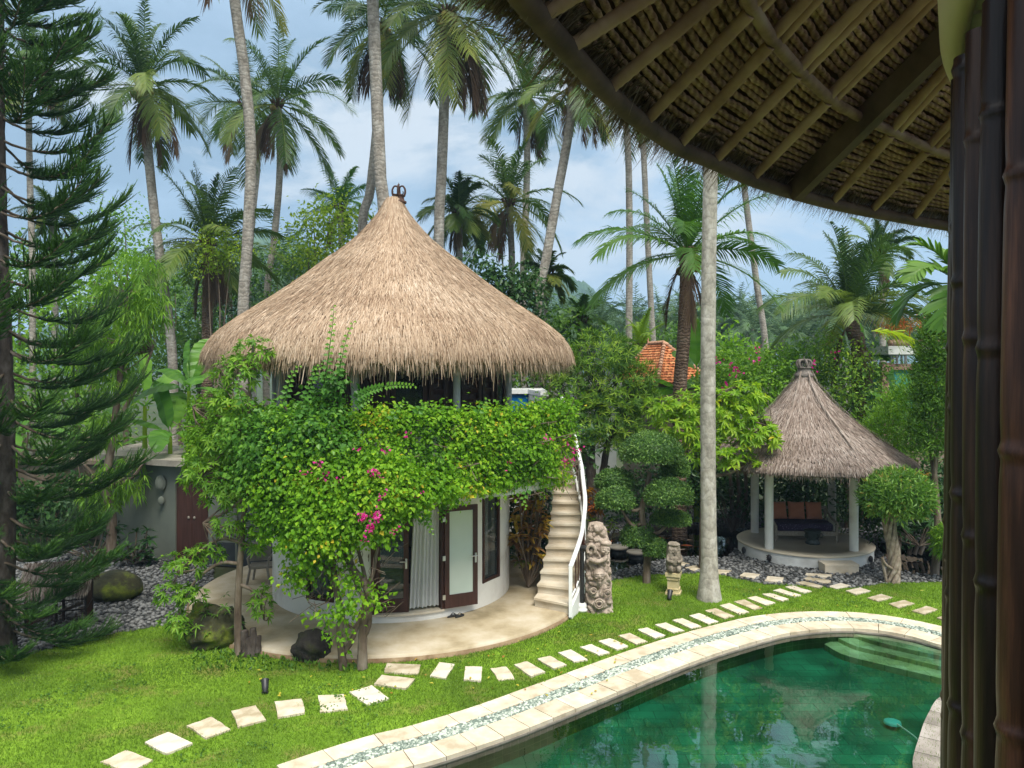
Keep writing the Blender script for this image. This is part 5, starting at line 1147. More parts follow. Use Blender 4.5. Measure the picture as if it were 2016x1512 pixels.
for k in range(-5, 48):
    a = a0 - .03 + k * .056; c = pol(RCr - .032, a, 0, RCc); r_ = .037 + .004 * (k % 3)
    zt = H + .85; zb = H - 2.7; z = np.arange(zb, zt, .01); nodes = np.arange(zb + .1 + .17 * ((k * 5) % 7), zt, .50 + .04 * (k % 3))
    dz = np.min(np.abs(z[:, None] - nodes[None]), 1); rr = r_ * (1 + .15 * np.exp(-(dz / .012) ** 2) - .07 * np.exp(-(dz / .05) ** 2))
    bow = .006 * np.sin(z * 1.3 + k)
    mb = MB(); tube(mb, np.c_[c[0] + bow + .012 * (z - H), np.full(len(z), c[1]), z], rr, 20, t=R.random()); mb.build('pole', bm_, sc_b)
# ================================================================== palms
SIDE = lambda T: nrm(np.cross(T, [0, 0, 1.]))
def frond(mb, base, az, el, L, droop, nl=44, ll=.8, lw=.045, hang=.35, roll=0.0, t=(.2, .6), bare=.14, stiff=.62, nseg=2):
    n = 18; d = np.array([math.cos(el) * math.cos(az), math.cos(el) * math.sin(az), math.sin(el)]); p = np.array(base, float); pts = [p.copy()]
    for i in range(n - 1):
        d = nrm(d + np.array([0, 0, -1.]) * droop * (i + 3) / n / n * 2.0); p = p + d * L / (n - 1); pts.append(p.copy())
    pts = np.array(pts); T = nrm(np.gradient(pts, axis=0))
    tube(mb, pts, np.linspace(.032, .006, n) * max(.6, L / 3.5), 4, t=t[1] * .9, cap=False)
    u = np.repeat(np.linspace(bare, 1, nl), 2) + R.normal(0, .004, nl * 2); u = np.clip(u, bare, 1); sg = np.tile([-1., 1.], nl)
    P0 = np.stack([np.interp(u, np.linspace(0, 1, n), pts[:, k]) for k in range(3)], -1); TT = nrm(np.stack([np.interp(u, np.linspace(0, 1, n), T[:, k]) for k in range(3)], -1))
    hs_ = np.array([-math.sin(az), math.cos(az), 0]); S_ = nrm(np.cross(TT, np.cross(hs_, TT))); Up = nrm(np.cross(hs_ * np.ones_like(TT), TT)) * -1; Up = np.where(Up[:, 2:3] < 0, -Up, Up)
    cr, sr = math.cos(roll), math.sin(roll); S_, Up = S_ * cr + Up * sr, Up * cr - S_ * sr
    D = nrm(S_ * sg[:, None] * stiff + TT * (.35 + .5 * u[:, None]) + Up * .22 + R.normal(0, .06, P0.shape))
    Wd = nrm(TT - D * np.sum(TT * D, 1, keepdims=True) + Up * sg[:, None] * .25)
    Ls = ll * np.interp(u, [bare, .3, .6, .85, 1], [.55, 1, 1, .7, .35]) * R.uniform(.85, 1.1, len(u))
    strips(mb, P0, D, Wd, Ls, lw * R.uniform(.8, 1.2, len(u)), nseg, hang * R.uniform(.7, 1.3, len(u)), BLADE, np.clip(R.uniform(t[0], t[1]) + R.normal(0, .07, len(u)), 0, 1))
def crown_fronds(c, parent, n, L, seed, mat, elmax=84, elmin=-48, droop=1.15, dead=3, ll=.8, lw=.042, nl=54, hang=.45, azr=None, name='frond'):
    g = random.Random(seed)
    for i in range(n):
        f = (i + .5) / n; el = rad(elmax + (elmin - elmax) * f ** 1.15 + g.uniform(-7, 7)); az = i * 2.39996 + seed + g.uniform(-.2, .2)
        if azr: az = g.uniform(*azr)
        mb = MB(); ageT = (.05, .45) if f < .55 else (.25, .75)
        if g.random() < .12 and f > .5: ageT = (.75, 1.0)
        frond(mb, c, az, el, L * g.uniform(.85, 1.1) * (.9 if f < .15 else 1), droop * g.uniform(.75, 1.3), nl, ll, lw, hang * g.uniform(.7, 1.4), g.uniform(-.5, .5), ageT)
        mb.build(name, mat, parent)
    for i in range(dead):
        mb = MB(); frond(mb, c + np.array([0, 0, -.15]), g.uniform(0, 6.28), rad(g.uniform(-70, -35)), L * g.uniform(.55, .9), 2.2, int(nl * .6), ll * .7, lw, 1.0, g.uniform(-1, 1), (.2, .8), stiff=.35)
        o = mb.build('dead_frond', M['deadfrond'], parent); o['label'] = 'brown dead hanging frond'
def palm(label, d, pts, w_px, crown=None, mat='palmtrunk', group='tall coconut palms', flare=1.5, name='coconut_palm', base_y=None):
    """pts: pixels up the trunk, lowest first, all at distance d; crown = dict for crown_fronds"""
    b = np.array([P(pts[0][0], 0, d)[0], d, 0.0]); t = thing(name, label, 'palm tree', b, group)
    line = [b] + [P(x, y, d) for x, y in pts]; line = curve(np.array(line), 60); r0 = w_px / 2 / F * d; h = np.linspace(0, 1, 60)
    rr = r0 * (1 + (flare - 1) * np.exp(-line[:, 2] / .45) + .12 * (1 - h)) * (1 + R.normal(0, .012, 60)); rr[-4:] *= [1.05, 1.15, 1.2, 1.0]
    mb = MB(); tube(mb, line, rr, 14); mb.build('trunk', M[mat], t)
    if crown:
        c = line[-1]; cr = dict(crown); k = cr.pop('nuts', 0); L = cr.pop('L') / F * d; m = M[cr.pop('m', 'frond')]
        crown_fronds(c, t, cr.pop('n', 22), L, cr.pop('seed', 1), m, ll=L * cr.pop('llr', .25), **cr)
        mb = MB()
        for q in range(14):
            a = q * 2.4; tube(mb, curve([c + [0, 0, -.35], c + [.16 * math.cos(a), .16 * math.sin(a), -.1], c + [.3 * math.cos(a), .3 * math.sin(a), .18]], 6), np.linspace(.07, .04, 6) * r0 / .15, 5)
        mb.build('crown_shaft', M['deadfrond'], t)
        for q in range(k):
            a = R.uniform(0, 6.28); mb = MB(); blob(mb, c + [math.cos(a) * R.uniform(.2, .36), math.sin(a) * R.uniform(.2, .36), R.uniform(-.55, -.15)], np.array([.12, .12, .15]) * R.uniform(.85, 1.1), 2, t=R.random()); mb.build('coconut', M['coconut'], t)
    return t
palm('coconut palm with a full crown of coconuts standing clear of the pine', 27, [(340, 720), (322, 560), (304, 420), (290, 280), (283, 170)], 17, dict(L=165, n=24, seed=3, nuts=12, dead=5, droop=1.2, elmax=88))
palm('tall bare ringed palm trunk rising left of the villa roof out of the picture', 25.5, [(478, 640), (487, 480), (494, 300), (482, 150), (462, 0), (452, -120)], 20, dict(L=190, n=16, seed=8, dead=3, nl=30))
palm('leaning coconut palm whose crown stands alone against the sky before the clouds', 33, [(525, 600), (540, 470), (551, 330), (547, 205)], 12.5, dict(L=165, n=22, seed=5, nuts=4, dead=5))
palm('coconut palm half hidden behind the leaning one, crown peeking out', 38, [(490, 560), (499, 420), (507, 300), (480, 205)], 10, dict(L=130, n=18, seed=15, nuts=3, dead=4))
palm('tall pale palm trunk crossing another trunk just behind the roof crown', 23.5, [(757, 470), (749, 350), (744, 240), (738, 100), (732, -40), (728, -170)], 23, dict(L=200, n=18, seed=2, dead=4, nl=32))
palm('darker palm crossing behind the pale trunk, brown drooping crown above', 29, [(712, 480), (728, 380), (742, 250), (750, 120), (752, 50)], 17, dict(L=165, n=18, seed=9, nuts=6, dead=9, elmax=50, elmin=-60, droop=1.5))
palm('tall palm with a heavy coconut crown right over the villa roof', 26.5, [(864, 490), (869, 350), (874, 220), (878, 90), (880, 25)], 19.5, dict(L=215, n=24, seed=6, nuts=14, dead=8, elmax=60, droop=1.25))
palm('slim coconut palm with a coconut crown left of the leaning trunk by the eave', 35, [(1030, 560), (1035, 420), (1038, 300), (1036, 190)], 13, dict(L=135, n=22, seed=12, nuts=6, dead=5))
palm('strongly leaning palm trunk beside the right slope of the villa roof', 26, [(1056, 640), (1077, 500), (1098, 380), (1118, 270), (1131, 165)], 18, dict(L=150, n=20, seed=4, nuts=3, dead=4))
palm('straight slim palm trunk in front of the tiled house, crown behind the eave', 37, [(1238, 700), (1239, 560), (1239, 420), (1236, 290), (1226, 190)], 12.5, dict(L=130, n=18, seed=17, dead=3, nl=30))
palm('thinnest palm trunk of the pair before the tiled house, bending right at the foot', 41, [(1288, 730), (1281, 590), (1274, 450), (1268, 320), (1264, 200)], 11, dict(L=110, n=12, seed=19, dead=2, nl=26))
palm('broad young coconut palm with green nuts and wide fronds in front of the tiled house', 23.5, [(1338, 790), (1345, 680), (1350, 590), (1352, 500)], 25, dict(L=215, n=26, seed=21, nuts=9, dead=3, m='frondbright', droop=.95, elmax=86, elmin=-8), mat='brownpalm', flare=1.1)
palm('big pale lichen-covered palm trunk standing on the lawn by the stone statue', 17.45, [(1396, 1100), (1394, 900), (1394, 700), (1396, 500), (1399, 330), (1401, 150), (1400, -60)], 27, dict(L=260, n=16, seed=23, dead=2, nl=30), mat='paletrunk', flare=1.75)
palm('slim palm trunk leaning behind the broad young palm near the far mountain', 39, [(1508, 700), (1490, 560), (1474, 440), (1462, 340), (1452, 250)], 11.5, dict(L=120, n=14, seed=27, dead=3, nl=28))
palm('bushy coconut palm with silvery arching fronds above the pavilion bushes', 25.5, [(1690, 700), (1682, 660), (1672, 620)], 27, dict(L=190, n=28, seed=31, nuts=0, dead=2, elmax=86, elmin=2, droop=1.05), mat='brownpalm', flare=1.1)
palm('small palm crown peeking over the silvery palm near the bamboo', 32, [(1738, 640), (1736, 560), (1732, 500)], 11, dict(L=90, n=20, seed=33, dead=1, elmin=-30))
palm('full feathery palm with upright fronds between the pine and the villa roof', 28, [(408, 640), (410, 560), (410, 480)], 20, dict(L=165, n=30, seed=35, dead=5, elmin=-22, droop=.9), mat='brownpalm')
palm('pale palm trunk seen through the pine branches', 29, [(64, 560), (60, 400), (57, 250), (58, 120)], 11, dict(L=150, n=20, seed=37, nuts=3, dead=3))
palm('young palm crown low behind the pine', 33, [(108, 560), (106, 470), (105, 425)], 12, dict(L=85, n=18, seed=39, dead=1))
palm('pale green palm crown just behind the yellow green tree by the villa roof', 36, [(672, 600), (672, 480), (670, 410)], 12, dict(L=95, n=18, seed=41, dead=1, elmin=-20, m='frondbright'))
palm('dark dense palm crown right behind the villa roof slope', 28.5, [(905, 560), (905, 480), (903, 420)], 12, dict(L=85, n=26, seed=43, dead=3, llr=.34, elmin=-45))
palm('palm with long arching fronds between the two trunks right of the roof crown', 31, [(1008, 560), (1006, 470), (1002, 400)], 13, dict(L=140, n=24, seed=45, dead=2))
palm('small dark palm crown leaning over the right edge of the villa roof', 28, [(1074, 640), (1075, 580), (1076, 540)], 8, dict(L=62, n=22, seed=47, dead=2, llr=.36))
palm('little areca palm sticking out above the podocarp tree', 27, [(1141, 700), (1142, 660), (1143, 632)], 10, dict(L=60, n=16, seed=49, dead=0, llr=.34, m='mid', elmin=-20))
palm('low palm with yellowing fronds beside the tiled roof', 33, [(1262, 720), (1262, 700), (1261, 684)], 9, dict(L=75, n=16, seed=51, dead=0, m='yellowgreen', elmin=-15))
# big-leaved palm next to the bamboo
c = P(1893, 560, 15.5); t = thing('fan_leaf_palm', 'areca palm with broad glossy leaflets close to the bamboo screen', 'palm tree', (c[0], 15.5, 0))
mb = MB(); tube(mb, curve([[c[0], 15.5, 0], [c[0] - .05, 15.5, 4], c], 20), .07, 10); mb.build('trunk', M['mid'], t)
for az, el, L, dr in ((3.0, 62, 1.35, 1.2), (3.5, 35, 1.45, 1.3), (2.8, 12, 1.45, 1.9), (3.9, -5, 1.45, 1.7), (2.4, 45, 1.3, 1.3), (4.6, 30, 1.3, 1.5), (.3, 40, 1.4, 1.4), (1.2, 60, 1.3, 1.3), (5.5, 40, 1.4, 1.4), (3.2, 80, 1.3, .8)):
    mb = MB(); frond(mb, c, az, rad(el), L, dr, 17, .62, .10, .25, R.uniform(-.3, .3), (.2, .75), bare=.25, nseg=3); mb.build('frond', M['frondbright'], t)
mb = MB(); cc2 = P(1716, 652, 22); frond(mb, cc2, rad(2), rad(8), 1.75, 1.6, 40, .95, .05, 1.0, .3, (.45, .9), bare=.03, stiff=.25)
tag(mb.build('fallen_frond', M['yellowgreen'], origin=cc2), 'yellowing palm frond hanging across the teal house', 'palm frond')
# far grove
protos = []
for s in range(3):
    t = thing('far_palm', 'hazy coconut palm in the far grove under the hills', 'palm tree', (0, 0, 0), 'far palm grove'); mb = MB(); hgt = 9.0
    tube(mb, curve([[0, 0, 0], [.3 * (s - 1), 0, hgt * .5], [.5 * (s - 1), 0, hgt]], 12), np.linspace(.22, .13, 12), 7); mb.build('trunk', M['palmtrunk'], t)
    mb = MB(); g = random.Random(s)
    for i in range(20): frond(mb, (.5 * (s - 1), 0, hgt), i * 2.4, rad(80 - 115 * i / 20), 3.4 * g.uniform(.8, 1.1), 1.2, 18, .95, .13, .5, g.uniform(-.4, .4), (.1, .9), nseg=1)
    mb.build('crown', M['hazyfrond'], t); protos.append(t)
g = random.Random(11); first = True; k = 0
for px in list(range(1068, 1790, 13)) + list(range(1075, 1780, 19)) + [395, 430, 455, 500, 560, 590]:
    d = g.uniform(62, 135) if px > 900 else g.uniform(60, 80); X = (px - CX) / F * d; ytop = g.uniform(598, 652) if px > 900 else g.uniform(500, 560)
    if 1185 < px < 1340: ytop += 12
    hh = P(0, ytop + 18, d)[2]; s = hh / 9.0
    if k < 3: o = protos[k]; o.location = (X, d, 0); o.scale = (s,) * 3; o.rotation_euler.z = g.uniform(0, 6)
    else: dup(protos[k % 3], (X, d, 0), g.uniform(0, 6), s)
    k += 1
mb = MB(); blobs = []
for px in range(1020, 1840, 26):
    d = g.uniform(75, 150); blobs.append((P(px, g.uniform(655, 690), d), (d * .022, d * .02, d * .022)))
foliage(mb, blobs, 7000, .9, .5, 10, 1.0); tag(mb.build('far_wood', M['hazyfrond']), 'hazy far-off wood below the hills', 'wood', kind='stuff')

# ================================================================== hills
def hill(name, label, prof, d, depth, mat, amp):
    xs = np.linspace(prof[0][0], prof[-1][0], 160); px = np.array(prof, float); hz = (CY - np.interp(xs, px[:, 0], px[:, 1])) / F * d + H
    ys = np.linspace(-1, 1, 40); Xg, Yg = np.meshgrid((xs - CX) / F * d, d + ys * depth, indexing='xy'); bell = np.cos(ys * math.pi / 2)[:, None] ** .8
    Z = hz[None] * bell; V = np.stack([Xg, Yg, Z], -1).reshape(-1, 3); V[:, 2] += np.abs(fbm(V, 31, 5, 18 / d)) * amp * np.repeat(bell[:, 0], 160) + R.normal(0, amp * .12, len(V))
    i, j = np.meshgrid(np.arange(39), np.arange(159), indexing='ij'); mb = MB(); mb.add(V, np.stack([i * 160 + j, i * 160 + j + 1, (i + 1) * 160 + j + 1, (i + 1) * 160 + j], -1).reshape(-1, 4))
    o = mb.build(name, mat); tag(o, kind='structure'); return o
hm = solid('forested hill', [(.012, .035, .012), (.03, .075, .022), (.06, .11, .03)], .06, .95, .8, 2.0, .25)
hill('hill', '', [(960, 700), (1010, 590), (1060, 562), (1100, 548), (1122, 551), (1150, 566), (1180, 598), (1215, 630), (1260, 660), (1330, 700)], 700, 160, hm, 7)
hill('hill', '', [(180, 640), (330, 540), (430, 486), (500, 468), (545, 464), (600, 480), (680, 540), (760, 640)], 700, 160, hm, 7)
hill('mountain', '', [(1290, 690), (1380, 640), (1430, 612), (1470, 600), (1520, 592), (1580, 586), (1640, 596), (1720, 622), (1820, 650), (2000, 690)], 1500, 220, hm, 9)
hz = MB(); box(hz, [0, 1330, 85], (2600, 2720, 174)); hm_, nt, b, out = _mat('haze'); nt.nodes.remove(b)
pv = nt.nodes.new('ShaderNodeVolumePrincipled'); pv.inputs['Density'].default_value = .0006; pv.inputs['Color'].default_value = (.5, .74, 1, 1); pv.inputs['Anisotropy'].default_value = .1
nt.links.new(pv.outputs[0], out.inputs['Volume']); ho = hz.build('haze', hm_); tag(ho, 'pale bluish haze between the garden and the hills', 'haze', kind='stuff')

# ================================================================== the big pine
PX = P(0, 0, 14)[0]; pine = thing('norfolk_pine', 'large dark pine with upswept comb-like branches at the edge of the garden', 'pine tree', (PX, 14, 0))
mb = MB(); zz = np.linspace(0, 14.5, 60); tube(mb, np.c_[PX + .05 * np.sin(zz * .5), np.full(60, 14.), zz], np.interp(zz, [0, .4, 5, 10, 14.5], [.30, .23, .19, .12, .03]), 14, rough=.04); mb.build('trunk', M['darkbark'], pine)
g = random.Random(5); nb = 0
def pine_branch(z, az, L, e0, lift):
    mb = MB(); n = 22; u = np.linspace(0, 1, n); hd = np.array([math.cos(az), math.sin(az), 0]); up = np.array([0, 0, 1.])
    pts = np.array([PX, 14, z]) + hd * (L * u)[:, None] + up * (L * (e0 * u - g.uniform(.2, .34) * u * (1 - u) * 2 + lift * u ** 3))[:, None]
    pts += np.cross(hd, up) * (.06 * L * np.sin(u * 3 + z))[:, None] + R.normal(0, .006, pts.shape)
    tube(mb, pts, np.linspace(.028, .007, n), 6, m=1, cap=False); T = nrm(np.gradient(pts, axis=0)); S = np.cross(T, up)
    k = g.randint(42, 54); q = np.repeat(np.linspace(.26, 1.0, k), 2) + R.normal(0, .012, 2 * k); q = np.clip(q, .2, 1); sg = np.tile([-1., 1.], k); I = lambda A: np.stack([np.interp(q, u, A[:, c]) for c in range(3)], -1)
    keep = R.random(2 * k) > .08; q, sg = q[keep], sg[keep]; k2 = len(q)
    P0, TT, SS = I(pts), nrm(I(T)), nrm(I(S)); ln = .60 * np.interp(q, [.26, .5, .8, 1], [.45, 1, .9, .45]) * R.uniform(.6, 1.2, k2) * min(1.1, .35 + L / 3.0)
    D = nrm(SS * sg[:, None] * R.uniform(.25, .85, (k2, 1)) + TT * R.uniform(.5, .95, (k2, 1)) - up * R.uniform(0, .25, (k2, 1)) + R.normal(0, .08, P0.shape))
    tt = np.clip(.15 + .5 * (q - .3) * R.uniform(.2, 1.2, k2) + R.normal(0, .14, k2), 0, 1)
    Ws = nrm(np.cross(D, up)); lift_ = -R.uniform(.25, .65, k2); PR = lambda t_: np.interp(t_, [0, .2, .85, 1], [.5, 1, .8, .15])
    strips(mb, P0, D, Ws, ln, .024, 5, lift_, PR, tt); strips(mb, P0, D, nrm(np.cross(Ws, D)), ln, .024, 5, lift_, PR, tt)
    r_ = np.repeat(np.arange(k2), 34); s_ = R.uniform(.06, 1, len(r_)); base = P0[r_] + D[r_] * (ln[r_] * s_)[:, None] - up * (lift_[r_] * ln[r_] * s_ ** 2)[:, None]
    tg = nrm(D[r_] - up * (2 * lift_[r_] * s_)[:, None]); nd = nrm(tg * .9 + R.normal(0, .45, (len(r_), 3)) + up * .1)
    strips(mb, base, nd, perp(nd), R.uniform(.04, .08, len(r_)), .011, 1, -.1, BLADE, np.clip(tt[r_] + .35 * (s_ - .5), 0, 1))
    return mb
for wv in range(33):
    z = .6 + wv * .42 - max(0, wv - 24) * .03
    for q in range(3):
        az = rad(-105 + 72 * q + (wv % 2) * 34) + g.uniform(-.3, .3)
        if nb >= 99: continue
        L = np.interp(z, [.7, 3, 6, 9, 12, 14.5], [1.7, 2.15, 2.4, 2.05, 1.7, .8]) * g.uniform(.72, 1.1); e0 = np.interp(z, [.7, 4, 8, 14], [-.26, -.08, -.02, .06]) + g.uniform(-.13, .13)
        pine_branch(z, az, L, e0, np.interp(z, [.7, 4, 8], [.05, .13, .14]) * g.uniform(.5, 1.6)).build('branch', [M['pine'], M['bark']], pine); nb += 1

# ================================================================== broadleaf trees
def tree(label, d, base_px, blobs_px, n, L, mat, W=None, trunk=.1, name='tree', cat='tree', group=None, barkm='bark', limbs=True, clump=10, cr=None, lo=.5, up=-.6, stems=1, droop=.25, dz=.7):
    bx = P(base_px, 0, d)[0]; t = thing(name, label, cat, (bx, d, 0), group); bl = []
    for (x, y, rx, ry, *o) in blobs_px:
        dd = d + (o[0] if o else 0); bl.append((P(x, y, dd), (rx / F * dd, rx / F * dd * dz, ry / F * dd)))
    mb = MB(); foliage(mb, bl, n, L, W, clump, cr, lo, up, droop); mb.build('crown', M[mat], t)
    mb = MB(); top = np.mean([b[0] for b in bl], 0)
    for s in range(stems):
        o = np.array([(s - (stems - 1) / 2) * trunk * 3.0, 0, 0]); fork = np.array([bx, d, max(.4, bl[0][0][2] * .45)]) + o * 1.5
        tube(mb, curve([np.array([bx, d, -.05]) + o, (np.array([bx, d, 0]) + o + fork) / 2 + [.08, 0, 0], fork], 14), np.linspace(trunk * 1.25, trunk * .8, 14), 9, rough=.05)
        if limbs:
            for c_, r_ in bl[s::stems]: tube(mb, curve([fork - [0, 0, .1], (fork + c_) / 2 + R.normal(0, .12, 3), c_ + [0, 0, r_[2] * .3]], 10), np.linspace(trunk * .6, trunk * .12, 10), 6, cap=False)
    mb.build('trunk', M[barkm], t); return t
BG = 'background trees'
tree('dark green tree far behind the pine tip near the picture edge', 36, 40, [(40, 560, 110, 90), (20, 690, 110, 110)], 1700, .34, 'mid', trunk=.16, group=BG)
tree('broad leafy green tree closing the gap behind the pine and the coconut trunk', 42, 180, [(150, 540, 120, 70), (270, 560, 100, 70), (60, 600, 120, 80), (330, 640, 100, 90)], 4200, .30, 'mid', trunk=.18, group=BG)
tree('light green lacy tree just right of the pine top', 37, 245, [(245, 445, 62, 55), (215, 500, 70, 70), (270, 520, 60, 60)], 1500, .20, 'bright', trunk=.13, group=BG)
tree('green tree between the coconut trunk and the feathery palm', 39, 350, [(345, 600, 80, 70), (330, 680, 90, 80), (300, 560, 60, 60)], 1700, .28, 'mid', trunk=.15, group=BG)
tree('dark tree under the feathery palm', 37, 450, [(455, 560, 60, 70), (440, 640, 75, 70)], 1500, .26, 'dark', trunk=.15, group=BG)
tree('yellowish fine-leaved shrub tree beside the feathery palm trunk', 26.5, 425, [(425, 480, 38, 26), (455, 505, 34, 22), (410, 520, 30, 22)], 900, .14, 'yellowgreen', trunk=.06, group=BG)
tree('olive tree with bare brown branches left of the villa roof', 33, 575, [(575, 520, 60, 50), (545, 570, 60, 60), (620, 545, 50, 55)], 1500, .2, 'mid', trunk=.12, group=BG, lo=.35)
tree('yellow green tree behind the left slope of the villa roof', 31, 640, [(650, 430, 46, 40), (618, 455, 42, 40), (690, 455, 45, 40), (655, 500, 70, 50), (605, 500, 40, 40)], 2400, .19, 'yellowgreen', trunk=.13, group=BG)
tree('dark green tree hugging the right slope of the villa roof', 25, 985, [(985, 580, 50, 40), (1030, 600, 42, 45), (940, 545, 40, 35), (1010, 560, 40, 30)], 2200, .2, 'dark', trunk=.13, group=BG)
tree('big leafy tree right under the villa eave end', 26, 1060, [(1060, 690, 60, 55), (1095, 670, 50, 50), (1030, 740, 60, 45)], 2200, .2, 'mid', trunk=.14, group=BG)
tree('dense tree behind the villa, seen left of the roof eave', 30, 380, [(390, 680, 80, 60), (340, 740, 80, 70), (420, 740, 70, 60)], 1700, .26, 'mid', trunk=.15, group=BG)
tree('green tree filling in behind the pine and the banana plants', 30, 150, [(150, 640, 110, 100), (90, 760, 120, 100), (200, 760, 90, 90)], 2600, .28, 'bright', trunk=.16, group=BG)
tree('dark tree low behind the pine by the garden wall', 26.5, 60, [(60, 850, 120, 80), (170, 860, 90, 70), (-40, 800, 100, 110)], 2600, .24, 'mid', trunk=.14, group=BG)
tree('broad green tree behind the tiled house', 46, 1290, [(1240, 690, 60, 35), (1320, 690, 70, 40), (1380, 680, 60, 45)], 1500, .36, 'mid', trunk=.2, group=BG)
tree('tall leafy bush right of the tiled house with banana-like leaves', 30, 1430, [(1430, 725, 50, 40), (1455, 715, 40, 35)], 1300, .26, 'bright', trunk=.12, group=BG)
HB = 'garden bushes behind the pavilion'
tree('bougainvillea bush with pink flowers behind the pale palm trunk', 25, 1450, [(1450, 750, 65, 52), (1500, 735, 60, 48), (1420, 790, 60, 60), (1490, 795, 70, 60)], 4800, .13, 'bright', W=.09, trunk=.06, cat='bush', name='bush', group=HB, stems=3)
tree('green bush behind the pavilion finial', 26.5, 1570, [(1560, 722, 66, 46), (1615, 712, 60, 48), (1540, 775, 60, 60), (1600, 765, 70, 70)], 4600, .14, 'bright', W=.08, trunk=.07, cat='bush', name='bush', group=HB, stems=3)
tree('bright bush on the right shoulder of the pavilion roof', 25, 1680, [(1670, 720, 60, 50), (1700, 770, 70, 60), (1660, 800, 60, 70), (1720, 840, 60, 60)], 4200, .14, 'rosette', W=.07, trunk=.07, cat='bush', name='bush', group=HB, stems=3)
tree('feathery yellow green conifer bush right of the pavilion roof', 21.5, 1765, [(1765, 860, 66, 70), (1800, 800, 50, 60), (1740, 920, 50, 45), (1700, 900, 40, 40)], 13000, .12, 'bright', W=.035, trunk=.08, cat='bush', name='conifer_bush', group=HB, droop=-.6, cr=.09)
tree('tall bright conifer beside the bamboo screen', 19.5, 1840, [(1840, 690, 34, 50), (1840, 760, 40, 70), (1835, 850, 46, 80), (1850, 640, 22, 40)], 15000, .12, 'mid', W=.035, trunk=.08, cat='bush', name='conifer_bush', group=HB, droop=-.7, cr=.09)
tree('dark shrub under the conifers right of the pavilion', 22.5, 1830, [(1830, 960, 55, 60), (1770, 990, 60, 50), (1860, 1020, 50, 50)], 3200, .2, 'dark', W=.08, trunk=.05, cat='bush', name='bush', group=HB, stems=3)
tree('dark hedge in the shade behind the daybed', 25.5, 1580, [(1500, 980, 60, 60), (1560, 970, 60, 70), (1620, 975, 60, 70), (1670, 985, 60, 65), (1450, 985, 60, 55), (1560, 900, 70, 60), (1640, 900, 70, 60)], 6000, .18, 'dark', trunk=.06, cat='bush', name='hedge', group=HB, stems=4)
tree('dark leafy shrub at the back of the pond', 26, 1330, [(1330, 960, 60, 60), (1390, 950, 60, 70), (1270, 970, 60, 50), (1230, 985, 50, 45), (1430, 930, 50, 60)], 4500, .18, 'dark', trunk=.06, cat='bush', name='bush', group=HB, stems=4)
c = P(1165, 900, 26.5); mb = MB(); box(mb, [c[0] + .1, 26.6, 1.6], (1.5, .2, 3.2)); tag(mb.build('boundary_wall', M['dirtywhite']), 'white boundary wall glimpsed behind the dark podocarp trunks', 'wall')
# trees with whorled leaves
def whorl_tree(label, d, base_px, limb_px, blobs_px, n, k, L, W, mat, trunk, name, spread=1.1, droop=.25, upw=.5, barkm='bark', cat='tree', seg=3):
    bx = P(base_px[0], 0, d)[0]; t = thing(name, label, cat, (bx, d, 0)); mb = MB(); C, A = [], []
    area = np.array([b[2] * b[3] for b in blobs_px], float); area /= area.sum()
    for (x, y, rx, ry, *o), f in zip(blobs_px, area):
        dd = d + (o[0] if o else 0); c, dr = blob_pts(P(x, y, dd), np.array([rx, rx * .75, ry]) / F * dd, int(n * f) + 1, .45, -.75); C.append(c); A.append(nrm(dr * .8 + [0, 0, upw] + R.normal(0, .25, dr.shape)))
    C, A = np.concatenate(C), np.concatenate(A); rosettes(mb, C, A, k, L, W, spread, droop, seg); mb.build('crown', M[mat], t)
    mb = MB()
    for lp_ in limb_px:
        pts = curve([[bx, d, -.05] if p == 'base' else P(p[0], p[1], d + (p[2] if len(p) > 2 else 0)) for p in lp_], 20); r0 = trunk if lp_[0] == 'base' else trunk * .5
        tube(mb, pts, np.linspace(r0, r0 * .35, 20), 8, rough=.04)
    # twigs to some whorls
    ends = [P(lp_[-1][0], lp_[-1][1], d) for lp_ in limb_px]
    for i in R.choice(len(C), min(len(C), 60), replace=False):
        e = ends[int(np.argmin([np.linalg.norm(C[i] - q) for q in ends]))]; tube(mb, curve([e, (e + C[i]) / 2 + R.normal(0, .05, 3), C[i]], 6), np.linspace(.018, .008, 6), 4, cap=False)
    mb.build('trunk', M[barkm], t); return t
whorl_tree('dense dark podocarp tree with starry leaf whorls between the villa and the tiled house', 22.3, (1172, 1000), [['base', (1168, 960), (1165, 880), (1180, 780)], ['base', (1185, 950), (1200, 860), (1230, 800)], ['base', (1160, 930), (1130, 850), (1120, 790)]],
           [(1185, 700, 75, 55), (1130, 770, 62, 70), (1215, 770, 75, 70), (1250, 740, 45, 35), (1180, 830, 85, 70), (1130, 860, 40, 50), (1225, 850, 55, 50), (1100, 720, 40, 45), (1270, 800, 35, 40)], 1500, 9, .24, .035, 'rosette', .17, 'podocarp_tree', 1.0, .1, .6, 'darkbark', seg=2)
whorl_tree('spreading frangipani tree with bright yellow green leaves behind the pale palm trunk', 20.0, (1384, 1100), [['base', (1384, 1000), (1386, 900), (1372, 840)], [(1386, 960), (1420, 900), (1470, 860), (1510, 840)], [(1386, 940), (1440, 930), (1490, 900)], [(1386, 900), (1340, 850), (1310, 810)], [(1386, 890), (1400, 830), (1410, 780)]],
           [(1380, 800, 60, 40), (1330, 840, 50, 35), (1310, 800, 40, 25), (1440, 820, 55, 45), (1490, 850, 50, 40), (1430, 890, 50, 40), (1500, 915, 35, 20), (1370, 880, 40, 35), (1460, 780, 50, 30)], 520, 10, .20, .06, 'frangi', .11, 'frangipani_tree', 1.15, .3, .6)
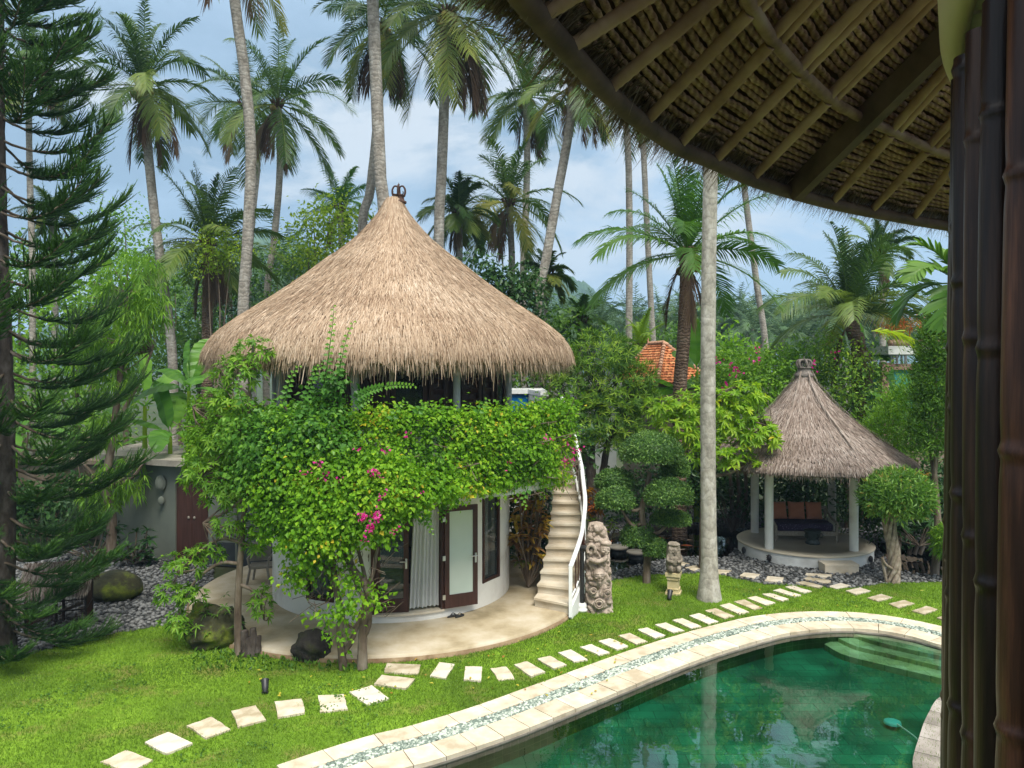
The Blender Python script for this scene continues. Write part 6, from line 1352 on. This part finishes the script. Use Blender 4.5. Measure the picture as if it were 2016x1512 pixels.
whorl_tree('young thin-trunked tree with glossy whorled leaves beside the bougainvillea', 14.1, (470, 1292), [['base', (468, 1200), (473, 1100), (481, 1000), (488, 900), (490, 800), (495, 700)], [(476, 1070), (440, 1060), (400, 1080), (350, 1130)], [(474, 1110), (430, 1110), (380, 1150), (352, 1210)], [(485, 950), (430, 930), (390, 940)], [(488, 860), (430, 820), (380, 800)], [(490, 780), (450, 740), (430, 720)], [(472, 1150), (505, 1170), (520, 1220)], [(484, 980), (440, 1010), (400, 1030)]],
           [(450, 795, 55, 40), (420, 865, 45, 36), (450, 870, 60, 60), (410, 930, 60, 45), (470, 730, 50, 40), (500, 690, 40, 28), (440, 970, 50, 40), (455, 1030, 40, 30), (360, 1110, 45, 28), (410, 1090, 35, 25), (335, 1170, 30, 30), (350, 1225, 32, 28), (515, 1190, 22, 40), (500, 1060, 25, 40), (375, 1170, 30, 25)], 950, 6, .125, .038, 'bright', .075, 'young_tree', 1.1, .35, .35)
t = whorl_tree('weeping yellow green tree with long hanging leaves behind the pine', 20.8, (217, 1130), [['base', (220, 1020), (210, 950), (225, 840), (240, 700), (255, 580)], [(214, 960), (260, 940), (290, 900)], [(225, 840), (270, 760), (300, 690)], [(215, 980), (180, 930), (150, 900)]],
           [(255, 560, 70, 75), (230, 640, 80, 80), (285, 620, 50, 70), (225, 740, 45, 60), (185, 700, 50, 80), (255, 940, 35, 50), (200, 960, 45, 60), (205, 850, 35, 50)], 620, 8, .26, .04, 'bright', .15, 'weeping_tree', 1.3, .9, -.5)
# ---- banana plants
def banana(label, px, d, leaves_, stem_r=.11, sc_=1.25):
    c = P(px[0], px[1], d); t = thing('banana_plant', label, 'banana plant', (c[0], d, 0), 'banana plants'); mb = MB(); tube(mb, curve([[c[0], d, 0], [c[0], d, c[2] * .6], c], 12), np.linspace(stem_r, stem_r * .5, 12), 10); mb.build('stem', M['yellowgreen'], t)
    for az, el, L, dr in leaves_:
        L *= sc_; mb = MB(); az, el = rad(az), rad(el); D = np.array([[math.cos(el) * math.cos(az), math.cos(el) * math.sin(az), math.sin(el)]]); S = nrm(np.cross(D, [0, 0, 1.]) + R.normal(0, .25, (1, 3)))
        S = nrm(S - D * np.sum(S * D)); strips(mb, c[None], D, S, L, .46 * sc_, 16, dr, lambda u: np.interp(u, [0, .16, .2, .35, .75, .93, 1], [.05, .06, .5, .95, 1, .6, .05]), .5, fold=.3)
        V = mb.V[0]; V += R.normal(0, .012, V.shape); mb.T[0] = np.clip(.5 + R.normal(0, .14, len(V)) + R.normal(0, .2), 0, 1); mb.build('leaf', M['banana'], t)
banana('banana plant with leaves reaching up to the villa eave', (372, 770), 22.5, [(75, 68, 2.0, .3), (20, 55, 1.9, .35), (150, 50, 1.8, .5), (-60, 45, 1.7, .6), (200, 30, 1.7, .8), (-20, 25, 1.7, .7), (110, 75, 1.6, .2)])
banana('banana plant leaning over the annex roof', (335, 860), 22.0, [(170, 40, 1.9, .5), (100, 60, 1.8, .3), (-30, 30, 1.6, .6), (215, 20, 1.7, .7), (40, 45, 1.7, .5), (-80, 40, 1.5, .8), (140, 65, 1.8, .2)])
banana('banana plant at the garden wall beside the weeping tree', (285, 800), 23.4, [(60, 60, 1.9, .4), (190, 35, 1.7, .7), (-10, 40, 1.8, .6), (250, 40, 1.6, .8), (120, 70, 1.9, .2)])
banana('banana plant glimpsed low through the pine branches', (30, 860), 22.5, [(80, 60, 1.7, .4), (10, 35, 1.7, .6), (-60, 30, 1.6, .7), (150, 40, 1.6, .6)])
banana('small bright banana plant below the teal house', (1764, 800), 22.6, [(80, 80, 1.0, .1), (20, 55, .9, .4), (170, 50, .9, .4), (-80, 50, .8, .4)])
banana('banana plant on the far side of the hedge left of the silvery palm', (1700, 720), 27, [(85, 78, 1.5, .15), (20, 50, 1.4, .5), (160, 50, 1.4, .5), (-70, 45, 1.3, .6)])
banana('banana plant beside the tiled house wall', (1345, 775), 26.5, [(170, 25, 1.3, .5), (190, 45, 1.4, .4), (30, 50, 1.4, .4), (100, 70, 1.3, .2)])
banana('banana plant with upright leaf between the tiled house and the pale palm', (1372, 735), 26, [(88, 84, 1.7, .1), (30, 60, 1.6, .4), (150, 60, 1.3, .4), (0, 40, 1.5, .6)])
# ---- croton and other small plants
def croton(label, d, base, tips, k, L, W, mat, name='croton', n_leaf=2, cat='plant', group=None):
    b = P(base[0], base[1], d); b[2] = max(0, b[2]); t = thing(name, label, cat, b, group); C = np.array([P(x, y, d + R.normal(0, .15)) for x, y in tips]); mb = MB()
    rosettes(mb, C, nrm(np.c_[R.normal(0, .3, (len(C), 2)), np.ones(len(C))]), k, L, W, 1.15, .35, 3, .3); mb.build('foliage', M[mat], t); mb = MB()
    for c_ in C: tube(mb, curve([b, (b + c_) / 2 + R.normal(0, .05, 3), c_], 7), .018, 5, cap=False)
    mb.build('stems', M['bark'], t)
g2 = np.random.default_rng(4)
croton('bronze and yellow croton shrub between the villa wall and the stairs', 17.9, (1040, 1155), [(g2.uniform(1008, 1072), g2.uniform(970, 1110)) for _ in range(42)], 9, .28, .105, 'croton')
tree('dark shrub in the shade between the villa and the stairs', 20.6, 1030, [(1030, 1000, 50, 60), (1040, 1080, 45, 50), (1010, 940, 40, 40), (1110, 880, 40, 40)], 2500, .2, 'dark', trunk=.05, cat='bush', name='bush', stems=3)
tree('green shrubs along the stream behind the ball bush', 21.8, 1800, [(1740, 1020, 50, 45), (1800, 1030, 55, 45), (1850, 980, 45, 60), (1700, 980, 40, 60)], 3600, .18, 'dark', W=.07, trunk=.05, cat='bush', name='bush', group=HB, stems=3)
croton('orange croton glowing behind the stair rail', 19.2, (1166, 1120), [(g2.uniform(1152, 1180), g2.uniform(955, 1040)) for _ in range(12)], 8, .26, .075, 'redcroton')
croton('yellow green croton at the pond edge behind the totem', 18.9, (1175, 1130), [(g2.uniform(1158, 1215), g2.uniform(1015, 1050)) for _ in range(9)], 8, .22, .05, 'yellowgreen')
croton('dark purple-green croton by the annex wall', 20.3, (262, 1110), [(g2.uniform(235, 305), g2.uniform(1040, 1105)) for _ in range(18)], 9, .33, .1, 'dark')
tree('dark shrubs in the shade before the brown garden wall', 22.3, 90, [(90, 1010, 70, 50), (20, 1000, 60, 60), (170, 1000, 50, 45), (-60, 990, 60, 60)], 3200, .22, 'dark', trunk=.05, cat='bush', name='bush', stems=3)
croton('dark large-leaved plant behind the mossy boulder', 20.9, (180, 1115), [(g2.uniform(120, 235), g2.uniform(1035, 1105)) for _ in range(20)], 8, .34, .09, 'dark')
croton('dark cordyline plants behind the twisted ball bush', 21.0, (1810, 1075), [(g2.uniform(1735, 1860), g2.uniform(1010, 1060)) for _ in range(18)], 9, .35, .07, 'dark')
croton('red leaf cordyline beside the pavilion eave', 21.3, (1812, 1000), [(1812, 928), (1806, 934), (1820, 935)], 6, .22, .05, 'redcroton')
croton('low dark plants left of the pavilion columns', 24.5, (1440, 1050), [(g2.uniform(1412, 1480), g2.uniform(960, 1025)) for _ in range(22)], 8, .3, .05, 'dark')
t = thing('bamboo_bush', 'bright green bamboo-like bush at the stream beside the bamboo screen', 'bush', G(1850, 1102)); mb = MB(); n = 1500
c = P(1866, 1062, 18.9); Pp, Dd = blob_pts(c, (.34, .32, .44), n, .4, -.9); D = nrm(Dd * .5 + [0, 0, .1] + R.normal(0, .5, (len(Pp), 3))); strips(mb, Pp, D, perp(D), R.uniform(.12, .22, len(Pp)), .03, 2, .4, LEAFP, fold=.2); mb.build('foliage', M['bright'], t)
mb = MB(); g0 = G(1850, 1102)
for k in range(9): e = c + R.normal(0, .2, 3); tube(mb, curve([g0 + [R.normal(0, .08), R.normal(0, .08), 0], (g0 + e) / 2, e], 6), .012, 5)
mb.build('stems', M['mid'], t)
# ---- clipped topiary
TD = 18.75; tp = thing('topiary_tree', 'cloud-pruned topiary tree with round clipped balls at the fish pond', 'topiary', (P(1273, 0, TD)[0], TD, 0))
mb = MB(); tl_ = [(1273, 1125), (1275, 1095), (1272, 1060), (1266, 1030), (1264, 1005), (1272, 965), (1280, 930)]
tube(mb, curve([[P(1273, 0, TD)[0], TD, -.03]] + [P(x, y, TD) for x, y in tl_], 34), np.linspace(.10, .06, 34), 10, rough=.03)
for a_, b_ in (((1266, 1030), (1222, 1000)), ((1266, 1000), (1222, 970)), ((1268, 985), (1310, 985)), ((1274, 960), (1325, 945)), ((1272, 1045), (1320, 1025))): tube(mb, curve([P(*a_, TD), P((a_[0] + b_[0]) / 2, max(a_[1], b_[1]) + 4, TD), P(*b_, TD)], 10), np.linspace(.05, .03, 10), 7)
mb.build('trunk', M['bark'], tp)
def clipped(c, radii, n, L, W, mat, parent, name='leaf_ball', flat=-.35, outr=.05):
    mb = MB(); d = rnd_dir(n, flat); C = c + d * np.asarray(radii) * (1 + R.normal(0, outr, (len(d), 1)) - R.random((len(d), 1)) ** 2 * .22); O = nrm(d / np.asarray(radii))
    D = nrm(O * .5 + R.normal(0, .6, C.shape)); leaves(mb, C, D, nrm(O + R.normal(0, .4, C.shape)), L * R.uniform(.6, 1.3, len(C)), W * R.uniform(.6, 1.3, len(C)), np.clip(.45 + .3 * fbm(C, 3, 3, 3) + R.normal(0, .25, len(C)), 0, 1))
    V, Fc = ICO[3]; W2_ = V.copy(); W2_[:, 2] = np.maximum(W2_[:, 2], flat); mb.add(W2_ * np.asarray(radii) * .86 + c, Fc, .2); return mb.build(name, M[mat], parent)
for x, y, rx, ry, o in ((1282, 893, 60, 42, 0), (1330, 925, 26, 36, .3), (1210, 951, 38, 28, .25), (1211, 988, 38, 30, -.25), (1316, 978, 47, 36, -.35), (1320, 1024, 38, 20, .2), (1256, 1060, 33, 32, .1), (1291, 1084, 24, 25, -.1)):
    s = (TD + o) / F; clipped(P(x, y, TD + o), (rx * s, rx * s * .9, ry * s), int(1.7 * rx * ry) + 900, .065, .036, 'topiary', tp, outr=.03)
bb = thing('ball_bush', 'umbrella-shaped clipped bush on a twisted pale trunk by the pavilion', 'topiary', G(1757, 1146)); BDp = G(1757, 1146)[1]; s = BDp / F
for x, y, rx, ry in ((1766, 976, 65, 50),): clipped(P(x, y, BDp), (rx * s, rx * s * .9, ry * s), 5200, .15, .045, 'ballbush', bb, 'leaf_crown', -.75, .07)
mb = MB()
for k in range(7):
    ph = k * .9; pts = []
    for u in np.linspace(0, 1, 24):
        c = P(1757 + 6 * math.sin(u * 5) + (1 - u) * (-4), 1150 - u * 150, BDp); r_ = .11 + .05 * math.exp(-u * 8) + .03 * math.exp(-(1 - u) * 8); pts.append(c + np.array([r_ * math.cos(ph + u * 4.5), r_ * math.sin(ph + u * 4.5), 0]))
    tube(mb, pts, .045 + .02 * np.cos(np.linspace(0, 9, 24) + k), 7, rough=.08)
tube(mb, [P(1757, 1150 - u * 145, BDp) for u in np.linspace(0, 1, 10)], .10, 8, rough=.1); tube(mb, curve([P(1757, 1120, BDp - .1), P(1742, 1110, BDp - .15), P(1736, 1095, BDp - .12), P(1746, 1150, BDp - .1)], 12), .035, 6)
mb.build('trunk', solid('pale gnarled bark', [(.10, .075, .05), (.25, .2, .15), (.38, .33, .27)], 7, .9, .6, .01), bb)
# ================================================================== bougainvillea on the balcony
bo = thing('bougainvillea', 'bright green bougainvillea smothering the villa balcony, with magenta flowers', 'bougainvillea', G(692, 1318))
mb = MB()
def shingle(mb, C, O, L, W, hang=.55, t=None, clump=7, cr=.11, m=0):
    k = len(C); ct = .5 + .32 * fbm(C, 17, 3, 1.5) + R.normal(0, .12, k); CC = np.repeat(C, clump, 0) + R.normal(0, cr, (k * clump, 3)); OO = np.repeat(O, clump, 0)
    D = nrm(OO * .45 + R.normal(0, .5, CC.shape) + [0, 0, -hang]); Nn = nrm(OO * .8 + [0, 0, .55] + R.normal(0, .35, CC.shape)); s = R.uniform(.45, 1.3, len(CC))
    leaves(mb, CC, D, Nn, L * s, W * s, np.clip(np.repeat(ct, clump) + R.normal(0, .16, len(CC)), 0, 1) if t is None else t, m, .3)
n = 5400; a = R.uniform(rad(-80), rad(80), n); u = R.random(n); zt = 4.42 + .05 * np.sin(a * 9) + .05 * np.sin(a * 23); zb = 2.92 - .22 * np.sin(a * 2 + 1.8) ** 2 + .06 * np.sin(a * 17)
th = R.random(n); z = zb + (zt - zb) * u; r_ = 4.16 + .28 * np.sin(np.clip(u, 0, 1) * math.pi) ** .5 * (.35 + .65 * th) + .06 * np.sin(a * 11 + z * 5) - .22 * np.clip((a - .7) / .7, 0, 1)
er = np.stack([np.sin(a), -np.cos(a), np.zeros(n)], -1); C = HC + er * r_[:, None] + np.array([0, 0, 1.]) * z[:, None]
shingle(mb, C, nrm(er + [0, 0, .35] * np.array([1]) * u[:, None]), .082, .062, cr=.095)
n = 900; a = R.uniform(rad(-78), rad(82), n); er = np.stack([np.sin(a), -np.cos(a), np.zeros(n)], -1); C = HC + er * R.uniform(3.98, 4.36, (n, 1)) + np.array([0, 0, 1.]) * R.uniform(4.24, 4.46, (n, 1)); shingle(mb, C, nrm(er * .3 + [0, 0, 1.]), .09, .07)
mb.build('foliage', M['boug'], bo)
BDz = 13.35
mounds = [(590, 960, 95, 90, .1), (680, 980, 100, 90, -.1), (755, 960, 80, 70, .0), (625, 1045, 80, 50, -.25), (715, 1035, 75, 38, -.1), (560, 1015, 55, 60, .1), (795, 985, 50, 42, .2), (600, 880, 80, 70, .3), (850, 960, 70, 40, .55)]
mb = MB()
for x, y, rx, ry, o in mounds:
    d = BDz + o; c, dr = blob_pts(P(x, y, d), np.array([rx, rx * .55, ry]) / F * d, int(rx * ry * .085), .6, -.8); shingle(mb, c, dr, .085, .066, cr=.095)
for x, y, rx, ry, o, k in ((615, 1100, 55, 20, -.1, 60), (590, 1135, 32, 16, -.1, 34), (690, 1140, 35, 18, -.2, 18), (680, 1195, 35, 16, -.3, 22), (735, 1180, 22, 14, -.2, 12), (640, 1215, 25, 12, -.2, 10), (665, 1255, 20, 12, -.2, 6)):
    c, dr = blob_pts(P(x, y, BDz + o), np.array([rx, rx * .6, ry]) / F * BDz, k, .2, -.9); shingle(mb, c, dr, .095, .07, clump=8)
mb.build('leafy_mound', M['boug'], bo)
mb = MB()                                            # bluish young growth on the villa side
for x, y, rx, ry, o in ((560, 830, 75, 34, .5), (500, 860, 60, 42, .4), (600, 845, 60, 38, .2), (540, 890, 60, 40, .1), (640, 875, 60, 32, .1), (630, 810, 45, 32, .35), (500, 930, 40, 50, .2), (650, 760, 28, 25, .3)):
    d = BDz + o; c, dr = blob_pts(P(x, y, d), np.array([rx, rx * .6, ry]) / F * d, int(rx * ry * .045), .5, -.8); shingle(mb, c, dr, .105, .08)
def shoot(mb, pts, k, d, w=.11):
    p = curve([P(x, y, d + (o[0] if o else 0)) for x, y, *o in pts], 40); tube(mb, p, np.linspace(.012, .004, 40), 5, t=.3, cap=False)
    i = (np.linspace(4, 39, k)).astype(int); T = nrm(np.gradient(p, axis=0))[i]; sg = np.where(np.arange(k) % 2, 1., -1.)[:, None]; S = nrm(np.cross(T, [0, -1., .2])); D = nrm(S * sg * .9 + T * .3 + [0, -.25, -.35])
    leaves(mb, p[i], D, nrm(np.array([0, -.8, .5]) + R.normal(0, .2, (k, 3))), w * np.linspace(1.1, .5, k), w * .8 * np.linspace(1.1, .5, k), np.clip(np.linspace(.3, 1, k) + R.normal(0, .1, k), 0, 1))
for pts, k in (([(640, 760), (648, 690), (655, 640), (657, 602)], 26), ([(660, 770), (672, 710), (684, 660), (697, 632)], 22), ([(690, 790), (730, 768), (775, 758), (818, 760)], 34), ([(560, 790), (575, 740), (590, 720)], 14), ([(600, 790), (620, 740), (632, 715)], 16), ([(700, 800), (720, 790), (730, 785)], 10), ([(770, 830), (785, 800), (800, 790)], 8), ([(820, 815), (832, 798), (842, 795)], 7), ([(940, 815), (955, 790), (962, 786)], 8), ([(480, 800), (470, 760), (480, 720)], 12), ([(870, 985), (872, 1005), (868, 1025)], 9), ([(1040, 960), (1030, 985), (1036, 1000)], 8), ([(830, 1010), (845, 1035), (850, 1050)], 9)):
    dd = BDz + .2 if pts[0][0] < 860 else (14.2 if pts[0][0] < 960 else 15.0); shoot(mb, pts, k, dd)
mb.build('young_shoots', M['bougblue'], bo)
for x, y, k, o in ((738, 930, 26, -.35), (625, 915, 14, -.2), (640, 938, 10, -.3), (662, 943, 6, -.3), (718, 1018, 26, -.45), (742, 1020, 20, -.45), (730, 1038, 26, -.45), (755, 975, 9, -.35), (775, 1046, 8, -.3), (823, 978, 10, .1), (760, 888, 6, -.1), (700, 888, 4, -.2), (604, 935, 6, -.2), (804, 858, 5, .4), (745, 1012, 10, -.45), (722, 1060, 6, -.4)):
    c = P(x, y, BDz + o - .22); C = c + R.normal(0, .045, (k, 3)); D = rnd_dir(k); mb = MB(); leaves(mb, C, D, perp(D), .062, .05, R.random(k)); mb.build('flower_cluster', M['flower'], bo)
for x, y, k, d in ((1140, 886, 12, 16.8), (1131, 892, 8, 16.6), (1112, 907, 16, 16.0), (1128, 908, 8, 16.4), (1076, 865, 8, 15.1), (1115, 870, 8, 16.0), (1124, 880, 6, 16.2), (1000, 910, 4, 14.2)):
    C = P(x, y, d + .1) + R.normal(0, .05, (k, 3)); D = rnd_dir(k); mb = MB(); leaves(mb, C, D, perp(D), .062, .05, R.random(k)); mb.build('flower_cluster', M['flower'], bo)
mb = MB(); d = G(692, 1318)[1]
stems = [([(676, 1320), (672, 1280), (668, 1245), (672, 1210), (662, 1160), (655, 1090)], .075), ([(674, 1290), (690, 1265), (702, 1235), (712, 1205), (722, 1160), (705, 1080)], .05), ([(712, 1316), (714, 1270), (716, 1220), (728, 1185), (718, 1150), (690, 1110), (680, 1050)], .09), ([(714, 1260), (728, 1225), (722, 1190), (702, 1150), (688, 1120)], .05), ([(672, 1212), (690, 1235), (706, 1228)], .03), ([(722, 1160), (736, 1120), (745, 1060)], .04), ([(662, 1160), (640, 1120), (600, 1080)], .04), ([(690, 1110), (660, 1070), (600, 1000)], .05), ([(680, 1060), (640, 960), (600, 860), (560, 800)], .04), ([(690, 1060), (740, 980), (800, 940)], .04)]
for pts, r_ in stems: p = curve([P(x, y, d + .02 * k * 0 + (.0 if y > 1150 else (1150 - y) * .0012)) for k, (x, y) in enumerate(pts)], 26); p[:, 2] = np.maximum(p[:, 2], -.05); tube(mb, p, np.linspace(r_, r_ * .62, 26), 9, rough=.07)
for _ in range(70): x, y = R.uniform(590, 760), R.uniform(1090, 1200); q = P(x, y, d - R.uniform(-.2, .3)); tube(mb, curve([q, q + R.normal(0, .12, 3), q + R.normal(0, .2, 3)], 6), .006, 4, cap=False)
for _ in range(160):
    a_ = R.uniform(rad(-75), rad(80)); q = HC + np.array([math.sin(a_) * 4.3, -math.cos(a_) * 4.3, R.uniform(2.8, 4.3)]); tube(mb, curve([q, q + R.normal(0, .15, 3), q + R.normal(0, .25, 3)], 6), .008, 4, cap=False)
mb.build('trunk', M['bark'], bo)
par = [o for o in COL.objects if o.get('label', '').startswith('bougainvillea bush with pink')][0]
for x, y, k in ((1448, 732, 14), (1440, 722, 8), (1425, 758, 8), (1418, 782, 10), (1424, 790, 6), (1485, 712, 8), (1492, 688, 8), (1410, 712, 8), (1598, 717, 10), (1600, 735, 8), (1640, 700, 4)):
    C = P(x, y, 24.0) + R.normal(0, .07, (k, 3)); D = rnd_dir(k); mb = MB(); leaves(mb, C, D, perp(D), .11, .09, R.random(k)); mb.build('flower_cluster', M['flower'], par)
# ferns and weeds on the mossy rock and at the stump
t = thing('fern', 'green ferns and weeds growing on the large dark rock', 'fern', G(421, 1268)); mb = MB()
C = np.array([G(421, 1268) + [R.normal(0, .32), R.normal(-.1, .2), R.uniform(.25, .85)] for _ in range(46)]); rosettes(mb, C, nrm(np.c_[R.normal(0, .4, (46, 2)), np.ones(46)]), 8, .16, .035, 1.1, .5, 2); mb.build('foliage', M['mid'], t)
mb = MB(); pts = np.array([G(R.uniform(380, 720), R.uniform(1285, 1325))[:2] for _ in range(500)]); pts = pts[np.hypot(pts[:, 0] - HC[0], pts[:, 1] - HC[1]) > 4.56]; n = len(pts)
D = nrm(np.c_[R.normal(0, .6, (n, 2)), np.ones(n)]); leaves(mb, np.c_[pts, np.full(n, .03)], D, nrm(np.c_[R.normal(0, 1, (n, 2)), np.full(n, .6)]), R.uniform(.05, .12, n), .045, R.random(n)); tag(mb.build('ground_cover', M['mid']), 'leafy ground cover along the patio edge', 'ground cover', kind='stuff')
